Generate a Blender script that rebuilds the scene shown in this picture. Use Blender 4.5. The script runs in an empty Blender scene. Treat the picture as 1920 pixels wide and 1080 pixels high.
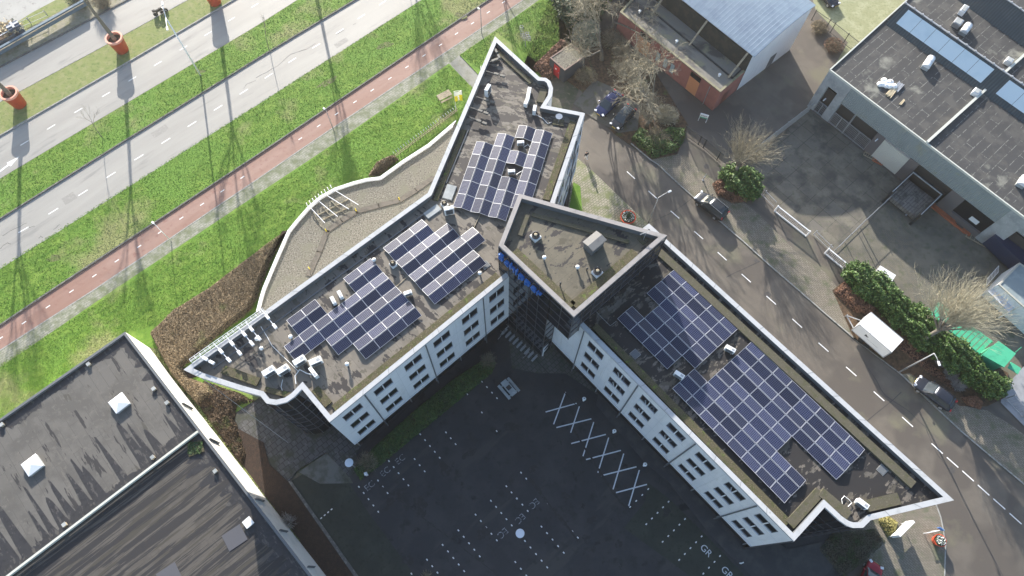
import bpy, math, random
import numpy as np
from mathutils import Vector, Matrix
random.seed(7); rng=np.random.default_rng(7)
R_=math.radians
scene=bpy.context.scene; COL=scene.collection
# ---------------------------------------------------------------- camera model
FPX=1300.0; HC=76.0
def _cam():
    d=Vector((950-960,-(1089-540),-FPX)).normalized()
    Z=-d; X=(Vector((1,0,0))-Z.x*Z).normalized(); Y=Z.cross(X)
    return Matrix((X,Y,Z))
CR=_cam()
def ray(px,py): return CR@Vector((px-960,540-py,-FPX))
def g(px,py,z=0.0):
    r=ray(px,py); t=(z-HC)/r.z
    return Vector((r.x*t,r.y*t,z))
def g2(px,py,z=0.0):
    v=g(px,py,z); return (v.x,v.y)
def GL(pts,z=0.0): return [g2(p[0],p[1],z) for p in pts]
class Face:
    def __init__(s,a,b,za):
        s.A=g(a[0],a[1],za).xy; s.B=g(b[0],b[1],za).xy
        s.u=(s.B-s.A).normalized(); s.n=Vector((-s.u.y,s.u.x)); s.L=(s.B-s.A).length
    def uz(s,px,py):
        r=ray(px,py); t=(s.A.dot(s.n))/(r.xy.dot(s.n))
        q=r*t; return ((q.xy-s.A).dot(s.u), HC+q.z)
    def pt(s,u,z,off=0.0):
        p=s.A+s.u*u+s.n*off; return Vector((p.x,p.y,z))
# ---------------------------------------------------------------- objects
def tag(o,label=None,cat=None,group=None,kind=None):
    if label: o['label']=label
    if cat: o['category']=cat
    if group: o['group']=group
    if kind: o['kind']=kind
    return o
def empty(name,loc,label,cat,group=None,rz=0.0):
    o=bpy.data.objects.new(name,None); COL.objects.link(o)
    o.location=loc; o.rotation_euler=(0,0,rz); o.empty_display_size=0.3
    return tag(o,label,cat,group)
def worg(p):
    v=Vector((0,0,0))
    while p is not None: v=v+Vector(p.location); p=p.parent
    return v
class MB:
    def __init__(s): s.v=[]; s.f=[]; s.m=[]; s.uv={}
    def add(s,vs,fs,m=0):
        n=len(s.v); s.v.extend([tuple(q) for q in vs])
        for f in fs: s.f.append(tuple(i+n for i in f)); s.m.append(m)
        return s
    def quad(s,a,b,c,d,m=0,uv=None):
        s.add([a,b,c,d],[(0,1,2,3)],m)
        if uv: s.uv[len(s.f)-1]=uv
        return s
    def box(s,c,sz,rz=0.0,m=0):
        x,y,z=sz[0]/2,sz[1]/2,sz[2]; co,si=math.cos(rz),math.sin(rz); vs=[]
        for k in (0,z):
            for a,b in ((-x,-y),(x,-y),(x,y),(-x,y)):
                vs.append((c[0]+a*co-b*si,c[1]+a*si+b*co,c[2]+k))
        return s.add(vs,[(3,2,1,0),(4,5,6,7),(0,1,5,4),(1,2,6,5),(2,3,7,6),(3,0,4,7)],m)
    def prism(s,poly,z0,z1,m=0,mtop=None,bottom=False,top=True):
        n=len(poly)
        ar=sum(poly[i][0]*poly[(i+1)%n][1]-poly[(i+1)%n][0]*poly[i][1] for i in range(n))
        if ar<0: poly=poly[::-1]
        vs=[(p[0],p[1],z0) for p in poly]+[(p[0],p[1],z1) for p in poly]
        s.add(vs,[(i,(i+1)%n,n+(i+1)%n,n+i) for i in range(n)],m)
        if top: s.add(vs[n:],[tuple(range(n))],m if mtop is None else mtop)
        if bottom: s.add(vs[:n],[tuple(range(n))[::-1]],m)
        return s
    def sheet(s,poly,z,m=0):
        n=len(poly)
        ar=sum(poly[i][0]*poly[(i+1)%n][1]-poly[(i+1)%n][0]*poly[i][1] for i in range(n))
        if ar<0: poly=poly[::-1]
        return s.add([(p[0],p[1],z) for p in poly],[tuple(range(n))],m)
    def beam(s,p,q,w,h,m=0):
        p=Vector(p); q=Vector(q); d=(q-p)
        if d.length<1e-6: return s
        d.normalize(); up=Vector((0,0,1)) if abs(d.z)<0.95 else Vector((1,0,0))
        a=d.cross(up).normalized()*(w/2); b=a.cross(d).normalized()*(h/2)
        vs=[p-a-b,p+a-b,p+a+b,p-a+b,q-a-b,q+a-b,q+a+b,q-a+b]
        return s.add(vs,[(0,1,2,3),(7,6,5,4),(0,4,5,1),(1,5,6,2),(2,6,7,3),(3,7,4,0)],m)
    def tube(s,pts,r,n=6,m=0,cap=True):
        pts=[Vector(p) for p in pts]; rs=r if isinstance(r,(list,tuple)) else [r]*len(pts)
        base=len(s.v); ref=Vector((0.31,0.17,0.93)).normalized()
        for i,p in enumerate(pts):
            d=(pts[min(i+1,len(pts)-1)]-pts[max(i-1,0)])
            if d.length<1e-9: d=Vector((0,0,1))
            d.normalize(); 
            rf=ref if abs(d.dot(ref))<0.95 else Vector((1,0,0))
            a=d.cross(rf).normalized(); b=d.cross(a)
            for k in range(n):
                t=2*math.pi*k/n; s.v.append(tuple(p+(a*math.cos(t)+b*math.sin(t))*rs[i]))
        for i in range(len(pts)-1):
            for k in range(n):
                k2=(k+1)%n
                s.f.append((base+i*n+k,base+(i+1)*n+k,base+(i+1)*n+k2,base+i*n+k2)); s.m.append(m)
        if cap:
            s.f.append(tuple(base+k for k in range(n))); s.m.append(m)
            e=base+(len(pts)-1)*n; s.f.append(tuple(e+k for k in range(n))[::-1]); s.m.append(m)
        return s
    def lathe(s,c,prof,n=16,m=0):
        base=len(s.v); c=Vector(c)
        for r,z in prof:
            for k in range(n):
                t=2*math.pi*k/n; s.v.append((c.x+r*math.cos(t),c.y+r*math.sin(t),c.z+z))
        for i in range(len(prof)-1):
            for k in range(n):
                k2=(k+1)%n; s.f.append((base+i*n+k,base+i*n+k2,base+(i+1)*n+k2,base+(i+1)*n+k)); s.m.append(m)
        e=base+(len(prof)-1)*n
        s.f.append(tuple(e+k for k in range(n))); s.m.append(m)
        return s
    def build(s,name,mats,parent=None,smooth=False,bevel=0,kind=None,label=None):
        me=bpy.data.meshes.new(name); o=worg(parent)
        vs=[(v[0]-o.x,v[1]-o.y,v[2]-o.z) for v in s.v]
        me.from_pydata(vs,[],s.f)
        if not isinstance(mats,(list,tuple)): mats=[mats]
        for q in mats: me.materials.append(q)
        if len(mats)>1: me.polygons.foreach_set('material_index',s.m)
        if s.uv:
            ul=me.uv_layers.new(name='UVMap')
            for fi,u in s.uv.items():
                st=me.polygons[fi].loop_start
                for k,w in enumerate(u): ul.data[st+k].uv=w
        if smooth: me.polygons.foreach_set('use_smooth',[True]*len(me.polygons))
        me.update()
        ob=bpy.data.objects.new(name,me); COL.objects.link(ob); ob.parent=parent
        if bevel:
            b=ob.modifiers.new('bevel','BEVEL'); b.width=bevel; b.segments=2; b.limit_method='ANGLE'
        if kind: ob['kind']=kind
        if label: ob['label']=label
        return ob
def copy_tree(o,parent=None):
    c=o.copy(); COL.objects.link(c); c.parent=parent
    for ch in list(o.children): copy_tree(ch,c)
    return c
def place(proto,used,loc,rz,label,group=None):
    o=proto if not used else copy_tree(proto)
    o.location=loc; o.rotation_euler=(0,0,rz)
    o['label']=label
    if group: o['group']=group
    return o
def instances(proto,rows,group=None,loc=lambda r:r[0],):
    out=[]
    for i,(p,rz,lab) in enumerate(rows):
        out.append((p,rz,lab))
    cps=[proto]+[copy_tree(proto) for _ in rows[1:]]
    for o,(p,rz,lab) in zip(cps,rows):
        o.location=p; o.rotation_euler=(0,0,rz); o['label']=lab
        if group: o['group']=group
    return cps
def offset(poly,d):
    """inward offset (poly any orientation)"""
    n=len(poly); ar=sum(poly[i][0]*poly[(i+1)%n][1]-poly[(i+1)%n][0]*poly[i][1] for i in range(n))
    sg=1 if ar>0 else -1; out=[]
    for i in range(n):
        p=Vector(poly[i]); a=(p-Vector(poly[i-1])).normalized(); b=(Vector(poly[(i+1)%n])-p).normalized()
        na=Vector((-a.y,a.x))*sg; nb=Vector((-b.y,b.x))*sg
        m=(na+nb); k=max(1+na.dot(nb),0.12)
        q=p+m*(d/k); out.append((q.x,q.y))
    return out
def ext(pts,L=60.0):
    a=Vector(pts[0]); b=Vector(pts[1]); c=Vector(pts[-2]); d=Vector(pts[-1])
    p=a+(a-b).normalized()*L; q=d+(d-c).normalized()*L
    return [tuple(p)]+list(pts)+[tuple(q)]
# ---------------------------------------------------------------- materials
def lin(h):
    return tuple(h)+(1,)
def mat(name,base,layers=(),rough=0.8,metal=0.0,bump=None,spec=0.5,coord='POS',brick=None,wave=None,trans=0.0,emit=None):
    """layers: (colour, scale, lo, hi, (stretchx,stretchy,rot_deg)) ; brick: (w,h,rot,mortar_colour,mortar_size,offset,var_colour)"""
    m=bpy.data.materials.new(name); m.use_nodes=True; nt=m.node_tree; N=nt.nodes; Lk=nt.links
    bs=N['Principled BSDF']; bs.inputs['Roughness'].default_value=rough; bs.inputs['Metallic'].default_value=metal
    bs.inputs['Specular IOR Level'].default_value=spec
    bs.inputs['Base Color'].default_value=lin(base)
    if coord=='POS': src=N.new('ShaderNodeNewGeometry').outputs['Position']
    elif coord=='OBJ': src=N.new('ShaderNodeTexCoord').outputs['Object']
    else: src=N.new('ShaderNodeTexCoord').outputs['UV']
    def mapped(sx,sy,rot,sz=1.0):
        mp=N.new('ShaderNodeMapping'); mp.vector_type='TEXTURE'
        mp.inputs['Rotation'].default_value=(0,0,R_(rot)); mp.inputs['Scale'].default_value=(sx,sy,sz)
        Lk.new(src,mp.inputs['Vector']); return mp.outputs['Vector']
    cur=None; hs=None
    if brick:
        w,h,rot,mc,ms,off,vc=brick
        b=N.new('ShaderNodeTexBrick'); b.offset=off; b.squash=1.0
        b.inputs['Color1'].default_value=lin(base); b.inputs['Color2'].default_value=lin(vc); b.inputs['Mortar'].default_value=lin(mc)
        b.inputs['Scale'].default_value=1.0; b.inputs['Mortar Size'].default_value=ms; b.inputs['Mortar Smooth'].default_value=0.3
        b.inputs['Brick Width'].default_value=w; b.inputs['Row Height'].default_value=h; b.inputs['Bias'].default_value=0.0
        Lk.new(mapped(1,1,rot),b.inputs['Vector']); cur=b.outputs['Color']; hs=b.outputs['Fac']
    for ly in layers:
        c,sc,lo,hi=ly[:4]; st=ly[4] if len(ly)>4 else (1,1,0); det=ly[5] if len(ly)>5 else 6
        nz=N.new('ShaderNodeTexNoise'); nz.inputs['Scale'].default_value=sc; nz.inputs['Detail'].default_value=det
        nz.inputs['Roughness'].default_value=0.6
        Lk.new(mapped(*st[:3],sz=(st[3] if len(st)>3 else 1.0)),nz.inputs['Vector'])
        mr=N.new('ShaderNodeMapRange'); mr.inputs['From Min'].default_value=lo; mr.inputs['From Max'].default_value=hi
        Lk.new(nz.outputs['Fac'],mr.inputs['Value'])
        mx=N.new('ShaderNodeMix'); mx.data_type='RGBA'
        Lk.new(mr.outputs['Result'],mx.inputs['Factor'])
        if cur is None: mx.inputs['A'].default_value=lin(base)
        else: Lk.new(cur,mx.inputs['A'])
        mx.inputs['B'].default_value=lin(c); cur=mx.outputs['Result']
    if wave:   # (period, rot, colour_dark, strength)
        per,rot,cd,stg=wave
        wv=N.new('ShaderNodeTexWave'); wv.wave_type='BANDS'; wv.bands_direction='X'
        wv.inputs['Scale'].default_value=math.pi/(10.0*per)
        wv.inputs['Distortion'].default_value=0.0
        Lk.new(mapped(1,1,rot),wv.inputs['Vector'])
        if cd is not None:
            mx=N.new('ShaderNodeMix'); mx.data_type='RGBA'; Lk.new(wv.outputs['Fac'],mx.inputs['Factor'])
            if cur is None: mx.inputs['B'].default_value=lin(base)
            else: Lk.new(cur,mx.inputs['B'])
            mx.inputs['A'].default_value=lin(cd); cur=mx.outputs['Result']
        bp=N.new('ShaderNodeBump'); bp.inputs['Strength'].default_value=stg; bp.inputs['Distance'].default_value=0.04
        Lk.new(wv.outputs['Fac'],bp.inputs['Height']); Lk.new(bp.outputs['Normal'],bs.inputs['Normal'])
    if cur is not None: Lk.new(cur,bs.inputs['Base Color'])
    if bump and not wave:
        nz=N.new('ShaderNodeTexNoise'); nz.inputs['Scale'].default_value=bump[0]; nz.inputs['Detail'].default_value=5
        Lk.new(mapped(*(bump[3] if len(bump)>3 else (1,1,0))),nz.inputs['Vector'])
        bp=N.new('ShaderNodeBump'); bp.inputs['Strength'].default_value=bump[1]; bp.inputs['Distance'].default_value=bump[2]
        Lk.new(nz.outputs['Fac'],bp.inputs['Height']); Lk.new(bp.outputs['Normal'],bs.inputs['Normal'])
    return m
RD=41.0   # bearing of the left-hand roads in degrees
GRASS=mat('grass',(0.115,0.22,0.026),[((0.17,0.275,0.042),0.9,0.45,0.62),((0.085,0.185,0.02),1.6,0.5,0.7,(4,1,32)),((0.24,0.28,0.09),5.0,0.64,0.8),((0.09,0.165,0.025),7.0,0.63,0.8),((0.13,0.25,0.035),0.13,0.5,0.6),((0.24,0.26,0.1),0.09,0.53,0.63)],rough=0.8,bump=(9,0.7,0.06),spec=0.2)
VERGE=mat('grass_thin',(0.2,0.24,0.075),[((0.26,0.27,0.12),1.2,0.45,0.62),((0.12,0.18,0.04),2.4,0.5,0.66),((0.22,0.19,0.11),5.0,0.6,0.75)],rough=0.8,bump=(14,0.9,0.1),spec=0.25)
ROAD=mat('road_asphalt',(0.27,0.262,0.242),[((0.335,0.326,0.3),0.5,0.4,0.7,(9,1.2,RD)),((0.17,0.17,0.165),0.8,0.58,0.75,(6,1,RD)),((0.15,0.15,0.145),30,0.55,0.75)],rough=0.62,bump=(40,0.3,0.01))
CYCLE=mat('red_asphalt',(0.245,0.14,0.108),[((0.31,0.2,0.165),0.6,0.4,0.7,(8,1,RD)),((0.2,0.09,0.07),1.5,0.55,0.75),((0.15,0.08,0.06),30,0.58,0.75)],rough=0.75)
MOSSPAVE=mat('mossy_paving',(0.27,0.27,0.22),[((0.14,0.16,0.09),0.9,0.42,0.6),((0.4,0.4,0.35),2.5,0.58,0.72),((0.1,0.11,0.08),5,0.55,0.7)],rough=0.85,brick=(0.6,0.3,RD,(0.12,0.13,0.08),0.02,0.5,(0.3,0.3,0.25)))
KERB=mat('kerb_concrete',(0.33,0.33,0.31),[((0.2,0.2,0.18),3,0.45,0.65)],rough=0.85)
DKERB=mat('kerb_dark',(0.1,0.1,0.095),[((0.2,0.2,0.18),3,0.5,0.65)],rough=0.85)
PAINT=mat('road_paint',(0.78,0.78,0.76),[((0.5,0.5,0.48),12,0.58,0.72)],rough=0.6)
OLDPAINT=mat('worn_paint',(0.32,0.33,0.34),[((0.04,0.04,0.045),9,0.46,0.54)],rough=0.7)
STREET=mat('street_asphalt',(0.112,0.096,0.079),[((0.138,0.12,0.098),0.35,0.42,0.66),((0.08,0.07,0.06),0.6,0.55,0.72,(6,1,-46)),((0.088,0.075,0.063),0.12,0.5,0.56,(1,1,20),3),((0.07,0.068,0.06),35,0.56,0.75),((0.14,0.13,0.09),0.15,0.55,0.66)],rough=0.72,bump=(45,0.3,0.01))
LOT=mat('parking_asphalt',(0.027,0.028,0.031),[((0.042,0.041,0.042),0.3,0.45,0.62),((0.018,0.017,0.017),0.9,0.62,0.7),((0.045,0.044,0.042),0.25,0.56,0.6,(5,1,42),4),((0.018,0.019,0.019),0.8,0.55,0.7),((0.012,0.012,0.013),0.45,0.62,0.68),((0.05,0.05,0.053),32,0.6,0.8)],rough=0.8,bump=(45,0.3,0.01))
LOTMOSS=mat('parking_mossy',(0.028,0.033,0.026),[((0.042,0.048,0.036),0.5,0.45,0.65),((0.018,0.022,0.016),2,0.5,0.7)],rough=0.85,bump=(40,0.3,0.01))
GROUND=mat('earth',(0.11,0.1,0.075),[((0.07,0.08,0.045),0.4,0.45,0.6),((0.17,0.15,0.11),2,0.55,0.7)],rough=0.9,bump=(8,0.6,0.05))
PAVER=mat('brick_paving',(0.17,0.15,0.12),[((0.09,0.1,0.055),0.8,0.5,0.66),((0.25,0.23,0.18),1.6,0.58,0.75)],rough=0.85,brick=(0.42,0.21,-42,(0.06,0.06,0.04),0.02,0.5,(0.23,0.2,0.16)))
MOSSPAVER=mat('mossy_brick_paving',(0.27,0.25,0.19),[((0.16,0.18,0.08),0.9,0.45,0.62),((0.36,0.34,0.27),2.4,0.58,0.75)],rough=0.85,brick=(0.42,0.3,40,(0.1,0.12,0.05),0.03,0.5,(0.34,0.31,0.25)))
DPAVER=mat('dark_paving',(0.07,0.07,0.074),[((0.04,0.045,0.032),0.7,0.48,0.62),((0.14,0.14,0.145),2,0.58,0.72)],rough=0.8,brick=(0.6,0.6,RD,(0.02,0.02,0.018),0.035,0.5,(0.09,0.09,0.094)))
SLAB=mat('yard_slabs',(0.125,0.112,0.088),[((0.18,0.165,0.13),0.5,0.48,0.62),((0.07,0.068,0.06),0.35,0.5,0.64),((0.1,0.11,0.07),3,0.55,0.7)],rough=0.85,brick=(2.0,2.0,-48.6,(0.045,0.045,0.035),0.035,0.0,(0.14,0.13,0.112)))
YARD=mat('yard_pavers',(0.145,0.131,0.1),[((0.17,0.155,0.12),0.4,0.45,0.62),((0.09,0.095,0.06),1.0,0.52,0.7)],rough=0.85,brick=(0.4,0.2,-48.6,(0.08,0.08,0.06),0.015,0.5,(0.115,0.11,0.095)))
LITTER=mat('leaf_litter',(0.1,0.062,0.035),[((0.17,0.105,0.055),6,0.5,0.65),((0.045,0.03,0.018),3,0.45,0.65),((0.08,0.1,0.03),0.6,0.58,0.7)],rough=0.9,bump=(12,1.0,0.1))
DBED=mat('brown_bed',(0.034,0.021,0.016),[((0.055,0.032,0.022),3,0.45,0.65),((0.02,0.015,0.011),8,0.5,0.65)],rough=0.95,bump=(14,1.0,0.08))
SAND=mat('pale_yard',(0.38,0.37,0.33),[((0.25,0.25,0.22),0.4,0.45,0.62),((0.5,0.49,0.45),2,0.55,0.7)],rough=0.8)
OLIVE=mat('mossy_yard',(0.27,0.285,0.16),[((0.34,0.35,0.22),0.7,0.45,0.62),((0.2,0.22,0.1),3,0.5,0.7)],rough=0.85,bump=(20,0.3,0.02))
def roofmat(name,rot,base=(0.165,0.147,0.122),dark=(0.03,0.026,0.026),lo=0.5,sc=0.55,st=(1.4,0.75),lines=1.0):
    m=mat(name,base,[((base[0]*0.8,base[1]*0.8,base[2]*0.8),0.4,0.45,0.6),((base[0]*1.2,base[1]*1.19,base[2]*1.17),2.3,0.55,0.7),((base[0]*0.6,base[1]*0.6,base[2]*0.55),sc*1.4,lo+0.04,lo+0.07,(st[0],st[1]*1.2,rot),3),
        (dark,sc,lo,lo+0.018,(st[0],st[1],rot),5),(dark,sc*3.1,lo+0.085,lo+0.105,(st[0]*1.2,st[1],rot),4),((base[0]*1.1,base[1]*1.08,base[2]*1.05),sc*2.3,0.64,0.66,(st[0],st[1],rot),3)],rough=0.72,
        brick=(8.0,lines,rot,(base[0]*0.62,base[1]*0.62,base[2]*0.62),0.022,0.35,(base[0]*1.12,base[1]*1.12,base[2]*1.12)))
    return m
ROOF_A=roofmat('bitumen_west',-48,base=(0.165,0.146,0.12),lo=0.565,sc=.7)
ROOF_D=roofmat('bitumen_north',-16,lo=0.485,sc=.6,dark=(0.04,0.034,0.032))
ROOF_C=roofmat('bitumen_east',41,lo=0.455,sc=.6,base=(.135,.12,.102),dark=(.018,.016,.016))
ROOF_T=roofmat('bitumen_tower',41,base=(0.12,0.106,0.076),lo=0.575,sc=0.8,st=(1.6,.9))
ROOF_W=roofmat('bitumen_warehouse',RD+90,base=(0.105,0.099,0.09),dark=(0.024,0.023,0.025),lo=0.62,sc=0.6,st=(3.2,0.5))
ROOF_W2=roofmat('bitumen_striped',RD,base=(0.076,0.068,0.059),dark=(0.02,0.019,0.021),lo=0.49,sc=0.75,st=(10,0.42))
ROOF_R=mat('bitumen_grey',(0.045,0.045,0.046),[((0.042,0.042,0.043),3.0,0.49,0.53,(1.5,0.5,41.4)),((0.07,0.068,0.064),0.5,0.5,0.62),((0.2,0.2,0.17),0.22,0.6,0.68)],rough=0.75,brick=(5.2,1.05,41.4,(0.18,0.18,0.165),0.05,0.37,(0.04,0.04,0.041)),bump=(10,0.4,0.02))
GRAVEL=mat('roof_gravel',(0.18,0.167,0.135),[((0.075,0.07,0.055),6,0.5,0.58),((0.36,0.34,0.285),7,0.57,0.64),((0.16,0.155,0.115),0.5,0.5,0.65)],rough=0.9,bump=(18,0.9,0.05))
MOSSG=mat('mossy_gravel',(0.09,0.078,0.045),[((0.065,0.07,0.025),2.5,0.5,0.62),((0.24,0.21,0.13),11,0.57,0.68),((0.12,0.17,0.03),1.2,0.6,0.7)],rough=0.95,bump=(16,1.0,0.06))
TILEG=mat('mossy_tiles',(0.088,0.08,0.055),[((0.07,0.07,0.035),2.0,0.5,0.62),((0.15,0.135,0.1),8,0.57,0.68)],rough=0.95,bump=(20,0.6,0.03))
WHITE=mat('white_cladding',(0.78,0.79,0.8),[((0.66,0.67,0.67),1.6,0.5,0.72,(1,1,0,7)),((0.6,0.6,0.56),3.2,0.6,0.78,(1,1,0,9)),((0.72,0.73,0.75),0.25,0.45,0.6)],rough=0.45)
COPE=mat('pale_coping',(0.45,0.46,0.47),[((0.37,0.38,0.385),1.5,0.5,0.7),((0.3,0.3,0.28),4,0.62,0.75)],rough=0.4,metal=0.0)
DCOPE=mat('grey_coping',(0.3,0.28,0.27),[((0.22,0.21,0.2),1.5,0.5,0.7)],rough=0.5)
JOINT=mat('joint_dark',(0.12,0.13,0.14),rough=0.6)
DARK=mat('dark_panel',(0.018,0.018,0.02),rough=0.35)
GLASS=mat('dark_glass',(0.012,0.013,0.016),rough=0.06,spec=0.7)
GLASSR=mat('curtain_glass',(0.03,0.035,0.045),rough=0.04,spec=1.0,metal=0.45)
MULL=mat('mullion',(0.12,0.12,0.13),rough=0.4,metal=0.4)
STEEL=mat('galvanised',(0.45,0.46,0.47),[((0.33,0.34,0.35),4,0.5,0.7)],rough=0.45,metal=0.5)
WSTEEL=mat('white_metal',(0.75,0.76,0.77),rough=0.4)
FRAMEM=mat('panel_frame',(0.55,0.56,0.58),rough=0.4,metal=0.3)
CARGL=mat('car_glass',(0.05,0.065,0.075),rough=0.08,spec=1.0,metal=0.3)
BLACKM=mat('black_metal',(0.03,0.03,0.032),rough=0.5)
ORANGE=mat('orange_plastic',(0.62,0.085,0.035),[((0.5,0.07,0.03),2,0.5,0.7)],rough=0.5)
PINK=mat('orange_rim',(0.78,0.36,0.26),rough=0.5)
SOIL=mat('soil',(0.06,0.042,0.03),[((0.11,0.08,0.05),7,0.5,0.66)],rough=0.95,bump=(12,1,0.05))
BARK=mat('bark',(0.17,0.15,0.12),[((0.1,0.09,0.07),6,0.45,0.65),((0.22,0.22,0.17),3,0.56,0.7)],rough=0.9,bump=(20,0.6,0.02))
TWIG=mat('twig',(0.33,0.3,0.22),[((0.15,0.125,0.085),3,0.45,0.65)],rough=0.9)
PTWIG=mat('pale_twig',(0.42,0.39,0.29),[((0.28,0.25,0.17),3,0.45,0.65)],rough=0.9)
GTWIG=mat('grey_twig',(0.36,0.36,0.36),[((0.22,0.21,0.2),3,0.45,0.65)],rough=0.9)
BRICK=mat('red_brick',(0.33,0.13,0.105),[((0.26,0.1,0.085),1.0,0.45,0.65)],rough=0.85)
ODOOR=mat('orange_door',(0.6,0.26,0.12),rough=0.6)
BLUER=mat('blue_roof',(0.2,0.27,0.34),[((0.16,0.22,0.29),0.6,0.45,0.65)],rough=0.5,metal=0.2)
GREENR=mat('dark_green_metal',(0.045,0.062,0.066),[((0.07,0.085,0.088),0.8,0.5,0.7)],rough=0.45,wave=(0.35,-48.6,(0.03,0.04,0.045),0.5))
SKYL=mat('translucent_panel',(0.6,0.7,0.74),[((0.52,0.63,0.68),0.5,0.5,0.7)],rough=0.3)
CORR=mat('corrugated_grey',(0.26,0.3,0.3),[((0.22,0.26,0.26),0.8,0.5,0.7),((0.28,0.3,0.22),0.3,0.6,0.7)],rough=0.5)
CREAM=mat('cream_shutter',(0.55,0.56,0.5),rough=0.5)
CONC=mat('concrete',(0.36,0.38,0.38),[((0.27,0.29,0.29),0.8,0.45,0.62),((0.44,0.45,0.45),3,0.58,0.7)],rough=0.8)
WOOD=mat('weathered_wood',(0.36,0.31,0.22),[((0.25,0.21,0.15),5,0.45,0.65)],rough=0.85)
NWOOD=mat('pale_wood',(0.6,0.5,0.33),[((0.45,0.37,0.24),4,0.5,0.7)],rough=0.8)
OWOOD=mat('orange_wood',(0.42,0.13,0.06),[((0.32,0.1,0.05),4,0.5,0.7)],rough=0.7)
REDP=mat('red_paint',(0.5,0.03,0.035),rough=0.4)
GRNP=mat('green_paint',(0.07,0.42,0.24),[((0.05,0.33,0.19),1.5,0.5,0.7)],rough=0.5)
BLUEL=mat('blue_letter',(0.03,0.16,0.5),rough=0.35)
YEL=mat('flag_yellow',(0.85,0.68,0.03),rough=0.7)
FWH=mat('flag_white',(0.85,0.85,0.8),rough=0.7)
WPL=mat('white_plastic',(0.8,0.81,0.8),rough=0.35)
LEAFG=mat('hedge_leaf',(0.06,0.125,0.022),[((0.13,0.2,0.04),2.3,0.5,0.64),((0.02,0.05,0.012),3,0.5,0.66),((0.17,0.25,0.07),9,0.58,0.7)],rough=0.55)
LEAFD=mat('dark_leaf',(0.05,0.08,0.035),[((0.085,0.12,0.05),2,0.5,0.65)],rough=0.6)
LEAFB=mat('brown_leaf',(0.24,0.18,0.105),[((0.33,0.255,0.155),5,0.5,0.64),((0.15,0.11,0.065),3,0.5,0.66),((0.2,0.2,0.08),0.35,0.55,0.68)],rough=0.8)
LEAFR=mat('russet_leaf',(0.2,0.105,0.065),[((0.3,0.165,0.1),5,0.5,0.66),((0.1,0.055,0.035),3,0.5,0.65)],rough=0.8)
LEAFK=mat('dull_leaf',(0.09,0.06,0.035),[((0.14,0.09,0.05),5,0.5,0.66),((0.04,0.03,0.02),3,0.5,0.65),((0.08,0.1,0.03),0.5,0.55,0.65)],rough=0.8)
LEAFY=mat('lime_leaf',(0.2,0.24,0.07),[((0.28,0.31,0.12),5,0.5,0.66),((0.1,0.14,0.03),3,0.5,0.65)],rough=0.7)
LEAFC=mat('cover_leaf',(0.045,0.095,0.022),[((0.075,0.145,0.03),3,0.5,0.64),((0.03,0.06,0.02),1.2,0.5,0.66)],rough=0.6)
LEAFS=mat('silver_leaf',(0.2,0.25,0.17),[((0.3,0.34,0.27),5,0.5,0.65),((0.1,0.13,0.08),3,0.5,0.65)],rough=0.7)
RUBBER=mat('tyre_rubber',(0.02,0.02,0.02),rough=0.8)
SKIN=mat('skin',(0.5,0.32,0.24),rough=0.6)
def cellmat():
    m=bpy.data.materials.new('solar_cells'); m.use_nodes=True; nt=m.node_tree; N=nt.nodes; L=nt.links
    bs=N['Principled BSDF']; tc=N.new('ShaderNodeTexCoord')
    b=N.new('ShaderNodeTexBrick'); b.offset=0.0; b.inputs['Scale'].default_value=1.0
    b.inputs['Brick Width'].default_value=0.1; b.inputs['Row Height'].default_value=1/6; b.inputs['Mortar Size'].default_value=0.0065
    b.inputs['Mortar Smooth'].default_value=0.2; b.inputs['Bias'].default_value=0
    b.inputs['Color1'].default_value=(0.006,0.009,0.034,1); b.inputs['Color2'].default_value=(0.009,0.013,0.045,1); b.inputs['Mortar'].default_value=(0.14,0.155,0.22,1)
    L.new(tc.outputs['UV'],b.inputs['Vector']); oi=N.new('ShaderNodeObjectInfo'); mr=N.new('ShaderNodeMapRange'); mr.inputs['To Min'].default_value=.65; mr.inputs['To Max'].default_value=1.45; hv=N.new('ShaderNodeHueSaturation')
    L.new(oi.outputs['Random'],mr.inputs['Value']); L.new(mr.outputs['Result'],hv.inputs['Value']); L.new(b.outputs['Color'],hv.inputs['Color']); L.new(hv.outputs['Color'],bs.inputs['Base Color'])
    m2=N.new('ShaderNodeMapRange'); m2.inputs['To Min'].default_value=.34; m2.inputs['To Max'].default_value=.40; L.new(oi.outputs['Random'],m2.inputs['Value']); L.new(m2.outputs['Result'],bs.inputs['Roughness'])
    bs.inputs['Roughness'].default_value=0.4; bs.inputs['Specular IOR Level'].default_value=0.38
    bs.inputs['Coat Weight'].default_value=0.04; bs.inputs['Coat Roughness'].default_value=0.5
    return m
CELLS=cellmat()
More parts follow.
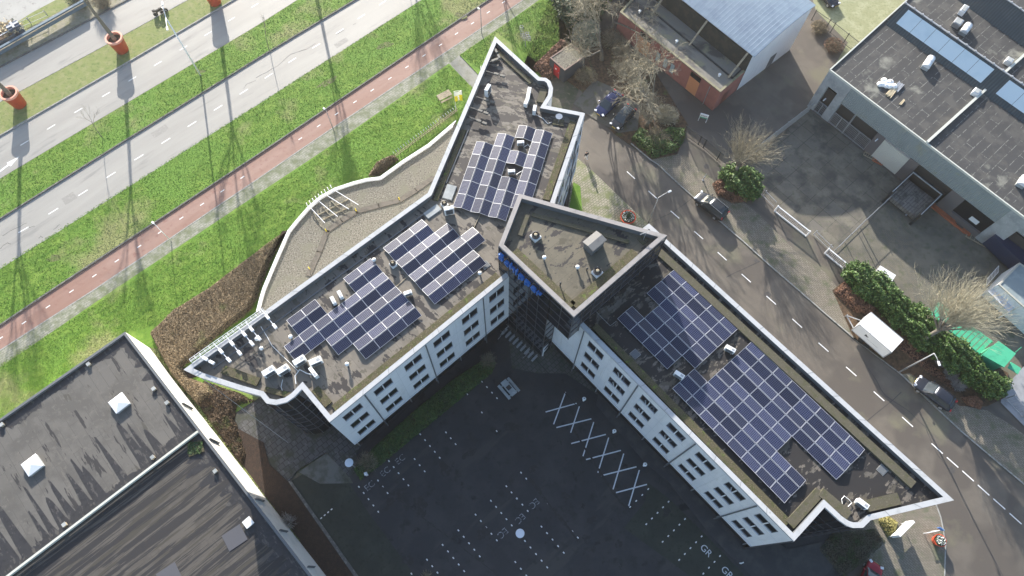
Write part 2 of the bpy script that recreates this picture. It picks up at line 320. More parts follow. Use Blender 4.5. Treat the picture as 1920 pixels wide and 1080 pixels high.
def leafcloud(name,mat_,pts,size,parent=None,flat=0.5,kind=None,stretch=1.0):
    """pts: (n,3) array; one small quad per point"""
    n=len(pts); o=worg(parent); pts=pts-np.array(o)[None,:]
    a=rng.normal(size=(n,3)); a[:,2]*=flat; a/=np.linalg.norm(a,axis=1)[:,None]+1e-9
    b=rng.normal(size=(n,3)); b[:,2]*=flat; b-=a*np.sum(a*b,axis=1)[:,None]; b/=np.linalg.norm(b,axis=1)[:,None]+1e-9
    s=(size*rng.uniform(0.6,1.3,size=n))[:,None]
    a=a*s*0.5*stretch; b=b*s*0.5
    v=np.stack([pts-a-b*0.3,pts+a*0.2-b,pts+a+b*0.2,pts-a*0.1+b],axis=1).reshape(-1,3)
    me=bpy.data.meshes.new(name); me.vertices.add(4*n); me.vertices.foreach_set('co',v.astype(np.float32).ravel())
    me.loops.add(4*n); me.loops.foreach_set('vertex_index',np.arange(4*n,dtype=np.int32))
    me.polygons.add(n); me.polygons.foreach_set('loop_start',np.arange(0,4*n,4,dtype=np.int32))
    me.update(calc_edges=True); me.materials.append(mat_)
    ob=bpy.data.objects.new(name,me); COL.objects.link(ob); ob.parent=parent
    if kind: ob['kind']=kind
    return ob
def inpoly(P,poly):
    x=P[:,0]; y=P[:,1]; ins=np.zeros(len(P),bool); n=len(poly)
    for i in range(n):
        x1,y1=poly[i]; x2,y2=poly[(i+1)%n]
        c=((y1>y)!=(y2>y))&(x<(x2-x1)*(y-y1)/((y2-y1) if y2!=y1 else 1e-9)+x1)
        ins^=c
    return ins
def polypts(poly,n):
    a=np.array(poly); lo=a.min(0); hi=a.max(0); out=[]; c=0
    while c<n:
        P=rng.uniform(lo,hi,size=(n*2,2)); P=P[inpoly(P,poly)]; out.append(P); c+=len(P)
    return np.concatenate(out)[:n]
def edgedist(P,poly):
    d=np.full(len(P),1e9); n=len(poly)
    for i in range(n):
        a=np.array(poly[i]); b=np.array(poly[(i+1)%n]); ab=b-a
        t=np.clip(((P-a)@ab)/(ab@ab+1e-9),0,1); q=a+t[:,None]*ab
        d=np.minimum(d,np.linalg.norm(P-q,axis=1))
    return d
def hedge(name,poly,h,mat_,core,n,size,label,cat,z0=0.0,lump=0.25,edge=0.5,group=None):
    c=np.mean(np.array(poly),axis=0)
    root=empty(name,(c[0],c[1],z0),label,cat,group)
    P=polypts(poly,n); d=edgedist(P,poly)
    prof=np.clip(d/edge,0,1)**0.5
    lumpv=lump*(np.sin(P[:,0]*1.9+np.cos(P[:,1]*1.3)*2)+np.sin(P[:,1]*2.3+P[:,0]*0.7)+0.6*np.sin(P[:,0]*5.1)*np.cos(P[:,1]*4.7))*0.5
    z=z0+(h*prof)*(1-0.35*rng.uniform(size=n)**2)+lumpv*prof
    leafcloud('leaves',mat_,np.column_stack([P,z]),size,root)
    m=MB(); m.prism(offset(poly,edge*0.7),z0,z0+h*0.62,0); m.build('woody_core',core,root)
    return root
# ================================================================ GROUND
def struct(name,mb,m,**k): return mb.build(name,m,kind='structure',**k)
struct('ground',MB().sheet([(-300,-250),(300,-250),(300,350),(-300,350)],-0.12),GROUND)
LB=[ # boundaries of the left-hand roads, far to near
 ('b',[(0,125),(120,62),(237,0)]),
 ('c',[(0,193),(180,96),(355,0)]),
 ('d',[(0,254),(220,128),(437,0)]),
 ('e',[(0,337),(117,267),(480,51),(560,0)]),
 ('f',[(0,410),(225,269),(480,111),(665,0)]),
 ('g',[(0,506),(370,270),(480,200),(792,0)]),
 ('h',[(0,609),(102,540),(480,292),(915,0)]),
 ('i',[(0,656),(180,540),(480,337),(575,272),(980,0)]),
 ('j',[(0,690),(220,540),(480,367),(625,271),(842,120),(862,104),(960,37),(1012,0)])]
LB={k:ext(GL(v),70) for k,v in LB}
def strip(a,b): return LB[a]+LB[b][::-1]
far=[(p[0]-45*0.6,p[1]+45*0.8) for p in LB['b']]
struct('far_yard',MB().sheet(LB['b']+far[::-1],-0.02),mat('far_asphalt',(0.3,0.3,0.285),[((0.36,0.36,0.345),0.3,0.4,0.65),((0.2,0.2,0.185),1.2,0.55,0.7)],rough=0.7))
# mown strip in front of the blue rail
sA=[(0,125),(120,62),(237,0)]; sB=[(0,88),(60,50),(150,0)]
struct('gravel_verge',MB().sheet(ext(GL(sA),30)+ext(GL(sB),30)[::-1],0.02),mat('dry_verge',(0.27,0.255,0.19),[((0.19,0.19,0.11),1.2,0.48,0.62),((0.36,0.34,0.28),3,0.55,0.7)],rough=0.9,bump=(14,0.8,0.05)))
sA2=[(0,88),(60,50),(150,0)]; sB2=[(0,62),(60,24),(105,0)]
struct('grass_verge_behind_rail',MB().sheet(ext(GL(sA2),30)+ext(GL(sB2),30)[::-1],0.03),VERGE)
struct('far_road',MB().sheet(strip('b','c'),0.0),ROAD)
struct('planter_verge',MB().prism(strip('c','d'),-0.1,0.11),VERGE)
struct('middle_road',MB().sheet(strip('d','e'),0.0),ROAD)
struct('middle_verge',MB().prism(strip('e','f'),-0.1,0.12),GRASS)
struct('near_road',MB().sheet(strip('f','g'),0.0),ROAD)
struct('wide_verge',MB().prism(strip('g','h'),-0.1,0.12),GRASS)
struct('cycle_path',MB().sheet(strip('h','i'),0.0),CYCLE)
# paved footpath with the branch towards the building
jn=LB['j']; k=4
side=[g2(905,0+130),g2(882,157),g2(893,172)]
struct('footpath',MB().sheet(LB['i']+jn[::-1],0.02),MOSSPAVE)
struct('side_path',MB().sheet([g2(842,120),g2(862,104),g2(912,150),g2(900,190)],0.03),mat('grey_path',(0.25,0.25,0.22),[((0.19,0.19,0.15),1,0.45,0.65)],rough=0.85))
jw=jn[:6]; je=jn[6:]
lawn1=jw+[g2(905,186),g2(935,330),g2(800,560),g2(560,700),g2(400,800),g2(480,960),g2(300,1080),(-120,-60),(-140,-20)]
struct('lawn',MB().prism(lawn1,-0.1,0.10),GRASS)
lawn2=je+[g2(1060,-80),g2(1046,0),g2(1052,95),g2(1015,150),g2(960,180),g2(925,170)]
struct('front_lawn',MB().prism(lawn2,-0.1,0.11),GRASS)
def kerb(name,pts,side,w,h,m,z0=-0.1):
    P=[Vector(p) for p in pts]; Q=[]
    for i,p in enumerate(P):
        d=(P[min(i+1,len(P)-1)]-P[max(i-1,0)]).normalized(); n=Vector((-d.y,d.x)); Q.append(p+n*side*w)
    poly=[tuple(p) for p in P]+[tuple(q) for q in Q[::-1]]
    struct(name,MB().prism(poly,z0,h),m)
kerb('verge_kerb',LB['d'],-1,0.16,0.13,KERB); kerb('verge_kerb',LB['c'],1,0.14,0.13,KERB)
kerb('verge_kerb',LB['e'],1,0.05,0.125,DKERB); kerb('verge_kerb',LB['f'],-1,0.16,0.14,DKERB)
kerb('verge_kerb',LB['g'],1,0.12,0.125,KERB); kerb('verge_kerb',LB['h'],-1,0.16,0.14,DKERB)
kerb('path_kerb',LB['i'],-1,0.14,0.035,KERB); kerb('far_kerb',LB['b'],-1,0.2,0.13,DKERB)
# painted dashes
def dashes(mb,pix,L,w,z,m=0):
    W=[g(x,y).xy for x,y in pix]
    for i,p in enumerate(W):
        d=(W[min(i+1,len(W)-1)]-W[max(i-1,0)]).normalized()
        mb.box((p.x,p.y,z),(L,w,0.003),math.atan2(d.y,d.x),m)
mk=MB()
r2=[(46,268),(96,238),(147,207),(199,177),(248,148),(296,119),(344,90),(390,63),(434,36),(478,10),(522,-16),(566,-42)]
dashes(mk,r2,1.15,0.13,0.004)
r3=[(-12,460),(44,431),(100,396),(155.5,361.5),(208,328),(260.5,295),(311,264),(360,232.5),(409,202),(457,172),(504,142),(548,113),(593,86),(637,58.5),(677.5,31),(717.5,5),(757,-21)]
dashes(mk,r3,1.3,0.14,0.004)
cy=[(1,634),(45,605),(90,575),(134,546),(177,517),(219,489),(261,462),(300,435.5),(340,409),(379,383),(417,358),(454.5,332.5),(563,260),(597.5,236),(631,213.5),(665.5,191),(698,169),(731,147),(763,125.5),(795,104),(826,84),(856,63),(886,43.5),(915.5,23),(944,4)]
dashes(mk,cy,0.55,0.12,0.004)
# turn arrow at the left edge
a=g(-14,332).xy; d=(g(12,312).xy-a).normalized(); n=Vector((-d.y,d.x))
def aw(u,v): q=a+d*u+n*v; return (q.x,q.y)
mk.prism([aw(0,-0.12),aw(0,0.12),aw(2.4,0.12),aw(2.4,0.42),aw(4.0,0),aw(2.4,-0.42),aw(2.4,-0.12)],0.004,0.007)
st=[(1183,328.5),(1223.5,365),(1265.5,402.5),(1310,441),(1354,480.5),(1399,521.5),(1446,563),(1494.5,606),(1544,651),(1596,696.5),(1648,743),(1701.5,791),(1757,841),(1786,867),(1815,892.5),(1844,919),(1873.5,945),(1904,972.5),(1935,1000)]
dashes(mk,st,1.45,0.12,0.012)
struct('road_markings',mk,PAINT)
# cracks of the near road
ck=MB()
def crack(pts,w=0.05,z=0.004):
    W=[g(x,y).xy for x,y in pts]
    for i in range(len(W)-1):
        a,b=W[i],W[i+1]; N=4; pr=a
        for j in range(1,N+1):
            q=a.lerp(b,j/N)+Vector((random.uniform(-.06,.06),random.uniform(-.06,.06))) if j<N else b
            dd=(q-pr); 
            if dd.length>1e-4: ck.box(((pr.x+q.x)/2,(pr.y+q.y)/2,z),(dd.length,w*random.uniform(.6,1.3),0.002),math.atan2(dd.y,dd.x))
            pr=q
for c in [[(5,442),(25,430),(50,418)],[(0,466),(8,459),(14,455),(20,458)],[(100,430),(112,421)],[(53,427),(65,424)],[(73,447),(77,442),(80,446)],
  [(480,146),(520,124),(545,102),(575,92),(592,81)],[(630,65),(645,56)],[(662,46),(668,43)],[(456,166),(462,158),(480,151)]]: crack(c)
struct('road_cracks',ck,mat('crack',(0.07,0.07,0.068),rough=0.9))
# ---------------------------------------------------------------- east side surfaces
east=[g2(1062,232),g2(1110,100),g2(1120,-120),(230,330),(300,-60),(120,-80),(40,-80),g2(1640,1300),g2(1560,980),g2(1250,460),g2(1060,390)]
struct('street',MB().sheet(east,0.004),STREET)
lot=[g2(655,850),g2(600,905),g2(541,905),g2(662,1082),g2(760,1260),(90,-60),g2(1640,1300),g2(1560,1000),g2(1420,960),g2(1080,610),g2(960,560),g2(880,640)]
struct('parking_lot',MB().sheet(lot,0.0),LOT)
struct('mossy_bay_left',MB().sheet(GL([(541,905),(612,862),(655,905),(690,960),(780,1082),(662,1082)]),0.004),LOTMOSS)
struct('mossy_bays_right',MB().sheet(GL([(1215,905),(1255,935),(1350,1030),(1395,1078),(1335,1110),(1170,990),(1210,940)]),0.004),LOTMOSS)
# paving round the west wing's foot
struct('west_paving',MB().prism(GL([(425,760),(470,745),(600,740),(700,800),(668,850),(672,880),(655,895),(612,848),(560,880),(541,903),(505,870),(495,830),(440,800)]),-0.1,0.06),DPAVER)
struct('mossy_patch',MB().sheet(GL([(612,850),(655,893),(662,906),(600,907),(560,885)]),0.007),mat('grey_setts',(0.14,0.14,0.13),[((0.06,0.065,0.045),0.5,0.45,0.6)],rough=0.9))
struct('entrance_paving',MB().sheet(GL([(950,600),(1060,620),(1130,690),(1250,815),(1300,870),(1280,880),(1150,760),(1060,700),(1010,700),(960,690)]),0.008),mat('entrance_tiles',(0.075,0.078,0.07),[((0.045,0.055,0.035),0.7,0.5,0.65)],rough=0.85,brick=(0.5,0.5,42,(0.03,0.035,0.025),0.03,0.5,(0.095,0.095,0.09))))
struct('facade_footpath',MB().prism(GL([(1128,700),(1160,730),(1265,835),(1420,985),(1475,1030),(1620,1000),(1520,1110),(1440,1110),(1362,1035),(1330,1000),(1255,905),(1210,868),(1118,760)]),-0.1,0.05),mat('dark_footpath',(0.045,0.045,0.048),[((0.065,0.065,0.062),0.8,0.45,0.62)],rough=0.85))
struct('lot_kerb',MB().prism(GL([(541,903),(546,901),(672,1080),(668,1086)]),-0.1,0.12),DKERB)
struct('grass_under_wall',MB().sheet(GL([(283,652),(300,655),(395,790),(480,905),(575,1050),(640,1150),(560,1150),(380,815)]),0.128),mat('wild_grass',(0.17,0.2,0.07),[((0.09,0.12,0.03),3,0.48,0.62),((0.3,0.29,0.2),7,0.57,0.68)],rough=0.9,bump=(14,1,.1)))
struct('leaf_bed',MB().sheet(GL([(280,650),(345,690),(420,690),(330,720),(420,735),(440,800),(495,830),(505,870),(541,903),(668,1086),(700,1150),(600,1200),(560,1085),(400,840),(300,690)]),0.125),DBED)
struct('east_paving',MB().prism(GL([(1064,395),(1078,300),(1083,297),(1115,325),(1208,414),(1238,440),(1200,460),(1090,430)]),-0.1,0.07),MOSSPAVER)
struct('corner_lawn',MB().prism(GL([(1066,400),(1075,342),(1088,350),(1092,405)]),-0.1,0.09),GRASS)
SW=[(1182,270),(1220,302),(1232,309),(1270,345),(1295,367),(1340,408),(1395,456),(1440,497),(1490,540),(1545,588),(1600,635),(1685,700),(1740,752),(1800,809),(1860,860),(1920,910),(1980,965)]
SE=[(1250,262),(1282,300),(1300,310),(1350,345),(1420,400),(1445,425),(1500,480),(1545,510),(1575,545),(1600,590),(1660,640),(1760,690),(1800,760),(1850,770),(1900,800),(1960,850),(2000,880)]
struct('east_pavement',MB().prism(GL(SW)+GL(SE)[::-1],-0.1,0.09),PAVER)
kerb('street_kerb',GL(SW),1,0.15,0.11,KERB)
struct('corner_pavement',MB().prism(GL([(1560,985),(1640,975),(1754,948),(1762,970),(1766,990),(1771,1022),(1770,1050),(1769,1080),(1768,1120),(1660,1130),(1640,1080),(1600,1000)]),-0.1,0.08),PAVER)
kerb('corner_kerb',GL([(1740,935),(1754,948),(1762,970),(1766,990),(1771,1022),(1770,1050),(1769,1080),(1768,1130)]),1,0.13,0.1,KERB)
struct('yard_slabs',MB().sheet(GL([(1420,300),(1515,205),(1548,230),(1700,350),(1560,475),(1450,380),(1380,330)]),0.012),SLAB)
struct('yard_paving',MB().sheet(GL([(1700,350),(1780,380),(1960,520),(2000,620),(1900,680),(1860,690),(1720,600),(1600,520),(1560,475)]),0.010),YARD)
struct('olive_yard',MB().sheet(GL([(1500,-80),(1530,20),(1590,80),(1560,131),(1700,0),(1760,-100)]),0.010),OLIVE)
struct('side_yard',MB().sheet(GL([(1880,730),(1925,680),(2010,760),(1990,900),(1925,805),(1875,755)]),0.10),mat('grey_tiles',(0.3,0.31,0.33),[((0.22,0.23,0.24),1,0.45,0.65)],rough=0.8))
struct('planting_bed',MB().prism(GL([(1182,272),(1150,250),(1120,215),(1090,170),(1062,150),(1080,60),(1160,70),(1225,130),(1290,235),(1270,290),(1222,300)]),-0.1,0.10),LITTER)
struct('car_bay',MB().sheet(GL([(1075,195),(1115,150),(1150,165),(1200,200),(1195,245),(1160,250),(1100,215)]),0.105),mat('bay_paving',(0.12,0.115,0.1),[((0.08,0.085,0.05),1,0.5,0.65)],rough=0.85))
struct('hedge_bed',MB().prism(GL([(1560,545),(1592,520),(1700,600),(1890,700),(1885,745),(1850,762),(1800,762),(1705,700),(1690,702),(1600,635)]),-0.1,0.11),LITTER)
# parking bay studs and paint, each row of blocks
pm=MB()
def studs(a,b,n,z=0.008):
    A=g(*a).xy; B=g(*b).xy; d=(B-A).normalized(); ang=math.atan2(d.y,d.x)
    for i in range(n):
        p=A.lerp(B,i/(n-1)); pm.box((p.x,p.y,z),(0.2,0.12,0.003),ang)
Z2=lambda x,y,ox,oy:(ox+x/4,oy+y/4)
for a,b,n in [((772,411),(917,598),5),((915,364),(1023,505),4),((997,218),(1143,400),5),((1190,203),(1265,295),3),((1232,17),(1378,193),5),((1425,3),(1497,91),3),
   ((1647,620),(1806,812),5),((1518,738),(1678,932),5),((1400,847),(1561,1043),5),((1762,516),(1918,700),5),((1878,407),(1955,500),3),((1283,958),(1361,1055),3),((1166,1063),(1200,1105),2)]:
    studs(Z2(*a,480,810),Z2(*b,480,810),n)
for a,b,n in [((1695,703),(1732,743),2),((1585,797),(1805,1073),3),((1770,785),(1807,826),2)]:
    studs(Z2(*a,480,540),Z2(*b,480,540),n)
for a,b,n in [((68,305),(107,350),2),((38,498),(118,592),3),((228,487),(228+42,487+50),2),((330,602),(371,652),2),((453,745),(494,792),2),((221,710),(388,905),5),((97,817),(264,1015),5),((25,975),(108,1077),3),
   ((1022,428),(886,562),4),((1174,523),(1007,691),5),((1297,653),(1130,823),5),((1422,783),(1254,959),5),((1560,930),(1435,1062),4)]:
    studs(Z2(*a,960,810),Z2(*b,960,810),n)
studs(Z2(463,668,480,810),Z2(567,580,480,810),5)
struct('bay_studs',pm,PAINT)
xm=MB()
def line(a,b,w=0.13,z=0.006):
    A=g(*a).xy; B=g(*b).xy; xm.box(((A.x+B.x)/2,(A.y+B.y)/2,z),((B-A).length,w,0.003),math.atan2((B-A).y,(B-A).x))
XL=[((402,780),(312,1022),(252,930),(485,865),540),((505,888),(440,1085),(333,1047),(595,981),540),((613,1005),(532,1262),(443,1167),(704,1098),540),((725,1122),(644,1385),(555,1287),(817,1218),540),((838,1242),(758,1510),(668,1408),(933,1341),540),((955,1365),(875,1635),(780,1535),(1012,1473),540)]
for a,b,c,d,oy in XL:
    line(Z2(*a,960,oy),Z2(*b,960,oy),z=0.006); line(Z2(*c,960,oy),Z2(*d,960,oy),z=0.0105)
struct('crossed_bay_lines',xm,mat('bay_paint',(0.6,0.62,0.64),[((0.4,0.41,0.42),6,0.55,0.7)],rough=0.7))
def blobs(name,items,z,m,seed=3):
    rnd=random.Random(seed); mb=MB()
    for (x,y,rx,ry,a) in items:
        c=g(x,y); pts=[]
        ph=[rnd.uniform(0,6.28) for _ in range(4)]
        for k in range(22):
            t=6.2832*k/22; q=1+.22*math.sin(2*t+ph[0])+.15*math.sin(3*t+ph[1])+.1*math.sin(5*t+ph[2]); u=rx*q*math.cos(t); v=ry*q*math.sin(t); al=R_(a)
            pts.append((c.x+u*math.cos(al)-v*math.sin(al),c.y+u*math.sin(al)+v*math.cos(al)))
        mb.sheet(pts,z)
    struct(name,mb,m)
STAIN=mat('oil_stain',(0.014,0.013,0.013),[((0.026,0.026,0.028),2.5,.5,.62)],rough=.6)
blobs('parking_stains',[(742,930,1.1,.6,40),(790,950,.7,.9,0),(720,955,.4,.3,10),(905,1000,.8,.5,30),(835,880,.9,.5,-40),(1100,1010,.5,.35,0),(1110,975,.6,.4,20),(1160,1020,.5,.3,60),(880,850,.8,.4,40),(1000,880,.5,.4,0),(1250,960,.5,.35,30),(960,800,.9,.5,10),(765,1050,.6,.5,40),(1060,930,.6,.3,-40)],0.0125,STAIN)
pj=MB()
for a,b,w in [((990,895),(1085,1015),.32),((1075,805),(1150,925),.22),((1150,925),(1180,960),.2),((1150,745),(1280,880),.2),((655,870),(880,650),.15),((940,600),(1080,760),.14),((700,900),(930,1075),.1)]:
    A=g(*a).xy;B=g(*b).xy; n=8
    for i in range(n):
        p=A.lerp(B,(i+.5)/n); d=(B-A); pj.box((p.x+random.uniform(-.04,.04),p.y,0.0135),(d.length/n*1.02,w*random.uniform(.5,1.2),.0015),math.atan2(d.y,d.x)+random.uniform(-.01,.01))
struct('damp_gutters',pj,STAIN)
cr=MB(); ck_old=ck; ck=cr
for c in [[(1628,690),(1660,742),(1700,768),(1735,800),(1757,852),(1783,885),(1800,925),(1835,995),(1882,1082)],[(1190,430),(1262,398),(1300,370)],[(1625,790),(1690,735)],[(1362,520),(1425,490)],[(1110,330),(1210,420)]]: crack(c,.07,.0075)
ck=ck_old; struct('street_seams',cr,mat('tar_seam',(0.045,0.042,0.042),rough=.7))
mh=MB()
for x,y,z in [(1785,881,.006),(1440,552,.006),(1325,312,.006)]:
    c=g(x,y); mh.lathe((c.x,c.y,z),[(.36,0),(.35,.006)],18)
for x,y in [(1813,817),(1420,487),(1600,634),(1232,309)]:
    c=g(x-2,y+2); mh.box((c.x,c.y,.006),(.5,.4,.008),R_(-46))
struct('drain_covers',mh,mat('cast_iron',(0.06,0.055,0.052),[((0.1,0.09,0.08),12,.5,.6)],rough=.6))
pt=MB()
for x,y,w,h in [(300,246,2.2,1.0),(560,60,3.2,.9),(130,372,1.6,1.2),(640,80,2,.8)]:
    c=g(x,y); pt.box((c.x,c.y,.001),(w,h,.0025),R_(RD))
struct('road_repairs',pt,mat('repair_asphalt',(0.245,0.238,0.22),[((0.3,0.29,0.27),3,.5,.65)],rough=.7))
blobs('bare_patches',[(722,86,1.0,.6,20),(615,155,1.6,.4,40),(375,135,.6,.4,0),(103,485,.9,.4,0),(865,30,1.0,.5,0)],0.1215,mat('bare_soil_grass',(0.12,0.14,0.045),[((0.17,0.15,0.09),3,.5,.6)],rough=.9))
def text3(name,txt,loc,rz,size,m,z,parent=None,ext_=0.002,rot=None,kind=None,worn=False):
    cu=bpy.data.curves.new(name,'FONT'); cu.body=txt; cu.size=size; cu.extrude=ext_; cu.align_x='CENTER'; cu.align_y='CENTER'
    ob=bpy.data.objects.new(name,cu); COL.objects.link(ob)
    dg=bpy.context.evaluated_depsgraph_get(); me=bpy.data.meshes.new_from_object(ob.evaluated_get(dg))
    bpy.data.objects.remove(ob); bpy.data.curves.remove(cu)
    me.materials.clear(); me.materials.append(m)
    ob=bpy.data.objects.new(name,me); COL.objects.link(ob)
    ob.location=(loc[0],loc[1],z) if parent is None else tuple(Vector((loc[0],loc[1],z))-worg(parent))
    ob.rotation_euler=rot if rot else (0,0,rz); ob.parent=parent
    if kind: ob['kind']=kind
    return ob
def gtext(t,px,py,ox,oy,ang,size,m=OLDPAINT):
    p=g(ox+px/4,oy+py/4); text3('bay_lettering',t,(p.x,p.y),R_(ang),size,m,0.012,kind='structure')
A1=42
for t,x,y in [('EC',853,405),('EC',970,300),('EC',1083,207)]: gtext(t,x,y,480,810,A1,0.95)
gtext('EC',1850,757,480,810,A1+180,0.95)
for t,x,y in [('EC',60,648),('EC',165,535)]: gtext(t,x,y,960,810,A1+180,0.95)
gtext('GR',1455,890,960,810,-48,0.95,bpy.data.materials['bay_paint']); gtext('GR',1612,1055,960,810,-48,0.95,bpy.data.materials['bay_paint'])
# ================================================================ OFFICE BUILDING
ZP,ZR,ZB=13.8,13.2,2.5
base=g(1000,620,0)
off=empty('office_building',(base.x,base.y,0),'white three-winged office block with flat roofs and dark glass tower','building')
px1=[(344,693),(802,362),(928,68),(1012,145),(1024,146),(1032,152),(1037,165),(1035,180),(1024,198),(1097,212),(1040,380)]
px2=[(617.8,791.9),(566,729.6),(552,744),(537.5,754),(517.5,759),(499,756),(488,742),(451,732),(377,708)]
faceA=Face((617.8,791.9),(920,545),ZP)
polyW=GL(px1,ZP)+[(4.6,34.0),(2.2,29.6),tuple(faceA.pt(21.75,0).xy)]+GL(px2,ZP)
nA=len(px1); iE=nA+3   # index of corner 617
pxC=[(1217,419),(1789,938),(1632.6,975.5),(1618.5,989.6),(1600,990),(1588,986),(1573,975.5),(1546.7,951),(1489,1015)]
faceC=Face((1489,1015),(1197.5,721),ZP); faceA=Face((617.8,791.9),(920,545),ZP)
cEnd=faceC.pt(29.0,0).xy
polyC=GL(pxC,ZP)+[tuple(cEnd),(8.4,27.6),g2(1207,426,ZP)]
def wing(poly,roofm,glasssegs,skipwall=()):
    n=len(poly)
    inner=offset(poly,0.46)
    r=MB().sheet(inner,ZR); r.build('roof_surface',roofm,off)
    cp=MB()
    for i in range(n):
        a,b,c,d=poly[i],poly[(i+1)%n],inner[(i+1)%n],inner[i]
        cp.quad((a[0],a[1],ZP),(b[0],b[1],ZP),(c[0],c[1],ZP),(d[0],d[1],ZP),0)
        cp.quad((d[0],d[1],ZP),(c[0],c[1],ZP),(c[0],c[1],ZR),(d[0],d[1],ZR),1)
        cp.quad((a[0],a[1],ZP-0.28),(b[0],b[1],ZP-0.28),(b[0],b[1],ZP),(a[0],a[1],ZP),0)
        # joints across the coping
        A=Vector(a);B=Vector(b);C_=Vector(c);D=Vector(d);L=(B-A).length
        k=3.0
        while k<L-1.5:
            t=k/L; p=A.lerp(B,t); q=D.lerp(C_,(t))
            cp.box(((p.x+q.x)/2,(p.y+q.y)/2,ZP),((p-q).length*0.98,0.03,0.006),math.atan2((q-p).y,(q-p).x),2); k+=3.0
    cp.build('coping',[COPE,JOINT,JOINT],off)
    w=MB(); gl=MB(); bs=MB()
    for i in range(n):
        if i in skipwall: continue
        a,b=poly[i],poly[(i+1)%n]
        if i in glasssegs:
            gl.quad((a[0],a[1],0),(b[0],b[1],0),(b[0],b[1],ZP-0.28),(a[0],a[1],ZP-0.28))
            A=Vector((a[0],a[1],0));B=Vector((b[0],b[1],0)); L=(B-A).length; nn=max(1,round(L/1.4)); 
            nrm=Vector(((B-A).y,-(B-A).x,0)).normalized()*0.03
            for s_ in (nrm,-nrm):
                for k in range(nn+1):
                    p=A.lerp(B,k/nn)+s_; gl.beam(p,p+Vector((0,0,ZP-0.3)),0.06,0.06,1)
                for z in (2.6,4.3,6.0,7.7,9.4,11.1): gl.beam(A+s_+Vector((0,0,z)),B+s_+Vector((0,0,z)),0.05,0.05,1)
        else:
            w.quad((a[0],a[1],ZB),(b[0],b[1],ZB),(b[0],b[1],ZP-0.28),(a[0],a[1],ZP-0.28))
    w.build('white_wall',WHITE,off); gl.build('glass_facade',[GLASS,MULL],off)
    ib=offset(poly,0.35)
    for i in range(n):
        if i in glasssegs or i in skipwall: continue
        a,b,c,d=ib[i],ib[(i+1)%n],poly[(i+1)%n],poly[i]
        bs.quad((a[0],a[1],0),(b[0],b[1],0),(b[0],b[1],ZB+.02),(a[0],a[1],ZB+.02),0)
        bs.quad((a[0],a[1],ZB+.001),(b[0],b[1],ZB+.001),(c[0],c[1],ZB+.001),(d[0],d[1],ZB+.001),0)
    bs.build('dark_plinth',DARK,off)
iC=iE  # west wing corner index
wing(polyW,ROOF_A,set(range(iE+1,iE+6)),skipwall=(nA-1,nA,nA+1,0,iE+6,iE+7,iE+8))
_a=Vector(polyW[0]);_b=Vector(polyW[1]);_s=_a.lerp(_b,0.36);_k=Vector(polyW[iE+6])
_q=_a.lerp(_b,0.07); m=MB(); m.quad((_q.x,_q.y,0),(_b.x,_b.y,0),(_b.x,_b.y,ZP-.28),(_q.x,_q.y,ZP-.28)); m.build('white_wall',WHITE,off)
m=MB(); m.quad((_k.x,_k.y,0),(_s.x,_s.y,0),(_s.x,_s.y,ZR-.07),(_k.x,_k.y,ZR-.07)); m.build('glass_facade',GLASS,off)
m=MB(); m.sheet([tuple(_s),polyW[0],polyW[iE+8],polyW[iE+7],tuple(_k)],ZR-.06); m.build('canopy_soffit',DARK,off)
m=MB()
for q,w in ((polyW[iE+6],polyW[iE+7]),(polyW[iE+7],polyW[iE+8]),(polyW[iE+8],polyW[0]),(polyW[0],tuple(_q))): m.quad((*q,ZR-.06),(*w,ZR-.06),(*w,ZP-.28),(*q,ZP-.28))
m.build('canopy_fascia',COPE,off)
m=MB()
for q,w in (((377,708),(540,830)),((430,724),(600,790))):
    m.tube([g(*q,ZP-.3),g(*w,3.0)],.025,5)
m.build('stay_cable',STEEL,off)

wing(polyC,ROOF_C,set(range(1,8))-{1},skipwall=(9,10))
# roof of the north wing laid as its own sheet a little higher (different felt)
dn=offset(GL([(802,362),(928,68),(1012,145),(1024,146),(1032,152),(1037,165),(1035,180),(1024,198),(1097,212),(1040,380)],ZP)+[(4.6,34.0),(1.0,33.5),g2(880,400,ZR)],0.50)
MB().sheet(dn,ZR+0.006).build('north_roof_surface',ROOF_D,off)
# raised mossy gravel strips along the parapets
def gstrip(a,b,d0,d1,z,m,face_z=ZP,t0=0.0,t1=0.0,name='gravel_strip'):
    A=g(*a,face_z).xy;B=g(*b,face_z).xy;u=(B-A).normalized();n=Vector((-u.y,u.x))
    A=A+u*t0;B=B-u*t1
    q=[A+n*d0,B+n*d0,B+n*d1,A+n*d1]
    MB().prism([tuple(v) for v in q],ZR,z).build(name,m,off)
gstrip((617.8,791.9),(948,522),0.55,1.25,ZR+.22,MOSSG,t0=1.0,t1=0.2)
gstrip((617.8,791.9),(566,729.6),-1.3,-0.52,ZR+.2,MOSSG,t0=1.5,t1=0.6)
gstrip((1789,938),(1217,419),0.95,1.75,ZR+.25,TILEG,t0=3.0,t1=1.5)
gstrip((1632,975.5),(1789,938),0.65,1.65,ZR+.27,TILEG,t0=0.3,t1=4.4)
gstrip((1489,1015),(1096,612),-1.25,-0.55,ZR+.24,MOSSG,t0=1.2,t1=0.5)
gstrip((1489,1015),(1546.7,951),0.6,1.45,ZR+.27,TILEG,t0=0.9,t1=-0.9)
gstrip((1546.7,951),(1588,986),0.55,1.4,ZR+.31,TILEG,t0=-0.9,t1=0.2)
gstrip((344,693),(451,732),0.9,1.7,ZR+.25,MOSSG,t0=3.2,t1=-1.0)
gstrip((488,742),(537,754),0.5,1.0,ZR+.21,MOSSG,t0=0,t1=0)
gstrip((928,68),(1012,145),-1.2,-0.75,ZR+.2,TILEG,t0=1.5,t1=0.3)
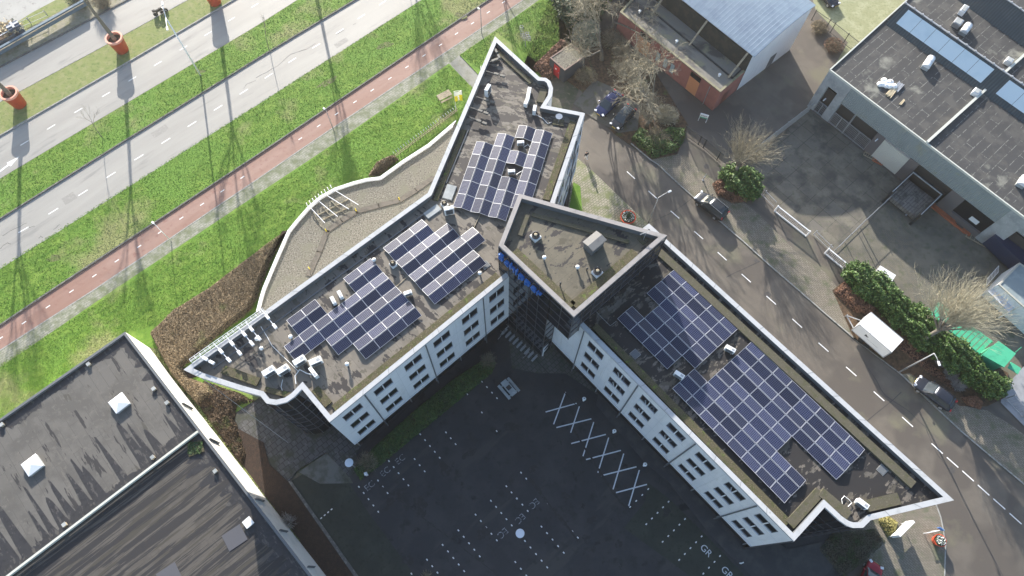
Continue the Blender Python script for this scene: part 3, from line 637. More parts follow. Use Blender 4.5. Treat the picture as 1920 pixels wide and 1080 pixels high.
gstrip((1097,212),(1040,380),-1.35,-0.65,ZR+.22,MOSSG,t0=1.2,t1=0.3)
gstrip((802,362),(855,235),-1.15,-0.7,ZR+.2,MOSSG,t0=-0.3,t1=0)
gstrip((1028,190),(1035,165),0.5,1.3,ZR+.2,TILEG,t0=0,t1=0)
# small walkway upstands
for a,b,d in [((344,693),(802,362),-1.45),((802,362),(860,225),-1.3)]:
    gstrip(a,b,d,d+0.1,ZR+.12,JOINT,t0=2,t1=0.5,name='upstand')
# ---- windows, seams and drainpipes on the white facades
def window(fc,u0,u1,z0,z1,out,mull=True,open_=False):
    """ribbon of two panes; out = +1/-1 side of the face normal that faces outside"""
    f=MB(); r=0.02*out
    def P_(u,z,o=0): return fc.pt(u,z,o)
    # dark reveal box sunk visually by a frame standing proud
    for (ua,ub,za,zb) in [(u0,u1,z1,z1+0.05),(u0-0.05,u0,z0,z1+.05),(u1,u1+0.05,z0,z1+.05)]:
        f.beam(P_((ua+ub)/2 if za!=z1 else ua,za if za!=z1 else (za+zb)/2,r),P_((ua+ub)/2 if za!=z1 else ub,zb if za!=z1 else (za+zb)/2,r),0.05,0.05,0)
    f.beam(P_(u0-.06,z0-.03,0.05*out),P_(u1+.06,z0-.03,0.05*out),0.12,0.05,1)
    um=(u0+u1)/2
    f.beam(P_(um,z0,r*1.5),P_(um,z1,r*1.5),0.09,0.07,1)
    ob=f.build('window',[JOINT,WHITE],off)
    p=MB()
    for a,b in ((u0,um),(um,u1)):
        p.quad(P_(a,z0,0.012*out),P_(b,z0,0.012*out),P_(b,z1,0.012*out),P_(a,z1,0.012*out))
    p.build('pane',GLASS,ob)
    if open_:
        h=MB(); h.beam(P_(um+.25*(u1-um),z0+.3,.06*out),P_(um+.5*(u1-um),z0+1.15,.1*out),0.05,0.04); h.build('handle',WHITE,ob)
rows=((11.0,12.5),(7.6,9.05),(4.15,5.6))
def facade(fc,out,seams,groups,upto,opens=()):
    for gi,(a,b) in enumerate(groups):
        for ri,(z0,z1) in enumerate(rows): window(fc,a,b,z0,z1,out,open_=((gi,ri) in opens))
    for s in seams:
        m=MB(); m.beam(fc.pt(s,0,0.06*out),fc.pt(s,13.5,0.06*out),0.1,0.1); m.build('downpipe',STEEL if False else JOINT,off)
    pl=MB()
    for z in (6.7,10.15): pl.beam(fc.pt(0,z,0.002*out),fc.pt(upto,z,0.002*out),0.012,0.02)
    k=1.8*0+0.27
    for s in [x+3.6 for x in seams]:
        if s<upto: pl.beam(fc.pt(s,ZB,0.002*out),fc.pt(s,13.5,0.002*out),0.02,0.012)
    pl.beam(fc.pt(0,3.0,0.01*out),fc.pt(upto,3.0,0.01*out),0.04,0.05)
    pl.build('panel_joints',mat('joint_pale',(0.5,0.52,0.54),rough=0.6),off)
    bb=MB(); s=3.87
    while s<upto+3:
        for q in (s-3.6,s):
            if 0<q<upto: bb=MB(); bb.beam(fc.pt(q,0,-0.30*out),fc.pt(q,ZB,-0.30*out),0.1,0.1); bb.build('ground_floor_mullion',STEEL,off)
        s+=7.2
faceA=Face((617.8,791.9),(920,545),ZP)
facade(faceA,-1,[3.87,11.05,18.23],[(1.13,3.05),(4.72,6.64),(8.35,10.25),(11.9,13.8),(15.5,17.35),(19.05,20.9)],21.3)
facade(faceC,1,[3.94,11.08,18.25,25.37],[(1.2,3.13),(4.85,6.75),(8.4,10.31),(12.0,13.9),(15.5,17.38),(19.0,21.0),(22.6,24.5)],29,opens={(5,0),(5,1),(4,1),(4,0),(1,0),(3,1)})
faceD=Face((1097,212),(1040,380),ZP)
facade(faceD,1 if faceD.n.x>0 else -1,[3.6,10.8],[(1.0,2.9),(4.4,6.3),(8.0,9.9)],11.3)
# ---- tower
ZT,ZS=18.45,12.22
T=[g(935,460,ZT).xy,g(1076,594,ZT).xy,g(1251,441,ZT).xy,g(973,363,ZT).xy]
Tp=[tuple(t) for t in T]
tin=offset(Tp,0.42)
tw=MB()
for i in range(4):
    a,b,c,d=Tp[i],Tp[(i+1)%4],tin[(i+1)%4],tin[i]
    tw.quad((a[0],a[1],ZT),(b[0],b[1],ZT),(c[0],c[1],ZT),(d[0],d[1],ZT),0)
    tw.quad((d[0],d[1],ZT),(c[0],c[1],ZT),(c[0],c[1],ZT-.75),(d[0],d[1],ZT-.75),1)
    tw.quad((a[0],a[1],ZT-.3),(b[0],b[1],ZT-.3),(b[0],b[1],ZT),(a[0],a[1],ZT),0)
tw.build('tower_coping',[DCOPE,JOINT],off)
MB().sheet(tin,ZT-.7).build('tower_roof_surface',ROOF_T,off)
gA=g(1016,667,0).xy
dirT=(T[1]-T[0]).normalized(); tt=(gA-T[0]).dot(dirT); gA=T[0]+dirT*tt
low=[tuple(T[0]),tuple(gA),tuple(cEnd),(8.2,27.7),tuple(T[3])]
def glasswall(mb,a,b,z0,z1,step=1.35,zs=1.72,ins=0.0):
    A=Vector((a[0],a[1],0));B=Vector((b[0],b[1],0)); L=(B-A).length
    mb.quad(A+Vector((0,0,z0)),B+Vector((0,0,z0)),B+Vector((0,0,z1)),A+Vector((0,0,z1)),0)
    nrm=Vector(((B-A).y,-(B-A).x,0)).normalized()*0.025; nn=max(1,round(L/step))
    for k in range(nn+1):
        p=A.lerp(B,k/nn)+nrm; mb.beam(p+Vector((0,0,z0)),p+Vector((0,0,z1)),0.05,0.05,1)
    z=z0+zs
    while z<z1-0.2:
        mb.beam(A+nrm+Vector((0,0,z)),B+nrm+Vector((0,0,z)),0.045,0.045,1); z+=zs
gw=MB()
glasswall(gw,T[0],gA,0,ZT-.3); glasswall(gw,gA,T[1],ZS,ZT-.3)
gw.build('curtain_wall',[GLASSR,MULL],off)
gw=MB(); glasswall(gw,gA,cEnd,0,ZS); gw.build('entrance_side_wall',[GLASSR,MULL],off)
gw=MB(); glasswall(gw,T[1],T[2],ZS,ZT-.3); glasswall(gw,T[2],T[3],ZS,ZT-.3); glasswall(gw,T[3],T[0],ZS,ZT-.3)
gw.build('upper_tower_wall',[mat('tower_cladding',(0.03,0.03,0.035),rough=0.25),MULL],off)
so=MB(); so.sheet(Tp,ZS); so.build('tower_soffit',DARK,off)
# entrance porch frame
fr=MB(); e0=g(1017.5,667,0).xy; e1=g(1030,651,0).xy; 
E0=Vector((e0.x,e0.y,0));E1=Vector((e1.x,e1.y,0)); 
for p,q in ((E0,E0+Vector((0,0,2.5))),(E1,E1+Vector((0,0,2.5))),(E0+Vector((0,0,2.5)),E1+Vector((0,0,2.5))),(E0+Vector((0,0,1.2)),E1+Vector((0,0,1.2)))):
    fr.beam(p,q,0.12,0.12)
fr.build('entrance_door_frame',WSTEEL,off)
# tower raised gravel strips
def tstrip(i,d0,d1,z,m,t0=.6,t1=.6):
    A=T[i];B=T[(i+1)%4];u=(B-A).normalized();n=Vector((-u.y,u.x)); A=A+u*t0;B=B-u*t1
    c=(T[0]+T[1]+T[2]+T[3])/4
    if (c-A).dot(n)<0: n=-n
    MB().prism([tuple(v) for v in (A+n*d0,B+n*d0,B+n*d1,A+n*d1)],ZT-.71,z).build('gravel_strip',m,off)
tstrip(0,.48,1.25,ZT-.5,MOSSG,1.2,.9); tstrip(1,.55,1.35,ZT-.5,MOSSG,.9,3.2); tstrip(2,1.3,1.65,ZT-.5,TILEG,3.2,1.8); tstrip(3,1.2,1.65,ZT-.52,TILEG,1.5,1.9)
# ---- lettering on the tower
txt='Schipper'
ang=math.atan2(dirT.y,dirT.x); nout=Vector((dirT.y,-dirT.x))
if (sum((t for t in T),Vector((0,0)))/4-T[0]).dot(nout)>0: nout=-nout
sg=empty('facade_sign',(T[0].x,T[0].y,16.7),'raised blue company name along the top of the dark glass tower wall','sign')
us=[0.5+0.0,1.32,2.1,2.68,3.22,4.02,4.85,5.55]
Rm=Matrix((( dirT.x,0,nout.x),(dirT.y,0,nout.y),(0,1,0)))
for ch,uu in zip(txt,[0.55,1.3,2.05,2.6,3.2,4.0,4.78,5.45]):
    p=T[0]+dirT*uu*1.03+nout*0.22
    ob=text3('letter',ch,(p.x,p.y),0,1.6,BLUEL,17.05,parent=sg,ext_=0.14,rot=Rm.to_euler())
    ob['label']='blue letter '+ch
bm=MB(); a=T[0]+nout*.1; b=T[0]+dirT*6.0+nout*.1
bm.beam((a.x,a.y,16.75),(b.x,b.y,16.75),0.06,0.06); bm.beam((a.x,a.y,17.5),(b.x,b.y,17.5),0.06,0.06); bm.build('mounting_rail',BLACKM,sg)
# ================================================================ LOW ANNEX
ZX=4.3
an=empty('low_annex',tuple(g(640,420,0)),'low curved annex with pale gravel roof and white rim beside the west wing','annex')
ax=[(480,584),(486,560),(492,540),(515,486),(539,432),(555,412),(577,387),(600,367),(627,352),(660,341),(687,334),(712,331),(755,300),(802,270),(855,225)]
axw=GL(ax,ZX); inn=GL([(870,215)],0)
top=[axw[-1]]; 
w1=g(860,222,ZP).xy; 
polyX=axw+[(polyW[1][0]+1.2,polyW[1][1]+3.0),(polyW[1][0]+0.3,polyW[1][1]-0.3),tuple(Vector(polyW[0]).lerp(Vector(polyW[1]),0.25))]
ixn=offset(polyX,0.33)
m=MB(); n=len(axw)
for i in range(n-1):
    a,b,c,d=polyX[i],polyX[i+1],ixn[i+1],ixn[i]
    m.quad((a[0],a[1],ZX),(b[0],b[1],ZX),(c[0],c[1],ZX),(d[0],d[1],ZX)); m.quad((d[0],d[1],ZX),(c[0],c[1],ZX),(c[0],c[1],ZX-.4),(d[0],d[1],ZX-.4))
    m.quad((a[0],a[1],ZX-.35),(b[0],b[1],ZX-.35),(b[0],b[1],ZX),(a[0],a[1],ZX))
m.build('white_rim',WHITE,an)
MB().sheet(polyX,ZX-.3).build('gravel_roof',GRAVEL,an)
m=MB()
for i in range(n-1):
    a,b=polyX[i],polyX[i+1]; m.quad((a[0],a[1],0),(b[0],b[1],0),(b[0],b[1],ZX-.35),(a[0],a[1],ZX-.35))
m.build('wall',GLASS,an)
ww=[(578,516),(598,472),(613,432),(640,413),(668,396),(710,385),(749,375),(780,356),(812,333)]
W=[g(x,y,ZX-.2).xy for x,y in ww]; m=MB()
for i in range(len(W)-1):
    d=(W[i+1]-W[i]); c=(W[i]+W[i+1])/2; m.box((c.x,c.y,ZX-.3),(d.length+.1,0.62,0.09),math.atan2(d.y,d.x))
m.build('walkway_planks',mat('walkway',(0.13,0.115,0.095),[((0.09,0.08,0.065),2,0.45,0.65)],rough=0.85),an)
for i,(a,b) in enumerate([((582,389),(609,418)),((599,378),(633,406)),((614,367),(654,392)),((628,357),(672,384))][:4]):
    A=g(*a,ZX+.15);B=g(*b,ZX+.15); MB().beam(A,B,0.07,0.07).build('roof_beam',WSTEEL,an)
m=MB()
for a,b in [((588,398),(602,425)),((606,388),(625,413)),((620,376),(648,402)),((604,412),(660,385)),((596,403),(655,372))]:
    A=g(*a,ZX-.2);B=g(*b,ZX-.2); m.beam(A,B,0.08,0.12)
m.build('beam_bracing',TWIG,an)
for x,y in [(612,434),(668,396),(749,375),(581,505)]:
    p=g(x,y,ZX-.3); m=MB(); m.tube([p,p+Vector((0,0,.6))],0.05,6); m.build('walkway_post',YEL,an)
# ================================================================ SOLAR PANELS
def make_panel(w):
    root=empty('solar_panel',(0,0,0),'x','solar panel')
    L=1.655; fr=MB(); t=0.028
    for c,sz in [((0,w/2-t/2,0),(L,t,.04)),((0,-w/2+t/2,0),(L,t,.04)),((L/2-t/2,0,0),(t,w-2*t,.04)),((-L/2+t/2,0,0),(t,w-2*t,.04))]:
        fr.box(c,sz)
    fr.build('frame',FRAMEM,root)
    c=MB(); a,b=L/2-t,w/2-t
    c.quad((-a,-b,.034),(a,-b,.034),(a,b,.034),(-a,b,.034),uv=[(0,0),(1,0),(1,1),(0,1)])
    c.quad((a,-b,.003),(-a,-b,.003),(-a,b,.003),(a,b,.003),uv=[(0,0)]*4)
    c.build('cells',CELLS,root)
    return root
PAN=make_panel(1.0); PUSED=[False]
def array(org,ue,nu,ve,nv,rows,where,lightname,darkname,z=ZR+.14,hz=.24):

    O,U0,U1,V0,V1=g(*org,z).xy,*[g(*q,z).xy for q in ue],*[g(*q,z).xy for q in ve]
    u=(U1-U0)/nu; v=(V1-V0)/nv
    u3=Vector((u.x,u.y,0)).normalized()
    # make v perpendicular to u
    vn=Vector((-u.y,u.x)).normalized(); vn=vn if vn.dot(v)>0 else -vn
    skew=v.dot(u.normalized())
    vv=vn*v.dot(vn)
    base_=MB()
    for r,(s,e,half) in rows.items():
        for c in range(s,e):
            for side in ((0,) if half else (0,1)):
                hw=v.dot(vn)*0.5*0.985
                zc0,zc1=(z,z+hz) if side==0 else (z+hz,z)
                vc=(r+0.25+0.5*side)
                ctr=O+u*(c+.5)+vv*vc+u.normalized()*skew*(r+.5)
                y3=Vector((vn.x*hw,vn.y*hw,zc1-zc0)).normalized(); x3=u3.copy(); n3=x3.cross(y3)
                if n3.z<0: x3=-x3; n3=x3.cross(y3)
                M=Matrix((x3,y3,n3)).transposed().to_4x4(); M.translation=(ctr.x,ctr.y,z+hz/2)
                o=PAN if not PUSED[0] else copy_tree(PAN)
                PUSED[0]=True
                o.rotation_euler=M.to_euler(); o.location=M.translation
                o['label']=(lightname if side==0 else darkname)
                o['group']='solar panels tilted '+('away from' if side==0 else 'towards')+' the car park in the '+where
                o.scale=(1,hw/1.0*0.995,1)
def lab(a,b): return a,b
array((532.1,649.8),((532.1,649.8),(718.1,510.6)),7,((718.1,510.6),(791.3,591.8)),3,{-1:(1,3,0)},'pair of short rows near the west tip','pale side panel of the two-wide block nearest the roof edge lights','dark side panel of the two-wide block nearest the roof edge lights')
array((532.1,649.8),((532.1,649.8),(718.1,510.6)),7,((718.1,510.6),(791.3,591.8)),3,{-1.0:(5,7,0)},'west wing two-wide block','pale side panel in the two-wide block behind the long west wing rows','dark side panel in the two-wide block behind the long west wing rows')
array((532.1,649.8),((532.1,649.8),(718.1,510.6)),7,((718.1,510.6),(791.3,591.8)),3,{0:(0,7,0),1:(2,7,0),2:(3,7,0)},'stepped west wing array','pale panel in the stepped array of long rows on the west wing roof','dark panel in the stepped array of long rows on the west wing roof')
array((718.1,465.2),((815.7,570.9),(912.4,494.8)),4,((718.1,465.2),(815.7,570.9)),4,{0:(0,3,0),1:(0,4,0),2:(0,5,0),3:(0,4,0)},'west wing array next to the tower','pale panel in the west wing array closest to the tower','dark panel in the west wing array closest to the tower')
array((849.1,388.1),((849.1,388.1),(893.7,264.7)),5,((849.1,388.1),(948.5,415.5)),3,{0:(0,5,0),1:(0,6,0),2:(0,3,0)},'north wing array','pale panel in the left columns of the north wing array','dark panel in the left columns of the north wing array')
array((849.1,388.1),((849.1,388.1),(893.7,264.7)),5,((849.1,388.1),(948.5,415.5)),3,{2:(4,5,0)},'lone middle pair','pale half of the lone panel pair between two small units on the north wing','dark half of the lone panel pair between two small units on the north wing')
array((849.1,388.1),((849.1,388.1),(893.7,264.7)),5,((849.1,388.1),(948.5,415.5)),3,{2.0:(6,7,0)},'lone upper pair','pale half of the uppermost lone panel pair on the north wing','dark half of the uppermost lone panel pair on the north wing')
array((849.1,388.1),((849.1,388.1),(893.7,264.7)),5,((849.1,388.1),(948.5,415.5)),3,{3:(1,7,0)},'right column of the north wing','pale panel in the column nearest the north wing street side','dark panel in the column nearest the north wing street side')
array((1266.2,504.1),((1266.2,504.1),(1384.1,616.1)),5,((1266.2,504.1),(1212.6,550.3)),2,{0:(0,5,0),1:(0,5,0),2:(1,5,0),3:(0,4,0)},'east wing array beside the tower','paler panel in the smaller east wing array beside the tower','darker panel in the smaller east wing array beside the tower')
array((1409.1,640.2),((1409.1,640.2),(1621.9,843)),8,((1621.9,843),(1567.5,899.8)),2,{0:(0,8,0),1:(0,8,0),2:(0,5,0),3:(-1,7,0)},'large east wing array','paler panel in the large array at the far end of the east wing','darker panel in the large array at the far end of the east wing')
array((1409.1,640.2),((1409.1,640.2),(1621.9,843)),8,((1621.9,843),(1567.5,899.8)),2,{4:(-1,7,1)},'single outer row','panel in the single row closest to the car park facade of the east wing','panel in the single row closest to the car park facade of the east wing')
# ================================================================ ROOF EQUIPMENT
def make_ac(w,d,h,name='air_conditioner'):
    r=empty(name,(0,0,0),'x','air conditioner')
    b=MB(); b.box((0,0,.12),(w,d,h)); b.build('casing',WPL,r,bevel=.02)
    f=MB(); f.box((-w*.32,0,0),(.08,d*1.25,.12)); f.box((w*.32,0,0),(.08,d*1.25,.12)); f.build('feet',WOOD,r)
    gmb=MB(); 
    gmb.box((0,-d/2-.008,.12+h*.12),(w*.72,.012,h*.76),0,0)
    for k in range(6): gmb.box((0,-d/2-.018,.12+h*(.16+.12*k)),(w*.74,.012,.02),0,1)
    gmb.build('fan_grille',[BLACKM,STEEL],r)
    t=MB(); t.box((w*.25,0,.12+h),(w*.3,d*.5,.012)); t.build('maker_plate',STEEL,r)
    return r
acs=[((508,700),35,'white outdoor unit on the west wing tip, left of two facing the glass bay'),((534,697),35,'white outdoor unit with cables, right of two facing the glass bay'),((565,680),35,'white outdoor unit touching the lower corner of the long solar row'),((595,681),25,'white outdoor unit in bright sun beside the stepped solar array'),
 ((591,702),-50,'slim white outdoor unit nearest the notch of the west wing parapet'),((627,567),-60,'small white unit on planks, left of a pair above the solar rows'),((640,556),-60,'small white unit on planks, right of a pair above the solar rows'),
 ((766,553),20,'small white outdoor unit in the gap between the west wing arrays'),((843,401),15,'tall white outdoor unit next to the round fan at the bend of the roof'),
 ((915,178),65,'tall white outdoor unit near the flags side of the north wing'),((991,180),80,'long white duct unit on the north wing by the rounded corner'),((987,197),70,'short white unit below the long duct on the north wing'),((1002,212),80,'separate small white unit nearest the satellite dish'),
 ((976,272),5,'small white unit above the lone panel pair on the north wing'),((959,326),5,'small white unit below the lone panel pair on the north wing'),
 ((1366,658),-30,'white outdoor unit between the two east wing arrays'),((1271,706),-35,'white outdoor unit on the shaded side of the east wing roof'),((1611,946),-40,'white outdoor unit with coiled hoses at the rounded corner of the east wing')]
dims=[(1.15,.55,.75)]*4+[(1.1,.35,.75)]+[(.8,.35,.55)]*3+[(1.0,.38,1.1),(.95,.4,1.2),(1.5,.4,.5),(.9,.4,.6),(.8,.35,.8),(.75,.35,.5),(.75,.35,.5),(.95,.4,.65),(.95,.4,.65),(1.0,.45,.7)]
for (p,rz,lb_),dm in zip(acs,dims):
    r=make_ac(*dm); q=g(p[0],p[1],ZR+.0); r.location=q; r.rotation_euler=(0,0,R_(rz)); r['label']=lb_; r['group']='outdoor air conditioning units on the roofs'
def make_fan(h=.4):
    r=empty('roof_fan',(0,0,0),'x','roof fan')
    b=MB(); b.box((0,0,0),(.8,.8,h)); b.build('base',WPL,r,bevel=.03)
    c=MB(); c.lathe((0,0,h),[(.36,0),(.4,.1),(.4,.26),(.3,.28),(.3,.12)],20); c.build('dark_cowl',BLACKM,r,smooth=False)
    d=MB(); d.lathe((0,0,h+.12),[(.16,0),(.16,.18),(.1,.22)],14); d.build('motor_cap',PINK if False else WOOD,r)
    return r
for i,(p,z,lb_) in enumerate([((1004,446),ZT-.7,'fan with dark round cowl near the left corner of the tower roof'),((1119,513),ZT-.7,'fan with dark round cowl in the shadow of the big hood'),((834,386),ZR,'round-topped fan at the bend between west and north wing roofs'),((738,498),ZR,'round-topped fan between the two west wing solar arrays')]):
    r=make_fan(); q=g(p[0],p[1],z); r.location=q; r.rotation_euler=(0,0,R_(40)); r['label']=lb_; r['group']='round roof fans'
    if i>1: r.scale=(.75,.75,1)
for i,(p,z,h,lb_) in enumerate([((1020,488),ZT-.7,.6,'white capped vent pipe with long shadow on the tower roof'),((1082,505),ZT-.7,.5,'white capped vent pipe next to the dark cowled fan'),((1050,536),ZT-.7,.75,'thin dark vent pipe near the lower tower edge'),((1100,507),ZT-.7,.5,'short dark pipe between white vent and fan on tower'),
   ((653,686),ZR,.55,'small vent pipe alone on the sunny west wing roof'),((900,515),ZR,.4,'tiny vent pipe near the tower end of the west wing'),((703,491),ZR,.5,'white vent by the two-wide solar block'),((547,634),ZR,.4,'small white vent box beside the left solar row'),((484,638),ZR,.4,'white cable box beneath the railing lights'),((492,655),ZR,.3,'small white box on the dark roof below the railing lights')]):
    r=empty('vent_pipe',tuple(g(p[0],p[1],z)),lb_,'vent pipe','small vent pipes on the roofs'); b=MB(); dk=i in (2,3)
    b.tube([(r.location.x,r.location.y,z),(r.location.x,r.location.y,z+h)],.06 if dk else .09,10); b.build('pipe',BLACKM if dk else STEEL,r)
    c=MB(); c.lathe((r.location.x,r.location.y,z+h-.1),[(.1,0),(.19,.03),(.2,.16),(.12,.26),(.03,.28)] if not dk else [(.08,0),(.1,.1),(.04,.12)],14); c.build('cap',WPL if not dk else BLACKM,r,smooth=True)
# big hood on the tower
z0=ZT-.7; hd=empty('plant_hood',tuple(g(1115,465,z0)),'large grey box hood with ridged sloping lid on the tower roof','roof hood')
zt=z0+1.3; cs=[g(1092.5,453,zt).xy,g(1118.5,432,zt).xy,g(1138,449,zt).xy,g(1112,471,zt).xy]
m=MB(); inn_=offset([tuple(c) for c in cs],.12); m.prism(inn_,z0,zt-.1); m.build('housing',mat('hood_side',(0.12,0.125,0.13),rough=.6),hd)
a,b,c,d=cs; e=(a+d)/2; f=(b+c)/2; e=a.lerp(d,.5); f=b.lerp(c,.5)
m=MB(); V=lambda p,z:(p.x,p.y,z)
m.quad(V(a,zt-.05),V(e,zt+.07),V(f,zt+.07),V(b,zt-.05)); m.quad(V(e,zt+.07),V(d,zt-.05),V(c,zt-.05),V(f,zt+.07))
for p,q in ((a,b),(b,c),(c,d),(d,a)): m.quad(V(p,zt-.18),V(q,zt-.18),V(q,zt-.05),V(p,zt-.05))
m.build('lid',mat('hood_lid',(0.19,0.185,0.175),[((0.15,0.145,0.14),2,.5,.65)],rough=.6),hd)
# antenna on slabs on the tower, dish on the north wing
def slabs(name,px,py,z,rz,lab_,cat,n=3):
    r=empty(name,tuple(g(px,py,z)),lab_,cat); m=MB()
    for i in range(n):
        for j in range(2):
            a=R_(rz); x=(i-(n-1)/2)*.42; y=(j-.5)*.42; m.box((r.location.x+x*math.cos(a)-y*math.sin(a),r.location.y+x*math.sin(a)+y*math.cos(a),z),(.38,.38,.1),a)
    m.build('ballast_slabs',TILEG,r); return r
r=slabs('antenna',1206,450,ZT-.7,40,'thin roof antenna standing on mossy slabs at the sharp tower corner','antenna',2)
L_=r.location; m=MB(); m.tube([L_,L_+Vector((0,0,1.6))],.03); m.tube([L_+Vector((-.5,0,1.1)),L_+Vector((.5,.3,1.3))],.025); m.tube([L_+Vector((-.3,.2,1.5)),L_+Vector((.4,-.1,1.5))],.02); m.build('mast',STEEL,r)
r=slabs('satellite_dish',1047,230,ZR,-10,'blue-grey satellite dish on mossy ballast slabs','satellite dish',3)
L_=r.location; m=MB(); m.tube([L_,L_+Vector((0,0,.9))],.035); m.build('stand',STEEL,r)
m=MB(); m.lathe((L_.x,L_.y,L_.z+.95),[(.02,0),(.25,.05),(.38,.16)],16); o=m.build('dish',mat('dish_paint',(0.16,0.2,0.27),rough=.5),r)
for px_,py_,lb_ in [(843,361,'pale grey flat roof hatch at the left corner of the north wing array'),(811,397,'pale grey flat hatch on the west wing beside the tall unit'),(910,497,'grey board lying at the end of the array near the tower'),(1191,664,'small grey drain plate on the shaded east wing roof'),(1654,881,'small grey drain plate on the patchy east wing roof')]:
    r=empty('roof_hatch',tuple(g(px_,py_,ZR)),lb_,'roof hatch'); a=R_(-48 if px_!=843 else -16)
    m=MB(); big=px_<900; m.box((r.location.x,r.location.y,ZR+.005),((1.0,1.7,.14) if px_==843 else (1.7,.8,.12)) if big else (.7,.7,.04),R_(40) if px_!=843 else a); m.build('cover',CONC if big else JOINT,r)
    m=MB(); m.box((r.location.x,r.location.y,ZR),((1.08,1.78,.06) if px_==843 else (1.78,.88,.06)) if big else (.78,.78,.025),R_(40) if px_!=843 else a); m.build('curb',KERB,r)
# cables
def cable(pix,z,lb_,m_=WPL,r=.03):
    mb=MB(); pts=[g(x,y,z) for x,y in pix]; mb.tube(pts,r,5); o=mb.build('cable',m_); tag(o,lb_,'cable'); return o
cable([(489,612),(500,630),(510,648),(525,663),(545,682),(560,697)],ZR+.05,'long grey cable from the railing lights to the units on the west wing')
cable([(1100,565),(1125,592),(1144,611),(1156,602)],ZR+.05,'thin cable along the shaded roof beside the tower',STEEL,.02)
cable([(1420,420+0),(1421,421)],ZR,'x') if False else None
cable([(1005,215),(1018,222),(1027,232),(1034,229)],ZR+.08,'white cable towards the satellite dish')
cable([(982,276),(990,271),(996,279),(993,285)],ZR+.08,'white looped hose by the upper lone panel pair')
cable([(968,327),(978,321),(985,325)],ZR+.08,'white looped hose by the lower lone panel pair')
cable([(886,432),(893,418),(902,398)],ZR+.05,'straight cable duct crossing the roof near the tower',WOOD,.04)
cable([(740,540),(762,520),(775,510)],ZR+.05,'dark cable duct joining the west wing arrays',WOOD,.03)
cable([(1580,948),(1578,936),(1583,930),(1592,937),(1597,943),(1590,950)],ZR+.15,'white coiled hose beside the rounded corner unit')
cable([(555,720),(553,705),(562,693),(575,700),(590,704)],ZR+.15,'white insulated pipe loop by the west wing units',WPL,.05)
cable([(530,712),(527,725),(530,735)],ZR+.1,'short white pipe end by the glass bay')
# floodlight arms on the west tip
sr=empty('sign_railing',tuple(g(420,630,ZP)),'white lattice railing along the sunny edge of the west tip','railing')
A=g(360,678,ZP);B=g(497,582,ZP); nA_=Vector((-(B-A).y,(B-A).x,0)).normalized(); 
m=MB(); L=(B-A).length
for off_,z in ((.1,.5),(-.2,.5),(.1,.15),(-.2,.15)): m.beam(A+nA_*off_+Vector((0,0,z)),B+nA_*off_+Vector((0,0,z)),.035,.035)
k=0
while k<L:
    p=A.lerp(B,k/L)
    for off_ in (.1,-.2): m.beam(p+nA_*off_,p+nA_*off_+Vector((0,0,.5)),.03,.03)
    m.beam(p+nA_*.1+Vector((0,0,.5)),p-nA_*.2+Vector((0,0,.5)),.03,.03); k+=.5
m.build('lattice',WSTEEL,sr)
def floodlight(p0,p1,zr,lb_,boxes,mt,group):
    a=g(*p0,zr+.5); b=g(*p1,zr+.35); r=empty('floodlight',tuple(a),lb_,'floodlight',group)
    m=MB(); m.beam(a,b,.07,.07); m.build('arm',mt,r)
    an_=math.atan2((b-a).y,(b-a).x)
    for t in boxes:
        q=a.lerp(b,t); m=MB(); m.box((q.x,q.y,q.z-.1),(.55,.28,.22),an_); m.build('lamp_head',mt,r,bevel=.03)
fl=[((374,667),(398,680)),((402,645),(430,676)),((423,629),(450,663)),((446,612),(473,645)),((460,603),(486,635)),((490,580),(516,613))]
nm=['nearest the sharp tip','second from the sharp tip','third from the sharp tip','fourth from the sharp tip','fifth from the sharp tip','furthest from the sharp tip']
for (a,b),s in zip(fl,nm): floodlight(a,b,ZP,'white floodlight arm over the west wing railing, '+s,(.45,.97),WSTEEL,'white floodlight arms on the west tip')
fl=[((921,78),(936,108)),((918,116),(931,112)),((911,133),(944,143)),((893,181),(925,192)),((882,201),(913,213)),((880,219),(910,232))]
nm=['closest to the north tip','just below the tip one','level with the flag behind','below the tall unit','second from the gravel annex','closest to the gravel annex']
for (a,b),s in zip(fl,nm): floodlight(a,b,ZR,'dark floodlight arm on the north wing, '+s,(.6,.95),mat('lamp_grey',(0.13,0.125,0.11),rough=.6) if s==nm[0] else bpy.data.materials['lamp_grey'],'dark floodlight arms on the north wing')
# ================================================================ NEIGHBOURING BUILDINGS
ZW=5.75
wh=empty('flat_warehouse',tuple(g(235,640,0)),'low white-walled warehouse with a large streaked grey bitumen roof next to the long lawn','warehouse')
c0=g(234,622,ZW).xy; cL=g(0,785,ZW).xy; cS=[g(x,y,ZW).xy for x,y in ((350,790),(367,812),(585,1080))]
dE=(cS[2]-c0).normalized(); pE=c0+dE*75; dL=(cL-c0).normalized(); pL=c0+dL*55; pSW=pL+dE*75
mid=g(368,812,ZW).xy; mid2=g(17,1079,ZW).xy; dm=(mid2-mid).normalized()
midE=c0+dE*((mid-c0).dot(dE)); midW=midE+dm*60
out=[c0,pE,pSW,pL]
inn_=offset([tuple(v) for v in out],.25)
upper=[inn_[0],tuple(midE-dL*0+dE*0),tuple(midW),inn_[3]]
q0=Vector(inn_[0]); q1=Vector(inn_[1]); nE=(q1-q0).normalized()
mi=q0+nE*((midE-q0).dot(nE))
MB().sheet([tuple(q0),tuple(mi),tuple(midW),inn_[3]],ZW-.3).build('upper_roof_surface',ROOF_W,wh)
MB().sheet([tuple(mi),inn_[1],inn_[2],tuple(midW)],ZW-.42).build('striped_roof_surface',ROOF_W2,wh)
m=MB()
O=[tuple(v) for v in out]
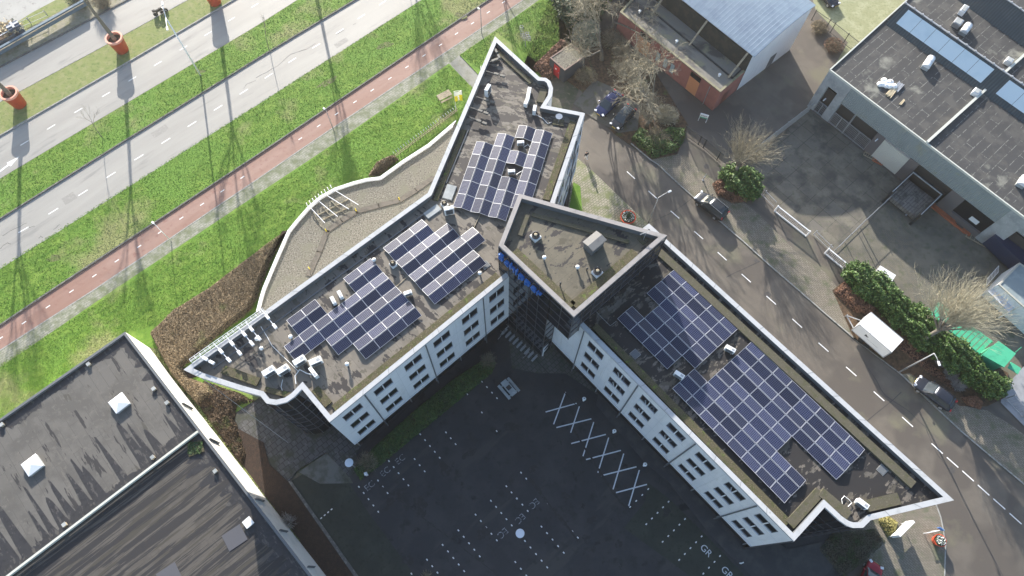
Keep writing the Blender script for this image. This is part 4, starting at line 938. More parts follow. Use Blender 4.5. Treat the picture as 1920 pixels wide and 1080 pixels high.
for i in range(4):
    a,b,c,d=O[i],O[(i+1)%4],inn_[(i+1)%4],inn_[i]
    m.quad((a[0],a[1],ZW),(b[0],b[1],ZW),(c[0],c[1],ZW),(d[0],d[1],ZW)); m.quad((d[0],d[1],ZW),(c[0],c[1],ZW),(c[0],c[1],ZW-.42),(d[0],d[1],ZW-.42))
    m.quad((a[0],a[1],ZW-.12),(b[0],b[1],ZW-.12),(b[0],b[1],ZW),(a[0],a[1],ZW))
m.build('roof_edge',JOINT,wh)
m=MB(); m.prism(O,0,ZW-.12,top=False); m.build('white_wall',mat('white_render',(0.8,0.78,0.74),[((0.68,0.67,0.63),.7,.5,.68)],rough=.7),wh)
m=MB(); m.beam((mi.x,mi.y,ZW-.05),(midW.x,midW.y,ZW-.05),.22,.35); m.build('party_parapet',CREAM,wh)
nrm=Vector((-dE.y,dE.x)); 
if (pL-c0).dot(nrm)>0: nrm=-nrm
m=MB()
for k in (10.5,15.5,23.5,27.5,32,39,46):
    p=c0+dE*k+nrm*.1; m=MB(); m.box((p.x,p.y,2.6),(.07,.22,2.6),math.atan2(dE.y,dE.x)); m.build('wall_fin',JOINT,wh)  # grey colour stands in for the slanted shadows of the fins
def stainshade(p0,p1,dirv,n,lmin,lmax,z,base_w,prob=1.0,seed=1,wv=.55):
    """ragged dark band with fingers: water run-off marks and painted parapet shade"""
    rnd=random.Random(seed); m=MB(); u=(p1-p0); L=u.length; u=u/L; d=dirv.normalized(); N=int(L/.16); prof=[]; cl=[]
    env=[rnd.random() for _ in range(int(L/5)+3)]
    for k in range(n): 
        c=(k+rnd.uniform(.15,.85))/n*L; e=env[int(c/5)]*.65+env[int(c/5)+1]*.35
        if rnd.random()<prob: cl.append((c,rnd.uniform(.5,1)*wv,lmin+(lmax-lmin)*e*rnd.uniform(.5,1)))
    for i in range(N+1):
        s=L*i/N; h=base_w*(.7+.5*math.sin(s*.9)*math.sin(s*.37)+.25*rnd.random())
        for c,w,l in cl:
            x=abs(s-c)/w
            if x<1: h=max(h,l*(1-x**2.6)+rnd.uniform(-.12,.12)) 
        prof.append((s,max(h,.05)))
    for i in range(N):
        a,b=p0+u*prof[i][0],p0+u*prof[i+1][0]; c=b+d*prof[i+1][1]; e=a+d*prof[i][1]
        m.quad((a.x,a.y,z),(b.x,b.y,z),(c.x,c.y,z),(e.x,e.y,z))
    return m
WETSHADE=mat('wet_shade_bitumen',(0.026,0.025,0.027),[((0.075,0.07,0.064),1.6,.56,.6,(1.5,.5,RD+90)),((0.018,0.017,0.019),3,.5,.62)],rough=.5)
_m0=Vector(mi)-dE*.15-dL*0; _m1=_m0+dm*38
stainshade(_m0,_m1,-dE,36,.8,8.5,ZW-.296,1.0,.9,5).build('stain_shade_band',WETSHADE,wh)
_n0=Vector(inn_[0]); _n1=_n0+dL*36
stainshade(_n0,_n1,dE,30,.6,3.0,ZW-.295,1.0,.75,9,.7).build('stain_shade_band',WETSHADE,wh)  # painted shade of the lawn-side parapet, shaped as a ragged dark band
_n2=Vector(inn_[0])+dL*.05; stainshade(_n2,_n2+dE*15,dL,10,.5,2.2,ZW-.294,.8,.7,12,.6).build('stain_shade_band',WETSHADE,wh)
_n3=Vector(mi)+dE*.3; stainshade(_n3,_n3+dE*30,dL,26,.8,5.5,ZW-.416,1.2,.8,15,.6).build('stain_shade_band',WETSHADE,wh)
def skylight(px_,py_,lb_):
    r=empty('skylight',tuple(g(px_,py_,ZW-.3)),lb_,'skylight','pyramid skylights on the left warehouse'); a=math.atan2(dE.y,dE.x)
    m=MB(); m.box((r.location.x,r.location.y,ZW-.31),(1.5,1.5,.4),a); m.build('curb',CONC,r)
    m=MB(); s=.8; co,si=math.cos(a),math.sin(a); z=ZW+.1
    vs=[(r.location.x+x*co-y*si,r.location.y+x*si+y*co,z) for x,y in ((-s,-s),(s,-s),(s,s),(-s,s))]+[(r.location.x,r.location.y,z+.2)]
    m.add(vs,[(0,1,4),(1,2,4),(2,3,4),(3,0,4)]); m.build('pyramid_dome',mat('dome',(0.82,0.84,0.85),rough=.45) if 'dome' not in bpy.data.materials else bpy.data.materials['dome'],r)
skylight(227,757,'pyramid skylight nearest the warehouse corner by the lawn'); skylight(65,873,'pyramid skylight further along the roof, near the left frame edge')
for i,(x,y,z,lb_) in enumerate([(168,684,ZW-.3,'small vent box near the lawn-side roof edge'),(290,730,ZW-.3,'small vent box right of the corner skylight'),(6,797,ZW-.3,'small vent box at the far left of the roof'),(288,858,ZW-.3,'small pale vent box just above the party parapet'),(123,984,ZW-.3,'small vent box beside the parapet further left'),(405,884,ZW-.42,'small tan vent box on the striped roof'),(467,980,ZW-.42,'white roof light box at the wall edge of the striped roof'),(315,756,ZW-.3,'small metal fitting on the roof by the white wall')]):
    r=empty('roof_vent',tuple(g(x,y,z)),lb_,'roof vent','small vents on the left warehouse'); m=MB(); s=.75 if i==6 else .34
    a=math.atan2(dE.y,dE.x)
    m.box((r.location.x,r.location.y,z-.02),(s,s,.3),a); m.build('box',(WPL if i==6 else WOOD),r,bevel=.02); m=MB(); m.box((r.location.x,r.location.y,z+.28),(s*1.1,s*1.1,.04),a); m.build('lid',WPL if i==6 else CONC,r)
r=empty('moss_tray',tuple(g(367,840,ZW-.4)),'mossy gravel tray in the corner below the party parapet','gravel tray'); m=MB(); m.box((r.location.x,r.location.y,ZW-.43),(1.5,1.3,.15),R_(20)); m.build('gravel',MOSSG,r)
leafcloud('moss',LEAFC,np.array([[r.location.x+random.uniform(-.7,.7),r.location.y+random.uniform(-.6,.6),ZW-.25] for _ in range(400)]),.12,r)
for x,y,lb_ in ((440,1008,'dark loose roofing sheet in the shaded part of the striped roof'),(317,1080,'dark loose roofing sheet at the bottom frame edge of the striped roof')):
    p=g(x,y,ZW-.41); tag(MB().box((p.x,p.y,p.z),(1.9,1.7,.03),R_(35)).build('roofing_sheet',mat('sheet_grey',(0.09,0.09,0.1),rough=.5) if 'sheet_grey' not in bpy.data.materials else bpy.data.materials['sheet_grey']),lb_,'roofing sheet')
# ---- shed with the red door
zs=2.5
sp=GL([(1031,108),(1070,81),(1098,105),(1059,132)],zs)
sh=empty('utility_shed',(sp[0][0],sp[0][1],0),'small black utility shed with red door and gravel roof','shed')
m=MB(); m.prism(sp,0,zs-.12,top=False); m.build('wall',mat('shed_wall',(0.055,0.058,0.065),rough=.7),sh)
si_=offset(sp,.16); m=MB()
for i in range(4):
    a,b,c,d=sp[i],sp[(i+1)%4],si_[(i+1)%4],si_[i]; m.quad((*a,zs),(*b,zs),(*c,zs),(*d,zs)); m.quad((*a,zs-.12),(*b,zs-.12),(*b,zs),(*a,zs)); m.quad((*d,zs),(*c,zs),(*c,zs-.15),(*d,zs-.15))
m.build('roof_edge',mat('edge_brown',(0.2,0.14,0.12),rough=.7),sh)
MB().sheet(si_,zs-.07).build('gravel_roof',GRAVEL,sh)
fs=Face((1031,108),(1059,132),zs); o=1 if (Vector(sp[1])-Vector(sp[0])).dot(fs.n)<0 else -1
m=MB(); m.quad(fs.pt(.9,.05,.03*o),fs.pt(2.0,.05,.03*o),fs.pt(2.0,2.2,.03*o),fs.pt(.9,2.2,.03*o)); dd=m.build('door',REDP,sh)
m=MB(); p=fs.pt(1.85,1.1,.06*o); m.box((p.x,p.y,p.z),(.1,.1,.12)); m.build('handle',STEEL,dd)
m=MB(); m.quad(fs.pt(1.2,1.35,.04*o),fs.pt(1.42,1.35,.04*o),fs.pt(1.42,1.6,.04*o),fs.pt(1.2,1.6,.04*o)); m.build('warning_plate',WPL,dd)
# ---- brick building with flat roof, courtyard strip behind
zb=3.85
bp=[(1162,22),(1351,172.5),(1431,103),(1417,112),(1338,48),(1280,2),(1230,-45)]
bp=GL([(1162,22),(1351,172.5),(1436,100),(1265,-55),(1235,-60)],zb)
bk=empty('brick_building',(bp[1][0],bp[1][1],0),'low red brick building with flat mossy roof and orange doors','building')
m=MB(); m.prism(bp,0,zb-.14,top=False); m.build('brick_wall',BRICK,bk)
bi=offset(bp,.3); m=MB()
for i in range(5):
    a,b,c,d=bp[i],bp[(i+1)%5],bi[(i+1)%5],bi[i]; m.quad((*a,zb),(*b,zb),(*c,zb),(*d,zb)); m.quad((*a,zb-.14),(*b,zb-.14),(*b,zb),(*a,zb)); m.quad((*d,zb),(*c,zb),(*c,zb-.2),(*d,zb-.2))
m.build('roof_edge',mat('pale_moss_edge',(0.25,0.23,0.15),[((0.17,0.17,0.09),2,.5,.65)],rough=.8),bk)
MB().sheet(bi,zb-.15).build('roof_surface',mat('flat_roof',(0.2,0.19,0.165),[((0.085,0.08,0.075),.35,.52,.6,(3,1,-37)),((0.24,0.23,0.15),.5,.55,.65)],rough=.8),bk)
m=MB(); rr=GL([(1210,12),(1338,128),(1348,143),(1330,148),(1195,26)],zb+.12)
a=g(1216,14,zb).xy;b=g(1374,146,zb).xy; m.beam((a.x,a.y,zb-.05),(b.x,b.y,zb-.05),.14,.16); 
a=g(1374,146,zb).xy;b=g(1390,130,zb).xy; m.beam((a.x,a.y,zb-.05),(b.x,b.y,zb-.05),.14,.16); a=g(1216,14,zb).xy;b=g(1200,24,zb).xy; m.beam((a.x,a.y,zb-.05),(b.x,b.y,zb-.05),.14,.16)
m.build('roof_upstand',BLACKM,bk)
# flat dark sheet painting the shade of the deep courtyard gap
MB().sheet(GL([(1258,8),(1288,0),(1412,112),(1398,122)],zb),zb-.142).build('courtyard_shade',mat('court_shade',(0.03,0.032,0.028),[((0.05,0.045,0.035),1,.5,.6)],rough=.9),bk)
fb=Face((1162,22),(1351,172.5),zb); ob_=1 if (Vector(bp[2])-Vector(bp[1])).dot(fb.n)<0 else -1
def bdoor(pxa,pxb,z1,lbl,m_):
    u0=fb.uz(*pxa)[0];u1=fb.uz(*pxb)[0]
    mm=MB(); mm.quad(fb.pt(u0,0.05,.03*ob_),fb.pt(u1,0.05,.03*ob_),fb.pt(u1,z1,.03*ob_),fb.pt(u0,z1,.03*ob_)); d_=mm.build('garage_door',m_,bk,label=lbl)
    mm=MB(); mm.quad(fb.pt(u0,z1,.025*ob_),fb.pt(u1,z1,.025*ob_),fb.pt(u1,zb-.3,.025*ob_),fb.pt(u0,zb-.3,.025*ob_)); mm.build('transom_window',GLASS,bk)
    for k in range(1,4):
        mm=MB(); mm.beam(fb.pt(u0,z1*k/4,.035*ob_),fb.pt(u1,z1*k/4,.035*ob_),.02,.02); mm.build('door_rail',ODOOR,d_)
bdoor((1195,85),(1216,98),2.7,'brown door',ODOOR); bdoor((1287,160),(1306,172),2.7,'orange door',ODOOR)
for x,y in ((1235,103),(1249,115),(1261,126)):
    u=fb.uz(x,y)[0]; mm=MB(); mm.quad(fb.pt(u-.35,.7,.03*ob_),fb.pt(u+.35,.7,.03*ob_),fb.pt(u+.35,2.4,.03*ob_),fb.pt(u-.35,2.4,.03*ob_)); w_=mm.build('window',JOINT,bk)
    mm=MB(); mm.quad(fb.pt(u-.28,.78,.045*ob_),fb.pt(u+.28,.78,.045*ob_),fb.pt(u+.28,2.32,.045*ob_),fb.pt(u-.28,2.32,.045*ob_)); mm.build('frosted_pane',mat('frosted',(0.33,0.42,0.45),rough=.3) if 'frosted' not in bpy.data.materials else bpy.data.materials['frosted'],w_)
fc2=Face((1351,172.5),(1436,100),zb); oc=1 if (Vector(bp[0])-Vector(bp[1])).dot(fc2.n)<0 else -1
for u0,u1 in ((1.3,2.6),(4.9,5.9)):
    mm=MB(); mm.quad(fc2.pt(u0,.05,.03*oc),fc2.pt(u1,.05,.03*oc),fc2.pt(u1,2.3,.03*oc),fc2.pt(u0,2.3,.03*oc)); mm.build('side_door',mat('brown_door',(0.16,0.05,0.035),rough=.6) if 'brown_door' not in bpy.data.materials else bpy.data.materials['brown_door'],bk)
mm=MB(); mm.tube([fb.pt(fb.L-1.6,0,.1*ob_),fb.pt(fb.L-1.6,3.6,.1*ob_)],.05,6); mm.build('downpipe',STEEL,bk)
for x,y in ((1268,80),(1348,143),(1199,24)):
    p=g(x,y,zb-.15); mm=MB(); mm.lathe(p,[(.14,0),(.14,.3),(.2,.3),(.2,.42),(.05,.46)],12); mm.build('roof_cowl',WPL,bk)
# ---- blue vaulted hall
zh=7.75
hl=empty('blue_roofed_hall',tuple(g(1477,97,0)),'tall hall with curved pale blue standing seam roof and white end wall','hall')
e0=g(1414,107,zh-1.0).xy; e1=g(1524,20,zh-.3).xy
F0=g(1279,0,zh-1.0).xy; dr=(F0-e0).normalized(); ll=55.0
# curved roof: profile between e0 (eave) and e1 (ridge edge), extruded along dr
NP=10; prof=[]
for i in range(NP+1):
    t=i/NP; p=e0.lerp(e1,t); z=(zh-1.0)+(1.7*math.sin(t*math.pi/2*1.15)/math.sin(math.pi/2*1.0)) ; prof.append((p,z))
m=MB(); seam=MB()
for i in range(NP):
    (p,z),(q,w)=prof[i],prof[i+1]
    a=Vector((p.x,p.y,z));b=Vector((q.x,q.y,w)); D=Vector((dr.x,dr.y,0))*ll
    m.quad(a,b,b+D,a+D); m.quad(a-Vector((0,0,.15)),b-Vector((0,0,.15)),b,a)
m.build('vaulted_roof',BLUER,hl,smooth=False)
k=.3
while k<ll:
    D=Vector((dr.x,dr.y,0))*k
    seam.tube([Vector((p.x,p.y,z+.0))+D for p,z in prof],.03,4,cap=False); k+=.55
seam.build('standing_seams',BLUER,hl,kind='stuff') if False else seam.build('standing_seams',BLUER,hl)
m=MB(); vs=[Vector((p.x,p.y,z-.15)) for p,z in prof]
off2=Vector((dr.x,dr.y,0))*.25
vs=[v+off2 for v in vs]
poly=vs+[Vector((vs[-1].x,vs[-1].y,0)),Vector((vs[0].x,vs[0].y,0))]
m.add(poly,[tuple(range(len(poly)))]); 
a=vs[-1]; D=Vector((dr.x,dr.y,0))*ll; m.quad((a.x,a.y,0),(a.x+D.x,a.y+D.y,0),(a.x+D.x,a.y+D.y,a.z),a)
m.build('white_end_wall',WHITE,hl); m=MB(); a=vs[0]; m.quad((a.x,a.y,0),(a.x+D.x,a.y+D.y,0),(a.x+D.x,a.y+D.y,a.z),a)
m.build('shade_side_wall',bpy.data.materials['court_shade'],hl)  # wall coloured dark to paint the shaded gap below the eave
fe=Vector((vs[-1].x-vs[0].x,vs[-1].y-vs[0].y,0)); fn=fe.normalized()
p0=Vector((vs[0].x,vs[0].y,0))+fe*.52-off2*.15
m=MB(); m.quad(p0,p0+fn*1.3,p0+fn*1.3+Vector((0,0,2.4)),p0+Vector((0,0,2.4))); m.build('side_door',JOINT,hl)
sup=MB()
for k in (1,8,15,22): 
    a=e0+dr*k; b=a+Vector((e0.x-e1.x,e0.y-e1.y)).normalized()*2.4; sup.beam((a.x,a.y,zh-1.1),(b.x,b.y,zb-.05),.22,.2)
sup.build('roof_struts',WOOD,hl)
# ---- grey warehouse on the right
zr=7.1
FW=Face((1556,131),(1900,392),zr)
gw_=empty('grey_warehouse',tuple(FW.pt(0,0)),'long grey industrial warehouse with black roof, blue skylight band and corrugated front','warehouse')
ow=-1 if FW.n.y>0 else 1
inw=FW.n*(-ow)
LW=FW.L+30; DW=60
leftA=g(1556,131,zr).xy; leftB=g(1696,4,zr).xy; dl=(leftB-leftA).normalized()
ply=[tuple(FW.pt(0,0).xy),tuple(FW.pt(LW,0).xy),tuple((FW.pt(LW,0).xy+dl*DW)),tuple(leftA+dl*DW)]
MB().sheet(ply,zr-.12).build('roof_surface',ROOF_R,gw_)
m=MB()
for a,b in ((ply[0],ply[1]),(ply[3],ply[0])):
    m.beam((a[0],a[1],zr-.06),(b[0],b[1],zr-.06),.15,.3)
pa=g(1737,268,zr).xy; pb=g(1920,103,zr+.3).xy; dp=(pb-pa).normalized(); pc=pa+dp*DW*.9
m.beam((pa.x,pa.y,zr+.05),(pc.x,pc.y,zr+.05),.3,.45); m.build('parapet',CREAM,gw_)
# front wall pieces, from photo features
def fq(mb,u0,u1,z0,z1,o=0.0,m_=0): mb.quad(FW.pt(u0,z0,o*ow),FW.pt(u1,z0,o*ow),FW.pt(u1,z1,o*ow),FW.pt(u0,z1,o*ow),m_)
uA=FW.uz(1597,165)[0]; uB=FW.uz(1900,392)[0]
zc=3.9
# corrugated band built as folded sheet
m=MB(); k=uA; st_=.24
while k<uB:
    m.quad(FW.pt(k,zc,0),FW.pt(k+st_*.5,zc,.05*ow),FW.pt(k+st_*.5,zr-.2,.05*ow),FW.pt(k,zr-.2,0))
    m.quad(FW.pt(k+st_*.5,zc,.05*ow),FW.pt(k+st_,zc,0),FW.pt(k+st_,zr-.2,0),FW.pt(k+st_*.5,zr-.2,.05*ow)); k+=st_
m.build('corrugated_cladding',CORR,gw_)
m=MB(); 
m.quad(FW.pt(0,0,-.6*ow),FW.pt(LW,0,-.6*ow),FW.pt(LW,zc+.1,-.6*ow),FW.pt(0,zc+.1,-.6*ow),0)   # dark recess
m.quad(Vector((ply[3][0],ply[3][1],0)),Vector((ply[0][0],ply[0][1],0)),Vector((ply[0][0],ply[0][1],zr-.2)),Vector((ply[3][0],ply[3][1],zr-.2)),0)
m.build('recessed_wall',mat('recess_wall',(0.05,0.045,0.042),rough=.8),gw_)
def block(u0,u1,z0,z1,o0,o1,name,m_,parent=gw_,**kw):
    mb=MB(); a,b=FW.pt(u0,0,o0*ow),FW.pt(u1,0,o0*ow); c,d=FW.pt(u1,0,o1*ow),FW.pt(u0,0,o1*ow)
    mb.prism([tuple(a.xy),tuple(b.xy),tuple(c.xy),tuple(d.xy)],z0,z1,bottom=True); return mb.build(name,m_,parent,**kw)
U=lambda x,y:FW.uz(x,y)[0]
block(0,.95,0,zr-.2,-.5,.06,'concrete_column',CONC)
block(.95,uA,4.9,zr-.2,-.5,.06,'concrete_lintel',CONC)
block(uA-1.1,uA,0,4.9,-.5,.06,'concrete_column',CONC)
uG0=uA; uG1=U(1626,275)+.0
block(uA,uA+.01+U(1651,247)-uA,zc-.01,zc+.0,-.5,.0,'soffit_strip',JOINT) if False else None
# dark brick piers & roller door
uD0,_=FW.uz(1660,262); 
def Uq(x,y): return FW.uz(x,y)
u_rd0=(Uq(1638,288)[0]+Uq(1661,258)[0])/2; u_rd1=(Uq(1679,327)[0]+Uq(1709,293)[0])/2
PIER=mat('pier_brick',(0.13,0.12,0.12),rough=.85)
block(u_rd0-1.2,u_rd0,0,zc,-.5,.02,'brick_pier',PIER)
block(u_rd0,u_rd1,3.55,zc,-.3,.04,'door_lintel',STEEL)
m=MB(); k=u_rd0
while k<u_rd1-.01:
    s2=min(.2,u_rd1-k); m.quad(FW.pt(k,.05,0),FW.pt(k+s2*.5,.05,.04*ow),FW.pt(k+s2*.5,3.55,.04*ow),FW.pt(k,3.55,0)); m.quad(FW.pt(k+s2*.5,.05,.04*ow),FW.pt(k+s2,.05,0),FW.pt(k+s2,3.55,0),FW.pt(k+s2*.5,3.55,.04*ow)); k+=.2
m.build('roller_door',CREAM,gw_,label='cream corrugated roller door')
block(u_rd1,u_rd1+1.3,0,zc,-.5,.02,'brick_pier',PIER)
u_dk=u_rd1+1.3
uE0=U(1760,370); uF=U(1845,430)
block(u_dk+4.8,u_dk+6.6,0,zc,-.5,.02,'brick_pier',PIER)
block(uB-.2,LW,0,.95,-.5,.05,'low_wall',PIER)
block(uB+.0,uB+2.2,0,zr-.2,-.5,.06,'concrete_column',CONC)
block(uB+2.2,LW,4.9,zr-.2,-.5,.06,'concrete_lintel',CONC)
block(u_dk+6.6,uB,0,1.0,-.5,.04,'low_wall',PIER)
block(u_dk+6.6,uB,1.0,zc,-.3,-.28,'window_band',GLASS)
# barred gates in the left openings
def bars(u0,u1,z1,o,lb_):
    r=empty('barred_gate',tuple(FW.pt(u0,0,o*ow)),lb_,'gate','galvanised barred gates of the grey warehouse'); mb=MB(); k=u0
    while k<=u1: mb.beam(FW.pt(k,.1,o*ow),FW.pt(k,z1,o*ow),.05,.05); k+=.17
    mb.build('bars',STEEL,r); mb=MB()
    for z in (.12,z1): mb.beam(FW.pt(u0,z,o*ow),FW.pt(u1,z,o*ow),.09,.09)
    for u in (u0,u1,(u0+u1)/2): mb.beam(FW.pt(u,0,o*ow),FW.pt(u,z1,o*ow),.09,.09)
    mb.build('gate_frame',STEEL,r)
bars(.95,uA-1.1,2.0,.0,'barred gate between the two concrete columns at the yard corner')
bars(uA+.1,uA+2.3,2.1,.0,'narrow barred gate right of the concrete column'); bars(uA+2.4,u_rd0-1.25,2.1,.0,'wide double barred gate left of the roller door')
m=MB(); m.beam(FW.pt(uA+2.35,0,0),FW.pt(uA+2.35,zc,0),.15,.15); m.build('post',STEEL,gw_)
m=MB(); m.beam(FW.pt(uA+2.4,zc-.1,-.3*ow),FW.pt(u_rd0-1.2,zc-.1,-.3*ow),.12,.2); m.build('red_beam',REDP,gw_)
for u in (u_rd0-.7,uA-2.6 if False else 1.6): 
    p=FW.pt(u,3.2,.2*ow); m=MB(); m.beam(p,p+Vector((inw.x,inw.y,0))*-.5,.14,.12); m.build('wall_lamp',WPL,gw_)
# saw tooth roof lights
def saw(l0,l1,h0,h1,name,back=5):
    a=g(*l0,zr).xy;b=g(*l1,zr).xy;c=g(*h0,zr+1.9).xy
    d=(b-a).normalized(); n=Vector((-d.y,d.x)); n=n if (c-a).dot(n)>0 else -n
    w=(c-a).dot(n); b=b+d*28
    A=Vector((a.x,a.y,zr-.1));B=Vector((b.x,b.y,zr-.1));C_=Vector((b.x+n.x*w,b.y+n.y*w,zr+1.9));D=Vector((a.x+n.x*w,a.y+n.y*w,zr+1.9))
    m=MB(); m.quad(A,B,C_,D); E=D-Vector((0,0,2));F=C_-Vector((0,0,2)); m.quad(D,C_,F,E); m.add([A,D,E],[(0,1,2)]); m.build(name,GREENR,gw_)
    m=MB(); m.beam(D,C_,.18,.1); L=(C_-D).length;k=0
    while k<L: p=D.lerp(C_,k/L); m.box((p.x,p.y,p.z-.02),(.22,.22,.16)); k+=1.3
    m.build('ridge_cap',STEEL,gw_)
    return A,B,C_,D
A,B,C_,D=saw((1661,45),(1848,178),(1697,5),(1877,130),'sawtooth_roof')
def onsaw(s,t,h=.05): 
    p=A.lerp(B,s).lerp(D.lerp(C_,s),t); n=(B-A).cross(D-A).normalized(); n=n if n.z>0 else -n; return p+n*h
LS=(B-A).length
def sfind(x,y):
    n=(B-A).cross(D-A).normalized(); r=ray(x,y); t=((A-Vector((0,0,HC))).dot(n))/r.dot(n); q=Vector((0,0,HC))+r*t
    s=(q-A).dot((B-A).normalized()); w=(q-A).dot((D-A).normalized()); return s,w/(D-A).length
s0,t0=sfind(1686,37); s1,t1=sfind(1704,17); s2,t2=sfind(1845,150)
def skyband(sa,sb,t0,t1):
    nseg=max(1,round((sb-sa)/2.2)); 
    for i in range(nseg):
        a=(sa+(sb-sa)*i/nseg+.02)/LS; b=(sa+(sb-sa)*(i+1)/nseg-.02)/LS
        m=MB(); m.quad(onsaw(a,t0),onsaw(b,t0),onsaw(b,t1),onsaw(a,t1)); m.build('skylight_panel',SKYL,gw_)
skyband(s0,s2,.25,.87)
s3,_=sfind(1873,169); skyband(s3,s3+16,.25,.87)
saw((1795,-2),(1920,87),(1832,-40),(1960,40),'sawtooth_roof')
# things on the right roof
def cyl_unit(x,y,rz,lb_,m_=WSTEEL,L=1.7,w=.95):
    r=empty('roof_unit',tuple(g(x,y,zr)),lb_,'roof unit','ventilation units on the grey warehouse'); c=r.location; co,si=math.cos(R_(rz)),math.sin(R_(rz))
    m=MB(); m.box((c.x,c.y,zr-.1),(L,w*.95,.45),R_(rz)); m.build('base',CONC,r)
    m=MB(); N=12; base=len(m.v)
    for e in (-L/2,L/2):
        for k in range(N+1):
            t=math.pi*k/N; y_=w/2*math.cos(t); z_=.35+w*.45*math.sin(t); m.v.append((c.x+e*co-y_*si,c.y+e*si+y_*co,zr+z_))
    for k in range(N): m.f.append((k,k+1,N+1+k+1,N+1+k)); m.m.append(0)
    m.f.append(tuple(range(N+1))); m.m.append(0); m.f.append(tuple(range(N+1,2*N+2))); m.m.append(0)
    m.build('rounded_hood',m_,r)
    m=MB(); 
    for e in (-L/2+.08,0,L/2-.08): 
        m.tube([(c.x+e*co-(w/2+.01)*math.cos(t)*si,c.y+e*si+(w/2+.01)*math.cos(t)*co,zr+.35+(w*.45+.01)*math.sin(t)) for t in [math.pi*k/8 for k in range(9)]],.02,4)
    m.build('hood_bands',STEEL,r)
cyl_unit(1738,121,53,'white rounded vent hood below the long skylight band',L=1.9); cyl_unit(1808,58,50,'white rounded vent hood beyond the skylight ridge',L=1.7)
cyl_unit(1915,343,50,'white rounded vent hood at the right frame edge',L=1.4)
for x,y,sz,lb_ in ((1793,46,(1.2,1.0,.7),'grey square vent box beside the rounded hood beyond the ridge'),(1804,22,(1.4,.7,.7),'long white vent box at the top of the far roof'),(1828,175,(.9,.8,.6),'small white vent box beside the party parapet'),(1889,117,(.9,.8,.6),'small white vent box beyond the ridge by the parapet')):
    r=empty('roof_unit',tuple(g(x,y,zr)),lb_,'roof unit','ventilation units on the grey warehouse'); c=r.location; m=MB(); m.box((c.x,c.y,zr-.12),sz,R_(50)); m.build('base',WSTEEL if sz[0]!=1.2 else STEEL,r,bevel=.04); m=MB(); m.box((c.x,c.y,zr-.12+sz[2]),(sz[0]*.8,sz[1]*.7,.06),R_(50)); m.build('lid',CONC,r)
for i,(x,y,sz,rz,lb_,m_) in enumerate(((1672,172,(1.7,.75,.22),48,'stack of pale timber laths on the warehouse roof',NWOOD),(1690,190,(1.0,.55,.15),48,'small pale wooden board on the warehouse roof',NWOOD),(1684,163,(1.6,.8,.2),48,'bundle of silver metal strips on the warehouse roof',STEEL))):
    r=empty('material_stack',tuple(g(x,y,zr)),lb_,'material stack'); c=r.location; 
    for k in range(6 if i!=1 else 3):
        m=MB(); o_=(k-2.5)*sz[1]/6; a=R_(rz); m.box((c.x-o_*math.sin(a),c.y+o_*math.cos(a),zr-.12),(sz[0]*random.uniform(.85,1.1),sz[1]/7,sz[2]*random.uniform(.7,1.1)),a+random.uniform(-.04,.04)); m.build('strip',m_,r)
r=empty('white_bags',tuple(g(1662,157,zr)),'heap of crumpled white bags on the warehouse roof','bags')
for k in range(9):
    c=r.location; m=MB(); m.lathe((c.x+random.uniform(-.9,.9),c.y+random.uniform(-.5,.5),zr-.12),[(.3,0),(.42,.12),(.36,.3),(.12,.4)],7); m.build('bag',WPL,r)
# loading dock with lowered tail platform
dk=empty('loading_dock',tuple(FW.pt(u_dk+2.4,0,2*ow)),'dark loading dock pit with steel frame and worn plank floor in front of the warehouse','loading dock')
block(u_dk+.3,u_dk+4.2,.25,.95,.1,3.9,'platform',mat('dock_planks',(0.2,0.19,0.175),[((0.1,0.095,0.085),1.2,.48,.62),((0.27,0.25,0.22),3,.55,.68)],rough=.8,brick=(4.0,.35,41,(0.07,.065,.06),.03,.5,(0.23,.215,.2))),dk)
block(u_dk+.0,u_dk+.3,0,2.6,.1,4.6,'side_screen',BLACKM,dk); block(u_dk+4.2,u_dk+4.5,0,2.6,.1,4.6,'side_screen',BLACKM,dk)
block(u_dk+.0,u_dk+4.5,2.6,2.7,3.3 if False else .1,.45,'lintel',BLACKM,dk)
m=MB(); 
for u in (u_dk+.15,u_dk+4.35): m.beam(FW.pt(u,2.65,.1*ow),FW.pt(u,2.65,4.6*ow),.1,.08)
m.beam(FW.pt(u_dk+.1,2.75,.5*ow),FW.pt(u_dk+4.4,2.75,.5*ow),.12,.1); m.build('pale_edge',CONC,dk)
for s_,(a,b) in enumerate((((1660,375),(1682,356)),((1698,404),(1717,384)))):
    p=g(*a,.2);q=g(*b,.2); md=(p+q)/2+Vector((0,0,.25)); m=MB(); m.tube([p,p.lerp(md,.5)+Vector((.05,0,.1)),md,q.lerp(md,.5),q],.11,7); tag(m.build('wheel_guide',STEEL),'curved steel wheel guide on the yard, '+('left of the dock pit' if s_==0 else 'right of the dock pit'),'wheel guide')
